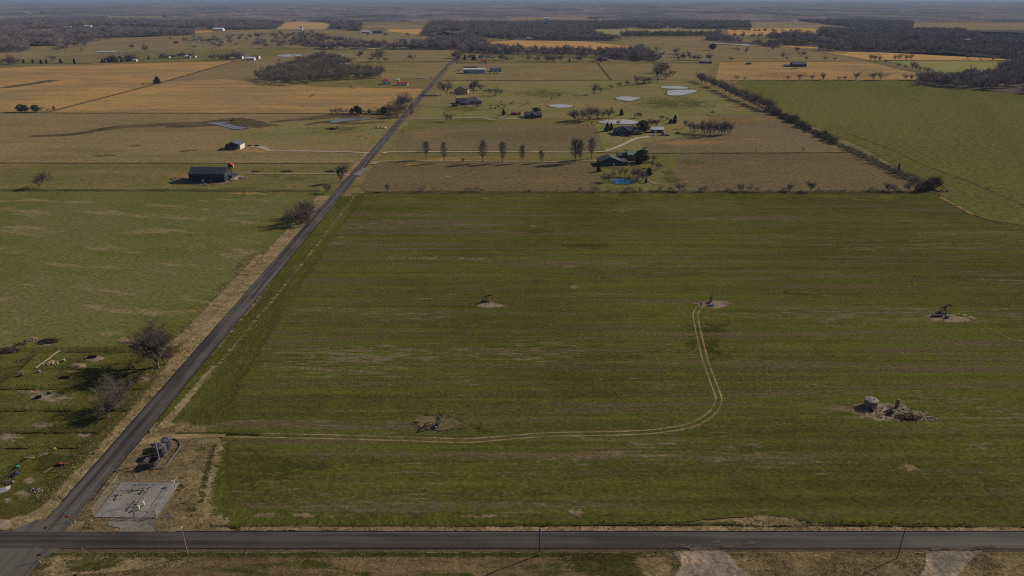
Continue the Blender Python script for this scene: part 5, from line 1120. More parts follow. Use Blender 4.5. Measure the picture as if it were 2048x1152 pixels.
b = house('green_roof_house', 'dark house with green metal roof above the blue pond', 1221, 332, 17, 13, 3.4, 3.3, 'dark_wall', 'roof_green', ridge='y', rz=0.06, wins=[('S', -5, 1.7, 1.6, 1.3), ('S', 0, 1.7, 1.6, 1.3), ('S', 5, 1.7, 1.2, 1.3)], doors=[('S', 2.6, 1.1, 2.1)])
mb = MB(); mb.box((11.2, -1, 1.6), (5.0, 12, 3.2)); mb.build('annex', M['dark_wall'], b)
mb = MB(); mb.box((11.2, -1, 3.32), (5.6, 12.6, 0.2)); mb.build('annex_roof', M['roof_dark'], b)
mb = MB(); mb.box((0, -8.4, 0.12), (21, 3.4, 0.2)); mb.build('terrace', M['concrete'], b)
house('green_garage', 'tan garage with light green metal roof behind the green-roofed house', 1266.5, 321.5, 9.0, 11, 4.6, 1.7, 'brown_wall', 'roof_palegreen', cat='garage', doors=[('W', 0, 3, 2.8)])
house('green_shed', 'dark open shed with green roof joined behind the green-roofed house', 1246, 320, 8.4, 9, 3.2, 1.8, 'dark_wall', 'roof_green', cat='shed', doors=[('S', 0, 3, 2.5)], dmat='black')
# far farms: small but each its own
for nm, lab, x, y, L, W, e, r, wl, rf, cat in [
    ('white_house', 'small far house with dark roof among the left hedge trees', 328, 116.5, 22, 10, 3.5, 2.5, 'tan_wall', 'roof_dark', 'house'), ('white_shed', 'small white shed right of the far left house', 375, 116, 12, 8, 3.5, 2, 'white', 'pale_roof', 'shed'), ('white_shed', 'low white shed beyond the big hedge tree far left', 386, 115.5, 10, 7, 3, 1.6, 'white', 'roof_grey', 'shed'),
    ('white_barn', 'westernmost of the three white farm buildings by the pasture fence', 478, 118, 14, 10, 4.5, 2.5, 'white', 'roof_grey', 'barn'), ('white_barn', 'lowest middle building of the three white farm buildings', 500, 121, 18, 10, 4.5, 2, 'white', 'pale_roof', 'barn'), ('white_barn', 'easternmost of the three white farm buildings by the pasture fence', 511, 118, 15, 10, 5, 2, 'white', 'roof_grey', 'barn'),
    ('white_shed', 'far white shed left of the evergreen clump', 269, 123, 8, 6, 3, 1.5, 'white', 'pale_roof', 'shed'),
    ('white_barn', 'far pale long barn west of the far orange field', 731.5, 66.5, 30, 16, 6, 3, 'slate_wall', 'pale_roof', 'barn'), ('dark_barn', 'far dark barn behind the long pale barn', 755, 67, 36, 16, 6, 4, 'dark_wall', 'roof_dark', 'barn'), ('white_shed', 'far white cottage on the ridge field', 600, 61, 18, 12, 5, 3, 'white', 'pale_roof', 'house'), ('white_shed', 'far small cottage in front of the ridge hill', 602, 57, 14, 10, 5, 3, 'offwhite', 'roof_grey', 'house'),
    ('white_house', 'far white house with grey roof behind the pasture tree line', 806, 85, 24, 14, 5, 4, 'white', 'roof_grey', 'house'), ('grey_barn', 'far broad grey barn behind the pasture tree line', 833, 86, 36, 16, 6, 4, 'offwhite', 'roof_grey', 'barn'), ('white_silo', 'far small white building by the tall trees near the road end', 921, 91, 11, 10, 5, 3, 'white', 'white', 'shed'),
    ('dark_shed', 'far dark shed in the orchard yard past the road end', 1011, 108.5, 22, 10, 4, 2, 'dark_wall', 'roof_dark', 'shed'), ('white_shed', 'far pale shed by the evergreens past the road end', 957, 116, 9, 7, 3, 1.5, 'offwhite', 'pale_roof', 'shed'), ('grey_house', 'far grey house with pale roof under the dark tree clump', 1205, 122, 20, 12, 4, 3, 'dark_wall', 'roof_grey', 'house'), ('red_cottage', 'far small house with reddish front at the yard past the road end', 968, 126, 14, 9, 3.2, 2.2, 'offwhite', 'roof_red', 'house'),
    ('dark_barn', 'lone dark barn with rounded roof in the far right orange field', 1599, 134, 26, 16, 5, 4, 'dark_wall', 'roof_dark', 'barn'), ('dark_shed', 'low dark shed left of the lone dark barn', 1574, 134, 9, 7, 3, 1.4, 'slate_wall', 'roof_dark', 'shed'), ('dark_shed', 'low dark shelter under bare trees on the far fence', 1412, 127, 24, 8, 3, 1.5, 'dark_wall', 'roof_dark', 'shed'), ('dark_shed', 'tiny dark feeder shed in the far right tan field', 1497.5, 129, 10, 5, 2.5, 0.8, 'dark_wall', 'roof_dark', 'shed'),
    ('white_house', 'far white house amid the right woods', 1936, 86, 22, 14, 7, 4, 'white', 'pale_roof', 'house'), ('white_house', 'far pale house at the edge of the right woods', 2028, 91, 18, 12, 6, 3, 'offwhite', 'pale_roof', 'house'), ('white_barn', 'far white metal barn at the end of the far left wood', 436, 62, 40, 20, 8, 4, 'white', 'pale_roof', 'barn'), ('white_shed', 'far white roof in the left woods clearing', 230, 44, 40, 20, 9, 4, 'white', 'white', 'barn'), ('white_shed', 'far pale roof by the long left strip', 175, 55, 30, 14, 6, 3, 'white', 'pale_roof', 'barn'), ('white_shed', 'far pale sheds at the left end of the long strip', 136, 57, 24, 12, 6, 3, 'white', 'pale_roof', 'shed'),
    ('white_barn', 'far pale hall on the open strip above the middle woods', 1094, 39.5, 36, 20, 9, 4, 'white', 'pale_roof', 'barn'), ('red_shed', 'tiny red shed in the far left pasture', 352, 86.5, 14, 8, 4, 2, 'roof_red', 'roof_red', 'shed')]:
    house(nm, lab, x, y, L, W, e, r, wl, rf, cat=cat, doors=[('S', L * 0.2, min(3, L * 0.3), min(2.6, e * 0.8))], dmat='dark_wall')

# ---- cars
def car(label, x, y, rz, mat, L=4.5, kind='car', g=None):
    r = empty('parked_car' if kind != 'truck' else 'pickup_truck', G0(x, y, 0.1), rz, label, 'car' if kind != 'truck' else 'truck', g); k = L / 4.5
    if kind == 'truck': pf = [(-2.25, 0.4), (2.2, 0.4), (2.25, 0.95), (1.3, 1.1), (0.75, 1.75), (-0.6, 1.8), (-0.75, 1.15), (-2.25, 1.1)]; cab = [(0.62, 1.12), (1.12, 1.12), (0.7, 1.66), (-0.5, 1.7), (-0.62, 1.2)]
    else: pf = [(-2.2, 0.4), (2.2, 0.4), (2.25, 0.75), (1.2, 0.95), (0.55, 1.42), (-1.1, 1.45), (-1.9, 1.0), (-2.25, 0.9)]; cab = [(1.0, 0.97), (0.5, 1.34), (-1.05, 1.37), (-1.7, 1.0)]
    mb = MB(); mb.prism([(a * k, b) for a, b in pf], -0.88, 0.88); mb.build('body', M[mat], r)
    mb = MB(); mb.prism([(a * k, b) for a, b in cab], -0.9, 0.9); mb.build('window', M['glass'], r)
    for sx in (-1.35, 1.35):
        for sy in (-0.8, 0.8):
            mb = MB(); mb.tube([(sx * k, sy - 0.11, 0.33), (sx * k, sy + 0.11, 0.33)], 0.33, 10); mb.build('wheel', M['tyre'], r)
    return r
car('red car parked by the grey house drive', 500.5, 293.2, 0.05, 'car_red'); car('black car parked beside the red car', 514, 293, 0.05, 'car_black')
car('pale blue pickup before the red barn', 1305.5, 272, 0.1, 'car_white', 6.0, 'truck'); car('dark pickup parked at the ranch house drive', 1045, 236.5, 0.05, 'car_blue', 6.0, 'truck')
car('silver pickup standing in the yard left of the long shop', 908, 144, 0.3, 'car_white', 6.0, 'truck'); car('dark pickup beside the silver pickup', 916.5, 142.5, 0.0, 'car_black', 6.0, 'truck')
for i, (x, y, m) in enumerate([(971, 147.5, 'car_black'), (976, 147, 'car_white'), (980, 147.5, 'car_black'), (988, 147.5, 'car_black'), (994, 147.5, 'car_blue'), (1003, 146.5, 'car_white')]):
    car(['black car at the start of the row by the grey shed', 'white car in the row by the grey shed', 'black car next to the white car by the grey shed', 'black car before the grey shed doors', 'blue grey car at the end of the grey shed row', 'white car past the corner of the grey shed'][i], x, y, 0.2 * i, m)
for i, (x, y, m, la) in enumerate([(964, 126.5, 'car_white', 'white car in the far yard by the red-fronted house'), (974, 127, 'car_red', 'red car in the far yard by the red-fronted house'), (1334, 272, 'car_black', 'dark low vehicle beside the round grey tank'), (1356, 267, 'car_blue', 'dark blue car alone right of the red barn'), (1246, 273, 'car_blue', 'blue grey car at the front of the gabled house')]): car(la, x, y, 0.3, m)
# round grey tank by the red barn
r = empty('storage_tank', G0(1326, 271), 0, 'round grey-blue tank standing before the red barn', 'tank')
mb = MB(); mb.lathe([(1.9, 0), (1.95, 2.2), (1.5, 3.1), (0.8, 3.6), (0, 3.7)]); mb.build('shell', M['slate_wall'], r, True); mb = MB(); mb.lathe([(0.25, 3.6), (0.25, 3.95), (0, 4.0)], n=10); mb.build('cap', M['steel'], r)
# flat trailers and feeders
def trailer(name, label, x, y, L, W, H_, rz, mat, cat='trailer'):
    r = empty(name, G0(x, y), rz, label, cat)
    mb = MB(); mb.box((0, 0, 0.85), (L, W, 0.25)); mb.build('bed', M[mat], r)
    if H_: mb = MB(); mb.box((-L * 0.05, 0, 1.0 + H_ / 2), (L * 0.86, W * 0.94, H_)); mb.build('box', M[mat], r)
    mb = MB(); mb.tube([(L / 2, 0, 0.8), (L / 2 + 1.4, 0, 0.5)], 0.08, 6); mb.build('hitch', M['black'], r)
    for sx in (-0.6, 0.6):
        for sy in (-1, 1): mb = MB(); mb.tube([(sx, sy * W / 2 - 0.1, 0.4), (sx, sy * W / 2 + 0.1, 0.4)], 0.4, 10); mb.build('wheel', M['tyre'], r)
    return r
trailer('camper_trailer', 'long dark camper trailer with pale top on the lower drive by the large house', 910, 213, 8.5, 2.5, 1.6, 0.0, 'car_black')
trailer('flat_trailer', 'dark flat trailer in the green meadow by the muddy pool', 664, 259.5, 9.5, 2.4, 0.5, 0.0, 'black')
r = empty('dark_post', G0(673.5, 258), 0, 'short dark upright post at the end of the flat trailer', 'post'); mb = MB(); mb.box((0, 0, 1.3), (0.7, 0.7, 2.6)); mb.build('shaft', M['black'], r); mb = MB(); mb.box((0, 0, 2.66), (0.9, 0.9, 0.12)); mb.build('cap', M['black'], r)
def blob(name, label, x, y, sx, sy, sz, mat, cat, seed=0, group=None, rough=0.25, sub=2, rz=0.0):
    bm = bmesh.new(); bmesh.ops.create_icosphere(bm, subdivisions=sub, radius=1.0)
    for v in bm.verts:
        n = mnoise.noise(v.co * 1.6 + Vector((seed * 3.1, seed, 0))); v.co *= 1 + n * rough; v.co = Vector((v.co.x * sx, v.co.y * sy, max(-0.1, v.co.z * sz)))
    me = bpy.data.meshes.new(name); bm.to_mesh(me); bm.free(); o = link_mesh(name, me, M[mat]); o.location = G0(x, y, 0.1); o.rotation_euler = (0, 0, rz); return tag(o, label, cat, group)
for i, (x, w) in enumerate([(753, 'hay'), (756.5, 'wrap'), (760, 'hay'), (763.5, 'hay'), (767, 'hay'), (770.5, 'wrap')]):
    mb = MB(); mb.tube([(-0.8, 0, 0.75), (0.8, 0, 0.75)], [0.8, 0.8], 14); o = mb.build('hay_bale', M[w]); o.location = G0(x, 256.5 + 0.5 * (i % 2)); o.rotation_euler = (0, 0, 0.3 * i); tag(o, 'round hay bale in the short row beside the road near the muddy pool', 'hay bale', 'hay bales by the road')
for i in range(8):
    mb = MB(); mb.tube([(-0.9, 0, 1.0), (0.9, 0, 1.0)], 1.0, 12); o = mb.build('wrapped_bale', M['wrap']); o.location = G0(837 + 2.4 * i, 157.5); tag(o, 'white wrapped bale in the neat row left of the road', 'hay bale', 'white wrapped bales left of the road')
# cattle
def cow_mesh():
    mb = MB(); mb.tube([(-1.1, 0, 1.1), (-0.9, 0, 1.1), (0, 0, 1.02), (0.75, 0, 1.1), (1.0, 0, 1.2), (1.3, 0, 1.15), (1.7, 0, 0.85)], [0.2, 0.4, 0.44, 0.42, 0.28, 0.19, 0.12], 8)
    for sx in (-0.85, 0.7):
        for sy in (-0.22, 0.22): mb.tube([(sx, sy, 0.95), (sx + 0.04, sy, 0.5), (sx, sy, -0.05)], [0.16, 0.09, 0.07], 6)
    mb.tube([(-1.12, 0, 1.2), (-1.25, 0, 0.8), (-1.25, 0, 0.45)], [0.05, 0.03, 0.05], 5)
    for sy in (-1, 1): mb.tube([(1.28, sy * 0.1, 1.28), (1.25, sy * 0.34, 1.3)], [0.07, 0.03], 5)
    return mb.mesh('black_cow', True)
cm = cow_mesh(); cm.materials.append(M['cow'])
for i, (x, y) in enumerate([(982, 212.5), (991, 217.5), (1002, 204.5), (1004, 210.5), (1011.5, 211), (1023, 209), (1025.5, 205), (1008.5, 216), (1003, 218), (932, 214.5), (1056, 204)]):
    o = link_mesh('black_cow', cm); o.location = G0(x, y); o.rotation_euler = (0, 0, i * 1.9); o.scale = (1.15,) * 3; tag(o, 'black cow grazing loose in the pasture east of the large hip-roofed house', 'cow', 'black cattle in the pasture')
cm2 = cm.copy(); cm2.materials.clear(); cm2.materials.append(M['cow_brown'])
for i, (x, y) in enumerate([(1040, 214), (1048, 211.5), (950, 213), (947, 211), (1055.5, 209.5)]):
    o = link_mesh('brown_cow', cm2); o.location = G0(x, y); o.rotation_euler = (0, 0, i * 2.3); tag(o, 'brown cow near the black cattle in the pasture', 'cow', 'brown cattle in the pasture')
for i, (x, y) in enumerate([(1326, 90.5), (1360, 91), (1370, 92), (1378, 91), (1385, 91.5), (1390, 90), (1397, 91), (1405, 91), (1376, 96.5), (1353, 104), (1360, 106), (1586, 138), (1592, 138.2), (709, 176.5), (702, 175.8), (1338, 108)]):
    o = link_mesh('black_cow', cm); o.location = G0(x, y); o.rotation_euler = (0, 0, i * 1.3); o.scale = (1.3,) * 3; tag(o, 'tiny dark cow far off in the tan pastures', 'cow', 'far cattle')

# ---- poles
def pole(label, x, y, h, mat='pole_wood', r0=0.15, arm=False, cap=False, tag_=False, name='utility_pole'):
    r = empty(name, G0(x, y, 0.1), 0, label, 'pole'); mb = MB(); mb.tube([(0, 0, -0.3), (0, 0, h)], [r0, r0 * 0.7], 8); mb.build('shaft', M[mat], r)
    if arm:
        mb = MB(); mb.box((0, 0.12, h - 0.35), (2.2, 0.12, 0.14)); a = mb.build('crossarm', M[mat], r)
        for q in (-0.95, 0, 0.95): mb = MB(); mb.lathe([(0.05, 0), (0.08, 0.12), (0.03, 0.22)], (q, 0.12, h - 0.28), 8); mb.build('insulator', M['offwhite'], a)
    if cap:
        mb = MB(); mb.lathe([(0.22, -0.45), (0.24, 0.4), (0.1, 0.5)], (0.3, 0, h - 0.75), 12); mb.build('transformer', M['blue_wall'], r)
        mb = MB(); mb.tube([(0, 0, h), (0.12, 0.0, h + 0.45)], 0.04, 6); mb.build('insulator', M['offwhite'], r)
    if tag_: mb = MB(); mb.box((0, -r0 - 0.03, 0.75), (0.24, 0.04, 0.7)); mb.build('plate', M['white'], r)
    return r
pole('bare wooden pole with white top by the gravel pad apron', 376.5, 1113, HT(53, 1113), r0=0.14)
o = [c for c in bpy.data.objects if c.name.startswith('utility_pole')][0]; mb = MB(); mb.lathe([(0.14, 0), (0.16, 0.5), (0.1, 0.62)], (0, 0, HT(53, 1113) - 0.5), 10); mb.build('cap', M['white'], o)
pole('wooden pole with pale transformer can standing midway along the cross road', 1078.5, 1112, HT(50, 1112), cap=True, tag_=True, r0=0.15, mat='pole_dark')
pole('slim dark pole by the cross road between the two dirt entrances', 1793.5, 1118, HT(58, 1118), mat='pole_dark', r0=0.12)
for x, y, h, arm, lab in [(697.5, 339, 27, False, 'plain dark pole left of the road nearest the vase-shaped tree'), (724, 311, 25, True, 'dark pole with crossarm where the pale drive meets the road'), (746, 289, 18, False, 'dark pole beyond the pale drive left of the road'), (779.5, 240, 11, False, 'short far pole beside the muddy pool'), (792, 236, 13, False, 'pale far pole near the dark tree row'), (1291.5, 297, 10, False, 'lone short pole in the brown field below the red barn'), (878, 176, 11, False, 'far pole at the loop drive entrance')]:
    pole(lab, x, y, HT(h, y), 'pole_dark', 0.16, arm)
# ---- road signs and markers
def road_sign(label, x, y, rz, face, blade=True):
    r = empty('road_sign', G0(x, y, 0.1), rz, label, 'sign'); mb = MB(); mb.tube([(0, 0, -0.2), (0, 0, 2.9)], 0.05, 6); mb.build('post', M['steel'], r)
    mb = MB(); n = 8; pts = [(0.46 * math.cos(math.pi / 8 + i * math.pi / 4), 2.0 + 0.46 * math.sin(math.pi / 8 + i * math.pi / 4)) for i in range(n)]; mb.prism(pts, -0.09, -0.055); mb.build('octagon_plate', M[face], r)
    if blade:
        mb = MB(); mb.box((0, 0, 2.78), (1.0, 0.03, 0.26)); mb.build('name_blade', M['sign_green'], r); mb = MB(); mb.box((0, 0, 3.05), (0.03, 1.0, 0.24)); mb.build('name_blade', M['sign_green'], r)
    return r
road_sign('orange red octagon sign with green blades at the junction corner', 137.5, 1046, R(25), 'sign_red'); road_sign('octagon road sign seen from its dark back at the lower junction corner', 82, 1124, R(195), 'sign_back', False)
for x, y, h, lab in [(152, 1048, 0.9, 'white marker post in the dry grass right of the red sign'), (183.5, 1045, 0.8, 'white marker post at the near corner of the chain fence'), (41, 1050, 0.9, 'white marker post on the left roadside verge'), (57, 1045, 0.4, 'stub white marker beside the left verge'), (81.5, 1128, 0.8, 'white marker post at the foot of the lower junction sign'), (166, 1101.5, 0.5, 'small yellow marker on the lower road shoulder'), (1320, 1108, 1.6, 'thin dark marker post left of the first dirt entrance'), (299, 1066, 0.5, 'white stake at the right foot of the gravel apron'), (236, 1064, 0.5, 'white stake at the left foot of the gravel apron')]:
    r = empty('marker_post', G0(x, y, 0.1), 0, lab, 'post'); mb = MB(); mb.tube([(0, 0, -0.1), (0, 0, h)], 0.07, 8); mb.build('shaft', M['post_wood' if 'dark' in lab else 'yellow' if 'yellow' in lab else 'white'], r); mb = MB(); mb.lathe([(0.085, 0), (0.085, 0.06), (0, 0.1)], (0, 0, h), 8); mb.build('cap', M['offwhite'], r)

# ---- tank battery
def tank(label, x, y, rad, h, mat, open_=False, pipe=True):
    r = empty('oil_tank', G0(x, y, 0.15), 0, label, 'tank')
    prof = [(rad, -0.1), (rad, h * 0.33), (rad * 1.012, h * 0.335), (rad * 1.012, h * 0.35), (rad, h * 0.355), (rad, h * 0.66), (rad * 1.012, h * 0.665), (rad * 1.012, h * 0.68), (rad, h * 0.685), (rad, h), (rad * 1.03, h), (rad * 1.03, h + 0.08)]
    if open_: prof += [(rad * 0.9, h + 0.08), (rad * 0.9, 0.4), (0, 0.35)]
    else: prof += [(rad * 0.97, h + 0.1), (0, h + 0.45)]
    mb = MB(); mb.lathe(prof, n=32); mb.build('shell', M[mat], r)
    if not open_:
        mb = MB(); mb.lathe([(0.3, 0), (0.3, 0.25), (0.22, 0.3), (0, 0.3)], (rad * 0.4, 0, h + 0.25), 12); mb.build('hatch', M['steel'], r)
        mb = MB(); mb.tube([(-rad * 0.5, 0, h + 0.2), (-rad * 0.5, 0, h + 0.9), (-rad * 0.2, 0, h + 0.9)], 0.08, 6); mb.build('vent_pipe', M['steel'], r)
    else:
        mb = MB(); mb.lathe([(rad * 0.88, 0.5), (0, 0.52)], n=24); mb.build('residue', M['rust'], r)
    return r
mp = MPP(915)
tank('farther closed grey oil tank by the gravel drive', 336, 897, 9.6 * MPP(897), 3.1, 'tank_grey'); tank('nearer closed grey oil tank inside the low ring wall', 325.5, 911, 10.2 * MPP(911), 3.1, 'tank_grey'); tank('open topped rusty tank with hollow inside, south of the closed tanks', 307, 933, 11.6 * MPP(933), 2.0, 'tank_open', True)
r = empty('stack_pipe', G0(319.5, 923), 0, 'tall grey stack pipe between the oil tanks', 'pipe'); mb = MB(); mb.tube([(0, 0, -0.2), (0, 0, HT(36, 923))], 0.2, 10); mb.build('shaft', M['steel'], r); mb = MB(); mb.lathe([(0.28, 0), (0.28, 0.12), (0.2, 0.2)], (0, 0, HT(36, 923)), 10); mb.build('cap', M['steel'], r)
r = empty('separator_vessel', G0(311, 897), 0, 'pale horizontal vessel left of the farther oil tank', 'vessel'); mb = MB(); mb.tube([(-0.9, 0, 1.3), (-0.75, 0, 1.3), (0.75, 0, 1.3), (0.9, 0, 1.3)], [0.25, 0.5, 0.5, 0.25], 14); mb.build('drum', M['tank_white'], r)
for sx in (-0.5, 0.5): mb = MB(); mb.box((sx, 0, 0.45), (0.15, 0.7, 0.9)); mb.build('leg', M['steel'], r)
r = empty('pipe_riser', G0(287, 931), 0, 'bent pale pipe left of the open rusty tank', 'pipe'); mb = MB(); mb.tube([(-0.2, 0, 0), (-0.2, 0, 0.5), (0.3, 1.0, 1.2), (0.9, 2.0, 1.3), (2.0, 1.6, 1.3)], 0.14, 8); mb.build('tube', M['pipe'], r); mb = MB(); mb.lathe([(0.25, 0), (0.25, 0.1), (0.14, 0.12)], (-0.2, 0, 0), 10); mb.build('flange', M['steel'], r)
wp = [P(*q) for q in [(346, 880), (353, 881.5), (358, 885), (361.5, 893), (359, 899), (355, 905.5), (348, 914), (341, 923), (335, 932), (329, 937), (320, 940), (311, 941), (302, 942)]]
sp = spline(wp, 5); mb = MB(); n = len(sp)
for i, p in enumerate(sp):
    d = (sp[min(i + 1, n - 1)] - sp[max(i - 1, 0)]).normalized(); nn = Vector((-d.y, d.x, 0)) * 0.1
    for q, z in ((p + nn, 0.0), (p + nn, 0.6), (p - nn, 0.6), (p - nn, 0.0)): mb.v.append((q.x, q.y, z + 0.1))
for i in range(n - 1):
    for j in range(4): a, b2 = i * 4 + j, i * 4 + (j + 1) % 4; mb.f.append((a, b2, b2 + 4, a + 4))
mb.f += [(0, 1, 2, 3), (4 * n - 4, 4 * n - 3, 4 * n - 2, 4 * n - 1)]
r = mb.build('ring_wall', M['berm']); tag(r, 'low curved grey ring wall around the oil tanks', 'wall')

# ---- gas valve yard on the gravel pad
def chain_fence(label, px, h, spacing=2.6, gate=None):
    r = empty('chain_fence', G0(*px[0]), 0, label, 'fence'); o0 = r.location.copy()
    for a, b2 in zip(px, px[1:]):
        A, B = G0(*a) - o0, G0(*b2) - o0; n = max(1, round((B - A).length / spacing))
        for i in range(n + 1):
            q = A.lerp(B, i / n); mb = MB(); mb.tube([(q.x, q.y, -0.1), (q.x, q.y, h + 0.1)], 0.05 if i not in (0, n) else 0.07, 6); mb.build('post', M['galv'], r)
        mb = MB(); mb.tube([(A.x, A.y, h), (B.x, B.y, h)], 0.038, 6); mb.build('rail', M['galv'], r)
        mb = MB(); mb.add([(A.x, A.y, 0.02), (B.x, B.y, 0.02), (B.x, B.y, h), (A.x, A.y, h)], [(0, 1, 2, 3)]); mb.build('mesh', M['chain'], r)
    return r
chain_fence('chain link fence around the sides and back of the gravel pad', [(250, 1035), (186, 1034), (240, 963), (359, 965), (313, 1036)], 2.2)
r = empty('chain_gate', G0(270, 1036), 0, 'double chain link gate facing the gravel apron', 'gate')
w = P(270, 1036).x - P(250, 1035).x; w2 = P(313, 1036).x - P(270, 1036).x
for nm, x0, x1 in (('gate_leaf', -w + 0.1, -0.15), ('gate_leaf', 0.15, w2 * 0.62), ('gate_leaf', w2 * 0.64, w2 - 0.15)):
    mb = MB(); mb.tube([(x0, 0, 0.1), (x0, 0, 2.1), (x1, 0, 2.1), (x1, 0, 0.1), (x0, 0, 0.1)], 0.05, 6); mb.tube([(x0, 0, 0.15), (x1, 0, 2.05)], 0.03, 5); lf = mb.build(nm, M['galv'], r)
    mb = MB(); mb.add([(x0, 0, 0.1), (x1, 0, 0.1), (x1, 0, 2.1), (x0, 0, 2.1)], [(0, 1, 2, 3)]); mb.build('mesh', M['chain'], lf)
for x0 in (0, w2): mb = MB(); mb.tube([(x0, 0, -0.1), (x0, 0, 2.6)], 0.12, 8); mb.build('gate_post', M['galv'], r)
def pipes(name, label, runs, x, y, r_=0.17, valves=(), cat='pipework', flange=True):
    """runs: lists of (px, py, height)"""
    r = empty(name, G0(x, y, 0.15), 0, label, cat); o = r.location
    for run in runs:
        pts = []
        for q in run: p = P(q[0], q[1]) - o; pts.append((p.x, p.y, q[2]))
        mb = MB(); r_ *= 0.62; mb.tube(pts, r_, 8); t_ = mb.build('tube', M['pipe'], r)
        for e in (pts[0], pts[-1]):
            mb = MB(); mb.lathe([(r_ * 1.6, 0.0), (r_ * 1.6, 0.12), (r_, 0.16)], (e[0], e[1], max(0.0, e[2] - 0.1)), 10); mb.build('flange', M['steel'], t_)
    for vx_, vy_, vz in valves:
        p = P(vx_, vy_) - o; mb = MB(); mb.box((p.x, p.y, vz), (0.3, 0.3, 0.36)); mb.tube([(p.x, p.y, vz + 0.1), (p.x, p.y, vz + 0.55)], 0.04, 6); mb.lathe([(0.17, 0), (0.17, 0.04), (0.05, 0.05)], (p.x, p.y, vz + 0.52), 12); mb.build('valve', M['steel'], r)
    return r
pipes('pipe_manifold', 'raised pipe loop with arched end at the back of the gravel pad', [[(267, 980, 0), (267, 980, 1.2), (272, 979, 1.35), (288, 979, 1.35), (291, 981, 1.2), (291, 983, 0)], [(280, 983, 0), (280, 983, 1.7), (282, 980, 2.0), (286, 979, 1.8), (287, 979, 1.3)], [(262, 986, 0.5), (276, 983, 0.5)]], 275, 981, 0.19, [(274, 979, 1.4), (268, 984, 0.7)])
pipes('pipe_run', 'twin parallel pipe run crossing the middle of the gravel pad toward the back', [[(285, 992, 0), (286, 990, 0.8), (299, 973, 0.8), (301, 971, 0.3)], [(293, 993, 0), (294, 991, 0.8), (311, 974, 0.8), (313, 972, 0.3)]], 297, 985, 0.16, [(289, 987, 1.0), (297, 976, 1.0), (299, 985, 1.0), (308, 977, 1.0), (311, 975, 1.1)])
pipes('pipe_run', 'twin parallel pipe run at the front of the gravel pad near the gate', [[(257, 1026, 0), (258, 1024, 0.7), (276, 1002, 0.7), (288, 997, 0.5), (290, 996, 0)], [(268, 1024, 0), (270, 1022, 0.7), (288, 1000, 0.7), (291, 998, 0)]], 272, 1012, 0.16, [(264, 1018, 0.9), (276, 1014, 0.9), (272, 1008, 0.8), (280, 1009, 0.9)])
pipes('pipe_riser', 'bent pipe riser with valves standing alone on the left of the gravel pad', [[(234, 1003, 0), (234, 1003, 0.7), (242, 994, 0.9), (247, 989, 1.4), (252, 990, 1.2), (253, 991, 0.9)], [(244, 1004, 0), (245, 1000, 0.9)]], 242, 1000, 0.18, [(240, 997, 1.0), (246, 990, 1.5)])
for x, y, lab in [(279, 1022, 'nearer white valve actuator over the front pipe run'), (288.5, 1014, 'farther white valve actuator over the front pipe run')]:
    r = empty('valve_actuator', G0(x, y), 0, lab, 'actuator'); mb = MB(); mb.lathe([(0.24, 0.6), (0.27, 0.7), (0.27, 1.5), (0.18, 1.62), (0, 1.65)], n=14); mb.build('cylinder', M['white'], r); mb = MB(); mb.box((0, 0, 0.3), (0.18, 0.18, 0.66)); mb.build('stand', M['steel'], r)
pole('slim tall vent pole in the middle of the gravel pad', 267, 1013, HT(34, 1013), 'galv', 0.08, name='vent_pole'); pole('short dark vent pole on the gravel pad behind the front pipes', 291.5, 993, HT(18, 993), 'steel', 0.07, name='vent_pole')
r = empty('meter_post', G0(350.5, 974), 0, 'post with pale meter box near the back right of the gravel pad', 'meter'); mb = MB(); mb.tube([(0, 0, -0.1), (0, 0, 1.7)], 0.06, 8); mb.build('post', M['galv'], r); mb = MB(); mb.box((-0.3, 0, 1.65), (0.75, 0.4, 0.45)); mb.build('meter_box', M['offwhite'], r)
r = empty('fallen_rack', G0(334, 1037), 0.2, 'fallen pale blue pipe rack in the grass right of the apron', 'rack'); mb = MB(); mb.tube([(-1.2, 0, 0.15), (0, 0.5, 0.35), (1.3, 0.2, 0.5), (1.3, 0.6, 0.1)], 0.06, 6); mb.tube([(-1.2, 0.6, 0.1), (0.9, 0.0, 0.4)], 0.06, 6); mb.build('tube', M['blue_wall'], r); mb = MB(); mb.tube([(-0.5, 0.3, 0.2), (-0.4, -0.4, 0.35)], 0.05, 6); mb.build('brace', M['blue_wall'], r)

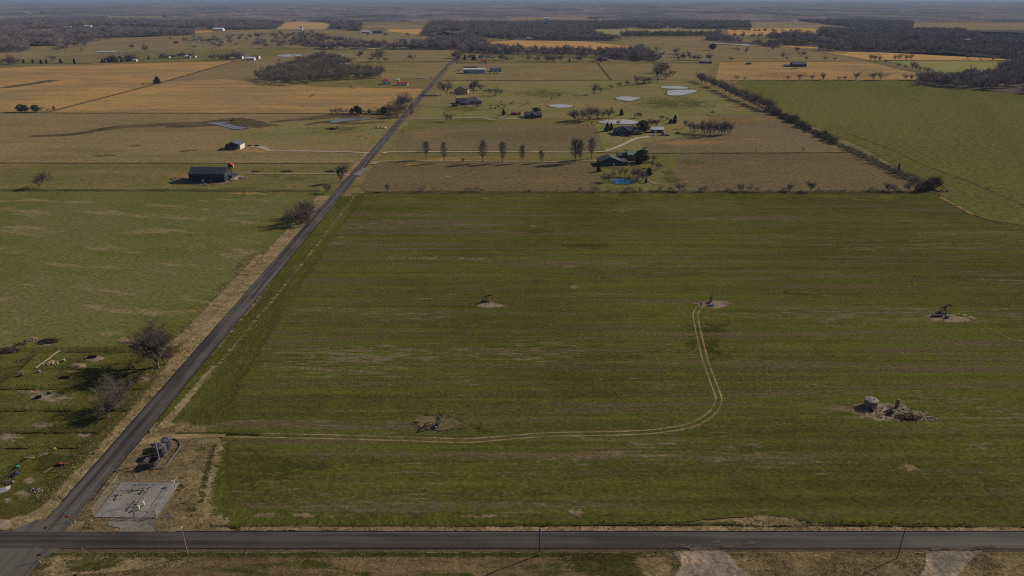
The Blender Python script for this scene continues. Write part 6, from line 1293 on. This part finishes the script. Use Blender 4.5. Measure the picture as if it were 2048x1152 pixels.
# ---- pump jacks
def pump_jack(label, x, y, rz, sc=1.0, tilt=R(18), mat='jack', head=True):
    r = empty('pump_jack', G0(x, y), rz, label, 'pump jack'); r.scale = (sc,) * 3
    mb = MB(); mb.box((-0.5, -0.45, 0.2), (4.6, 0.18, 0.35)); mb.box((-0.5, 0.45, 0.2), (4.6, 0.18, 0.35))
    for q in (-2.6, -1.2, 0.3, 1.7): mb.box((q, 0, 0.2), (0.16, 0.9, 0.3))
    mb.build('skid', M[mat], r)
    piv = Vector((0.4, 0, 3.3))
    for s in (-1, 1):
        mb = MB(); mb.tube([(-0.35, s * 0.5, 0.3), (0.35, s * 0.12, 3.2)], 0.1, 6); mb.tube([(1.3, s * 0.5, 0.3), (0.45, s * 0.12, 3.2)], 0.1, 6); mb.tube([(0.02, s * 0.3, 1.7), (0.88, s * 0.3, 1.7)], 0.05, 5); mb.build('samson_post', M[mat], r)
    c, s_ = math.cos(tilt), math.sin(tilt)
    def bp(u, w): return (piv.x + u * c - w * s_, piv.z + u * s_ + w * c)
    mb = MB(); mb.prism([bp(-2.3, -0.1), bp(2.0, -0.1), bp(2.0, 0.26), bp(-2.3, 0.26)], -0.13, 0.13); bm_ = mb.build('walking_beam', M[mat], r)
    if head:
        mb = MB(); pts = [bp(1.9, 0.5)] + [bp(1.9 + 0.62 * math.sin(a) * 1.0, 0.5 - 1.3 * (a / 1.6)) for a in (0.3, 0.7, 1.1, 1.4, 1.6)] + [bp(2.0, -0.75), bp(1.85, -0.1)]
        mb.prism(pts, -0.17, 0.17); mb.build('horse_head', M[mat], bm_)
    hx, hz = bp(2.45, -0.7); mb = MB(); mb.tube([(hx, 0, hz), (hx, 0, 0.5)], 0.03, 5); mb.build('bridle_rod', M['steel'], r)
    mb = MB(); mb.lathe([(0.2, 0), (0.2, 0.5), (0.1, 0.6), (0.1, 1.0)], (hx, 0, 0), 10); mb.build('wellhead', M[mat], r)
    mb = MB(); mb.box((-1.2, 0, 0.85), (1.0, 0.7, 0.95)); mb.build('gearbox', M[mat], r)
    tx, tz = bp(-2.1, 0)
    for s in (-1, 1):
        mb = MB(); mb.tube([(-1.2, s * 0.45, 1.0), (-1.9, s * 0.45, 0.75)], 0.09, 6); mb.prism([(-2.35, 0.35), (-1.75, 0.45), (-1.6, 1.05), (-2.2, 1.1)], s * 0.45 - 0.09, s * 0.45 + 0.09); ck = mb.build('crank_weight', M[mat], r)
        mb = MB(); mb.tube([(-1.55, s * 0.5, 0.88), (tx, s * 0.3, tz)], 0.06, 6); mb.build('pitman_arm', M[mat], r)
    mb = MB(); mb.box((-2.45, 0, 0.65), (0.7, 0.6, 0.6)); mb.build('motor', M['steel'], r)
    return r
pump_jack('pump jack facing right on the small bare pad left of the field middle', 972, 605, R(5), 0.86, R(20)); pump_jack('pump jack seen nearly end-on at the top of the field track', 1421, 604, R(62), 0.92, R(14)); pump_jack('largest dark pump jack facing right on the pale oval pad by the field side', 1885, 628.5, R(4), 1.0, R(20)); pump_jack('pump jack seen end-on in the tall brown grass by the curving track', 876, 850, R(80), 0.92, R(-12), 'jack_green')
r = empty('wellhead_post', G0(884, 837), 0, 'short dark wellhead post behind the pump jack in tall grass', 'wellhead'); mb = MB(); mb.tube([(0, 0, 0), (0, 0, 1.0)], 0.16, 8); mb.build('shaft', M['jack'], r); mb = MB(); mb.lathe([(0.22, 0), (0.22, 0.15), (0.1, 0.2)], (0, 0, 0.95), 8); mb.build('cap', M['jack'], r)
def drum(label, x, y, L, rad, mat, rz=0.0, name='storage_drum'):
    r = empty(name, G0(x, y), rz, label, 'drum'); mb = MB(); mb.tube([(-L / 2 - rad * 0.2, 0, rad + 0.1), (-L / 2, 0, rad + 0.1), (L / 2, 0, rad + 0.1), (L / 2 + rad * 0.2, 0, rad + 0.1)], [rad * 0.6, rad, rad, rad * 0.6], 12); mb.build('shell', M[mat], r)
    for q in (-0.3, 0.3): mb = MB(); mb.box((q * L, 0, 0.12), (0.2, rad * 1.6, 0.24)); mb.build('cradle', M['rust'], r)
    return r
drum('long rusty drum lying in front of the largest pump jack', 1874, 634, 4.2, 0.45, 'rust'); drum('short white drum beside the long rusty drum', 1893, 636.5, 1.2, 0.6, 'tank_white'); drum('dark drum lying by the end-on pump jack at the track top', 1421, 612.5, 2.4, 0.42, 'slate_wall', 0.1)
r = empty('pipe_post', G0(1863, 633), 0, 'upright rusty pipe left of the long rusty drum', 'post'); mb = MB(); mb.tube([(0, 0, 0), (0, 0, 1.3)], 0.16, 8); mb.build('shaft', M['rust'], r); mb = MB(); mb.lathe([(0.22, 0), (0.22, 0.12), (0, 0.14)], (0, 0, 1.28), 8); mb.build('cap', M['jack'], r)
drum('pale pole laid out across the end-on pump jack pad', 1426, 603, 5.0, 0.1, 'log', R(20), 'fallen_pole')
# old well site with the pale tank
tank('pale concrete tank with flat top on the right bare pad', 1740.5, 813, 12.4 * MPP(813), 2.35, 'tank_white')
r = empty('rusty_stack', G0(1792.5, 816), 0.2, 'upright rusty brown box stack beside the wrecked pump jack', 'stack'); mb = MB(); mb.box((0, 0, 1.45), (0.75, 0.7, 3.0)); mb.build('casing', M['rust'], r); mb = MB(); mb.box((0.05, 0, 3.0), (0.95, 0.85, 0.12)); mb.build('lid', M['rust'], r); mb = MB(); mb.tube([(0.3, 0, 2.8), (0.9, 0, 2.9)], 0.06, 6); mb.build('spout', M['jack'], r)
r = empty('wrecked_jack', G0(1782, 828), R(35), 'collapsed dark pump jack wreck in the brush of the right pad', 'wreck'); 
mb = MB(); mb.box((0, -0.5, 0.25), (3.4, 0.2, 0.3), 0.1); mb.box((0, 0.5, 0.3), (3.4, 0.2, 0.3), -0.1); mb.build('skid', M['jack_green'], r); mb = MB(); mb.box((0.2, 0, 0.8), (1.2, 0.9, 0.9), 0.3, 0.3); mb.build('gearbox', M['jack_green'], r); mb = MB(); mb.tube([(0.6, 0.3, 0.5), (-0.4, 1.0, 2.4)], 0.12, 6); mb.build('samson_post', M['jack_green'], r); mb = MB(); mb.tube([(-1.5, 0, 0.4), (0.8, 0.4, 1.5)], 0.12, 6); mb.tube([(-1.4, -0.4, 0.3), (0.9, -0.6, 1.1)], 0.1, 6); mb.build('walking_beam', M['jack_green'], r)
r = empty('pipe_post', G0(1763.5, 821), 0.0, 'slim dark upright pipe between the pale tank and the wreck', 'post'); mb = MB(); mb.tube([(0, 0, 0), (0.12, 0, 1.6)], 0.11, 8); mb.build('shaft', M['jack'], r); mb = MB(); mb.lathe([(0.16, 0), (0.16, 0.1), (0, 0.12)], (0.12, 0, 1.56), 8); mb.build('cap', M['jack'], r)
drum('squat black drum at the foot of the pale tank', 1744, 823.5, 0.9, 0.4, 'black', 1.2)
def pile(name, label, x, y, rx, ry, n, mat, mat2, cat, seed, smin=0.15, smax=0.5, hmax=0.9, sticks=0, stick_mat='brush'):
    rg = random.Random(seed); r = empty(name, G0(x, y), 0, label, cat); mb = MB()
    for i in range(n):
        a, q = rg.uniform(0, 6.28), math.sqrt(rg.random()); s = rg.uniform(smin, smax)
        c = (rx * q * math.cos(a), ry * q * math.sin(a), hmax * (1 - q) * rg.uniform(0.3, 1) + s * 0.2)
        mb.box(c, (s * rg.uniform(0.7, 1.6), s, s * rg.uniform(0.5, 1)), rg.uniform(0, 3), rg.uniform(-0.6, 0.6))
    mb.build('rubble', M[mat], r)
    if sticks:
        mb = MB()
        for i in range(sticks):
            a, q = rg.uniform(0, 6.28), math.sqrt(rg.random()); c = Vector((rx * q * math.cos(a), ry * q * math.sin(a), hmax * (1 - q * 0.8) * rg.random())); d = Vector((rg.uniform(-1, 1), rg.uniform(-1, 1), rg.uniform(-0.25, 0.5))).normalized() * rg.uniform(0.5, 1.5)
            mb.tube([c - d, c + d], [0.07, 0.03], 4, False)
        mb.build('branches', M[stick_mat], r)
    return r
pile('stone_heap', 'pale scattered stones at the right end of the tank pad', 1856, 838, 2.8, 1.0, 60, 'concrete', None, 'stones', 1, 0.15, 0.4, 0.2); pile('brush_heap', 'rusty brown brush heap right of the wrecked pump jack', 1815, 836, 3.6, 1.6, 10, 'stone', None, 'brush', 2, sticks=260, hmax=1.2, stick_mat='rust'); pile('stone_heap', 'small pale stones behind the rusty brush heap', 1808, 820, 1.6, 0.6, 24, 'concrete', None, 'stones', 3, 0.15, 0.4, 0.2)
for i, (x, y, s) in enumerate([(1917, 628.5, 0.6), (1928, 631, 0.9), (1940, 635, 0.9), (1946, 637.5, 0.8)]): blob('pale_slab', 'pale slab on the rim of the pale oval pad', x, y, s * 1.4, s * 0.7, 0.35, 'concrete', 'slab', i, 'pale slabs on the oval pad rim', sub=1)

# ---- the animal pens
def fence_weeds_and_shade(px): ribbon('fence_weeds_and_shade', px, 0.9, G['dark_green'], soft=0.8, smooth=False, peak=0.9)  # dark weed strip that also paints in the fence's shadow line
def pen_fence(label, px, h=1.55, spacing=2.75, post=0.12):
    if 'ditch' not in label: fence_weeds_and_shade(px)
    r = empty('pen_fence', G0(*px[0], 0.1), 0, label, 'fence'); o = r.location.copy()
    for a, b2 in zip(px, px[1:]):
        A, B = G0(*a, 0.1) - o, G0(*b2, 0.1) - o; n = max(1, round((B - A).length / spacing))
        for i in range(n + (b2 == px[-1])):
            q = A.lerp(B, i / n); mb = MB(); mb.tube([(q.x, q.y, -0.1), (q.x, q.y, h * (1 + 0.06 * math.sin(i * 7)))], post, 5); mb.build('post', M['post_wood'], r)
        mb = MB()
        for z in (0.35, 0.75, 1.15): mb.tube([(A.x, A.y, z * h / 1.35), (B.x, B.y, z * h / 1.35)], 0.016, 3, False)
        mb.build('wire', M['black'], r)
    return r
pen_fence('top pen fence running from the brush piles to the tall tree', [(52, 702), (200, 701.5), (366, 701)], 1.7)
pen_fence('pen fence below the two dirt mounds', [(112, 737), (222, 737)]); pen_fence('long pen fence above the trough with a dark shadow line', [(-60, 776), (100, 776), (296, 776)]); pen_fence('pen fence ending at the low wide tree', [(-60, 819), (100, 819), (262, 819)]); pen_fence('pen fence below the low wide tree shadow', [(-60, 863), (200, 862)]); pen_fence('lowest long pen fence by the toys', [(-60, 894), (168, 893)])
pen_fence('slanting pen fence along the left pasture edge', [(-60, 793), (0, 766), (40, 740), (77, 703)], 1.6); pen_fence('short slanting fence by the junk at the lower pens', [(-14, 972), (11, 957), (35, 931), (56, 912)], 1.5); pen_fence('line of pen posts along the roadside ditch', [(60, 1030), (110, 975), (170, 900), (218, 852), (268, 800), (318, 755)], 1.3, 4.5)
r = empty('gate_frame', G0(42, 733), 0, 'tall wooden gate frame on the slanting pen fence', 'gate'); 
for q in (-0.9, 0.9): mb = MB(); mb.tube([(q, 0, 0), (q, 0, 2.5)], 0.09, 6); mb.build('post', M['post_wood'], r)
mb = MB(); mb.tube([(-1.0, 0, 2.45), (1.9, 0.3, 2.45)], 0.08, 6); mb.build('lintel', M['post_wood'], r)
pile('brush_pile', 'big dark brush pile at the edge of the pens with pale cut ends', 19, 703, 3.4, 1.8, 14, 'log', None, 'brush pile', 5, hmax=1.9, sticks=700); pile('brush_pile', 'dark brush pile on reddish soil above the top pen fence', 98, 684, 3.4, 1.5, 10, 'log', None, 'brush pile', 6, hmax=1.7, sticks=560); pile('timber_pile', 'pale split timber pile stretching between the two brush piles', 64, 680, 1.9, 1.6, 46, 'log', None, 'timber pile', 7, 0.25, 0.7, 0.7, 40, 'log'); pile('timber_pile', 'low dark timber scatter left of the pale timber pile', 42, 689, 1.8, 0.8, 14, 'brush', None, 'timber pile', 8, 0.2, 0.5, 0.5, 90)
r = empty('log_row', G0(95, 722), 0, 'long pale row of felled logs slanting through the top pen', 'logs')
A, B = P(72, 738) - r.location, P(118, 704) - r.location
for i in range(9):
    q = A.lerp(B, i / 9); d = (B - A).normalized(); mb = MB(); q2 = q + d * 2.0 + Vector((0.25 * math.sin(i * 5), 0.2 * math.cos(i * 3), 0)); mb.tube([(q.x, q.y, 0.25), (q2.x, q2.y, 0.3 + 0.1 * (i % 2))], [0.28, 0.2], 7); mb.build('log', M['log'], r)
pile('log_heap', 'heap of pale stumps beside the long log row', 104, 728, 2.6, 1.5, 40, 'log', None, 'logs', 9, 0.3, 0.8, 0.5, 30, 'log'); pile('log_heap', 'trail of pale chips at the lower end of the log row', 46, 745, 2.6, 1.0, 30, 'log', None, 'logs', 10, 0.15, 0.4, 0.2)
blob('dirt_mound', 'tan dirt mound just above the mid pen fence', 156, 734, 3.4, 2.0, 1.0, 'mound', 'mound', 3, rough=0.2); blob('dirt_mound', 'flat tan dirt mound under the dark trough', 190, 718.5, 4.2, 1.9, 0.35, 'mound', 'mound', 5, rough=0.2)
def trough(label, x, y, L, W, h, mat, rz=0.0, z=0.0):
    r = empty('feed_trough', G0(x, y, ZB + z), rz, label, 'trough'); mb = MB()
    mb.box((0, -W / 2, h / 2 + 0.1), (L, 0.08, h)); mb.box((0, W / 2, h / 2 + 0.1), (L, 0.08, h)); mb.box((-L / 2, 0, h / 2 + 0.1), (0.08, W - 0.1, h)); mb.box((L / 2, 0, h / 2 + 0.1), (0.08, W - 0.1, h)); mb.box((0, 0, 0.14), (L - 0.1, W - 0.1, 0.08)); mb.build('tub', M[mat], r)
    for q in (-0.4, 0.4): mb = MB(); mb.box((q * L, 0, 0.05), (0.12, W, 0.12)); mb.build('leg', M['post_wood'], r)
    return r
trough('dark trough lying on the flat dirt mound', 185, 717, 3.0, 1.1, 0.5, 'black', 0.1, 0.3); trough('black trough in the pen below the log row', 130, 757, 3.2, 0.9, 0.45, 'black', 0.05); trough('black tub on the bare patch of the middle pen', 77, 797, 1.7, 1.0, 0.6, 'black', 0.3); trough('small black tub beside the larger tub in the middle pen', 98.5, 789, 0.9, 0.6, 0.5, 'black', 0.4)
drum('pale blue barrel near the mounds in the top pen', 128, 723, 0.8, 0.42, 'blue_wall', 0.3, 'plastic_barrel'); drum('grey blue barrel below the log row', 78, 746, 1.0, 0.4, 'slate_wall', 0.1, 'plastic_barrel'); drum('blue barrel at the lower end of the log row', 43, 753, 1.0, 0.55, 'blue', 0.5, 'plastic_barrel')
r = empty('toy_slide', G0(105.5, 902), 0.2, 'yellow play slide lying in the lowest pen', 'toy'); mb = MB(); mb.prism([(-0.9, 0.1), (-0.2, 0.25), (0.4, 0.8), (0.9, 0.8), (0.9, 0.65), (0.45, 0.62), (-0.1, 0.1)], -0.3, 0.3); mb.build('chute', M['yellow'], r); mb = MB(); mb.tube([(0.85, -0.25, 0.7), (1.1, -0.25, 0)], 0.05, 6); mb.tube([(0.85, 0.25, 0.7), (1.1, 0.25, 0)], 0.05, 6); mb.build('leg', M['yellow'], r)
r = empty('red_cart', G0(122, 932), 0.15, 'red cart by the roadside ditch of the pens', 'cart'); mb = MB(); mb.prism([(-1.2, 0.3), (1.1, 0.3), (1.2, 0.75), (0.3, 0.8), (0.1, 1.0), (-0.4, 0.95), (-1.3, 0.6)], -0.4, 0.4); mb.build('body', M['red_barn'], r)
for q in (-0.8, 0.8): mb = MB(); mb.tube([(q, -0.42, 0.25), (q, 0.42, 0.25)], 0.25, 8); mb.build('wheel', M['tyre'], r)
r = empty('plank', G0(100, 940), 0, 'long pale plank pointing at the red cart', 'plank'); A, B = P(88, 947) - r.location, P(112, 933) - r.location; mb = MB(); mb.tube([(A.x, A.y, 0.15), (B.x, B.y, 0.25)], [0.12, 0.1], 5); mb.build('board', M['log'], r); mb = MB(); mb.box((A.x, A.y, 0.08), (0.5, 0.2, 0.12)); mb.build('block', M['log'], r)
pile('junk_pile', 'pale junk scatter with a black sack under the lowest fence', 59, 918, 1.4, 0.6, 18, 'concrete', None, 'junk', 11, 0.2, 0.5, 0.5); pile('junk_pile', 'pale rubble scatter in the lowest pen', 86, 910, 1.2, 0.7, 16, 'stone', None, 'junk', 12, 0.15, 0.4, 0.25); pile('junk_pile', 'blue and black junk heap in the lower pens', 30, 950, 1.3, 1.0, 18, 'blue', None, 'junk', 13, 0.25, 0.6, 0.8, 20, 'black'); pile('junk_pile', 'dark junk heap with branches left of the roadside ditch', 17, 966, 1.5, 0.8, 16, 'stone', None, 'junk', 14, 0.2, 0.5, 0.6, 90); pile('stone_heap', 'pale stones and dark brush by the ditch of the lower pens', 73, 982, 1.8, 0.9, 44, 'concrete', None, 'stones', 15, 0.15, 0.42, 0.7, 40); blob('black_sack', 'round black sack by the pale junk scatter', 53, 919, 0.6, 0.5, 0.5, 'black', 'sack', 2); blob('black_sack', 'big black sack before the blue junk heap', 26, 954, 0.9, 0.7, 0.7, 'black', 'sack', 4)
r = empty('small_boat', G0(4, 985), 0.6, 'white open boat at the frame side in the lower pens', 'boat'); mb = MB(); mb.prism([(-1.9, 0.15), (1.4, 0.15), (2.1, 0.8), (-1.9, 0.7)], -0.7, 0.7); mb.build('hull', M['white'], r); mb = MB(); mb.box((-0.2, 0, 0.76), (2.6, 1.0, 0.1)); mb.build('deck', M['slate_wall'], r)
drum('teal drum in the lower pens beside the yellow tub', 37, 937, 0.6, 0.45, 'sign_green', 0.6, 'plastic_barrel'); blob('yellow_tub', 'yellow tub at the top of the blue junk heap', 32, 935, 0.45, 0.4, 0.4, 'yellow', 'tub', 1, rough=0.05); blob('orange_sack', 'orange sack in the middle pen', 64, 785, 0.7, 0.4, 0.25, 'orange', 'sack', 6); blob('black_tyre_heap', 'dark lump in the grass beside the main road verge', 187, 909, 0.6, 0.45, 0.4, 'black', 'debris', 7)
pile('brush_pile', 'small brush pile along the barn drive nearest the barn', 511, 344, 3.2, 1.6, 8, 'stone', None, 'brush pile', 21, hmax=1.3, sticks=160); pile('brush_pile', 'long brush pile midway along the barn drive', 574.5, 343.5, 5.0, 1.6, 10, 'stone', None, 'brush pile', 22, hmax=1.4, sticks=260); pile('brush_pile', 'brush pile along the barn drive by the vase-shaped tree', 661, 343.5, 4.2, 1.6, 10, 'concrete', None, 'brush pile', 23, hmax=1.4, sticks=220); pile('dirt_heap', 'dirt and brush heap left of the black barn house', 358, 358, 5.5, 2.0, 40, 'mound', None, 'dirt heap', 24, 0.4, 1.2, 1.0, 60); pile('dirt_heap', 'rubble heap by the porch of the black barn house', 487, 357, 4.0, 2.5, 40, 'stone', None, 'rubble', 25, 0.3, 1.0, 0.7, 40); pile('dirt_heap', 'small dirt heap before the black barn house', 411, 370.5, 3.0, 0.9, 24, 'mound', None, 'dirt heap', 26, 0.3, 0.8, 0.7); pile('dirt_heap', 'reddish dirt heap at the far corner of the wheat', 1882, 383, 5.0, 1.5, 30, 'brown_wall', None, 'dirt heap', 27, 0.3, 1.0, 1.0, 120, 'rust')
pile('brush_pile', 'low brush by the white farm pond bank', 845, 305, 6, 1.0, 6, 'brush', None, 'brush', 28, hmax=1.0, sticks=160)
for x, y, lab in [(1398, 1138, 'dark clod on the first dirt entrance'), (1388, 1149, 'flat dark clod low on the first dirt entrance'), (1402, 1129, 'small dark clod high on the first dirt entrance'), (1472, 1140, 'dark clod at the right edge of the first dirt entrance'), (1484, 1113, 'dark weed clump right of the first dirt entrance'), (1312, 1107, 'dark box lump left of the first dirt entrance')]: blob('dirt_clod', lab, x, y, 0.5, 0.4, 0.35, 'black', 'clod', x % 7)
# ------------------------------------------------------------------ grass and weeds one cannot count
def tuft_mat(name, a, b, c):
    t = NT(name); g = t.n("ShaderNodeNewGeometry"); n = t.noise(g.outputs['Position'], 0.5, 3, 0.7); n2 = t.noise(g.outputs['Position'], 0.08, 3, 0.6)
    col = t.mix(t.ramp(n, 0.38, 0.62), a, b); col = t.mix(t.ramp(n2, 0.5, 0.62), col, c)
    t.l(t.bsdf(col, 1.0, 0.0), t.out.inputs[0]); return t.m
def in_polys(x, y, polys): return any(in_poly(x, y, p) for p in polys)
def tufts(name, areas, mat, hmin, hmax, spread=0.35, blades=5, wide=0.09, seed=0, cs=(0.16, 0.16)):
    """areas: (pixel polygon, tufts per square metre)"""
    rg = np.random.default_rng(seed); V = []
    for poly, dens in areas:
        ws = [P(x, y) for x, y in poly]; xs = [w.x for w in ws]; ys_ = [w.y for w in ws]; w2 = np.array([(w.x, w.y) for w in ws])
        A = (max(xs) - min(xs)) * (max(ys_) - min(ys_)); n = int(A * dens)
        q = np.stack([rg.uniform(min(xs), max(xs), n), rg.uniform(min(ys_), max(ys_), n)], 1); ins = np.zeros(n, bool); m = len(w2)
        for i in range(m):
            x1, y1 = w2[i]; x2, y2 = w2[i - 1]
            cr = ((y1 > q[:, 1]) != (y2 > q[:, 1])) & (q[:, 0] < (x2 - x1) * (q[:, 1] - y1) / (y2 - y1 + 1e-12) + x1); ins ^= cr
        q = q[ins]; cl = np.array([mnoise.noise(Vector((a * cs[0], b * cs[1], seed + 0.5))) for a, b in q]) if len(q) else np.zeros(0)
        V.append(q[cl > rg.uniform(-0.5, 0.15, len(q))])
    q = np.concatenate(V); N = len(q) * blades; c = np.repeat(q, blades, 0) + rg.normal(0, spread * 0.5, (N, 2)); a = rg.uniform(0, 6.28, N); h = rg.uniform(hmin, hmax, N); le = rg.uniform(0.1, 0.7, N) * h; la = rg.uniform(0, 6.28, N); w = wide * rg.uniform(0.6, 1.6, N)
    z0 = 0.12
    v0 = np.stack([c[:, 0] - np.cos(a) * w, c[:, 1] - np.sin(a) * w, np.full(N, z0)], 1); v1 = np.stack([c[:, 0] + np.cos(a) * w, c[:, 1] + np.sin(a) * w, np.full(N, z0)], 1)
    v2 = np.stack([c[:, 0] + np.cos(la) * le, c[:, 1] + np.sin(la) * le, z0 + h], 1)
    me = np_mesh(name, np.stack([v0, v1, v2], 1).reshape(-1, 3), np.arange(N * 3).reshape(N, 3)); me.materials.append(mat); o = link_mesh(name, me); tag(o, kind='stuff'); return N
def strip(pts, l, r):
    """pixel polygon of a band between left and right pixel offsets along a polyline"""
    return [(x + l, y) for x, y in pts] + [(x + r, y) for x, y in pts[::-1]]
road_l = [(560, 503), (480, 600), (400, 692), (330, 772), (250, 865), (170, 950), (105, 1020)]
nt = 0
nt += tufts('dry_grass', [(strip(road_l, -62, -6), 0.9), (strip(road_l[2:], -55, -5), 1.3), ([(300, 864), (360, 848), (420, 862), (440, 867), (345, 868)], 2.0), ([(355, 884), (440, 880), (422, 930), (404, 1000), (424, 1040), (470, 1058), (316, 1060), (316, 1036), (362, 964), (240, 958), (262, 910), (275, 896), (300, 890), (330, 890)], 2.2), ([(140, 1062), (135, 1045), (190, 985), (240, 925), (276, 895), (292, 905), (282, 940), (240, 958), (186, 1030), (210, 1050), (230, 1062)], 2.2), ([(300, 900), (345, 890), (350, 905), (320, 935), (290, 938)], 1.5),
          ([(440, 1052), (1000, 1055), (1450, 1053), (1500, 1040), (1600, 1040), (1700, 1055), (2060, 1057), (2060, 1063), (330, 1064)], 1.8), ([(110, 1106), (1330, 1106), (1330, 1110), (110, 1116)], 1.0), ([(1455, 1106), (1850, 1106), (1846, 1130), (1800, 1155), (1500, 1155)], 2.4), ([(1935, 1108), (2060, 1106), (2060, 1155), (1905, 1155)], 2.4), ([(70, 1130), (130, 1106), (330, 1114), (420, 1128), (200, 1155), (60, 1155)], 1.6), ([(824, 842), (836, 860), (890, 864), (938, 858), (926, 840), (900, 831), (860, 829), (838, 832)], 3.5), ([(1690, 812), (1730, 836), (1800, 845), (1872, 840), (1835, 818), (1740, 802)], 0.8), ([(240, 684), (330, 672), (420, 640), (360, 695), (250, 695)], 0.8)],
          tuft_mat('dry_grass_blades', S(138, 118, 88), S(110, 93, 68), S(120, 99, 66)), 0.25, 0.7, 0.6, 9, 0.055, 1)
nt += tufts('stubble', [([(-20, 1118), (400, 1118), (1120, 1120), (1320, 1140), (1320, 1156), (-20, 1156)], 3.2)], tuft_mat('stubble_blades', S(138, 114, 84), S(112, 90, 64), S(92, 84, 48)), 0.12, 0.32, 0.4, 4, 0.08, 2)
nt += tufts('weeds', [(strip(road_l[2:], -10, -1), 1.0), ([(120, 1110), (1330, 1108), (1330, 1120), (120, 1124)], 2.0), ([(1110, 1108), (1310, 1110), (1310, 1155), (1190, 1155)], 2.2), ([(440, 1049), (1000, 1049), (1480, 1040), (2060, 1052), (2060, 1056), (440, 1054)], 1.5), ([(1430, 1050), (1480, 1036), (1560, 1052), (1460, 1058)], 2.5), ([(1860, 1120), (1850, 1150), (1800, 1156), (1820, 1130)], 2.0), (strip([(330, 758), (250, 850), (190, 915), (110, 1005)], -60, -42), 1.5), ([(20, 1026), (50, 1020), (70, 1035), (30, 1050)], 2.0), ([(60, 690), (366, 696), (340, 735), (200, 905), (100, 1000), (0, 1000), (0, 780)], 0.14)],
          tuft_mat('weed_blades', S(70, 68, 34), S(55, 54, 27), S(92, 80, 48)), 0.18, 0.45, 0.5, 9, 0.08, 3)
nt += tufts('wheat_blades', [([(430, 880), (900, 890), (1400, 870), (2060, 880), (2060, 1050), (470, 1046), (408, 1000)], 0.28), ([(480, 700), (2060, 700), (2060, 880), (1450, 866), (440, 866), (360, 850)], 0.10)], tuft_mat('wheat_leaf', S(92, 88, 38), S(78, 74, 34), S(104, 86, 62)), 0.06, 0.16, 0.9, 7, 0.09, 4, (0.03, 0.4))
print('tuft blades', nt)
# ------------------------------------------------------------------ haze
def haze_box():
    mb = MB(); x, y0, y1, zt = 26000, -3000, 36000, 160
    mb.box(((0), (y0 + y1) / 2, (zt - 1.5) / 2), (2 * x, y1 - y0, zt + 1.5))
    t = NT('haze_air'); v = t.n("ShaderNodeVolumePrincipled")
    v.inputs['Color'].default_value = (0.48, 0.64, 1.0, 1); v.inputs['Density'].default_value = 0.00005; v.inputs['Anisotropy'].default_value = 0.0
    t.l(v.outputs[0], t.out.inputs['Volume'])
    o = mb.build('haze', t.m); tag(o, kind='stuff')
haze_box()
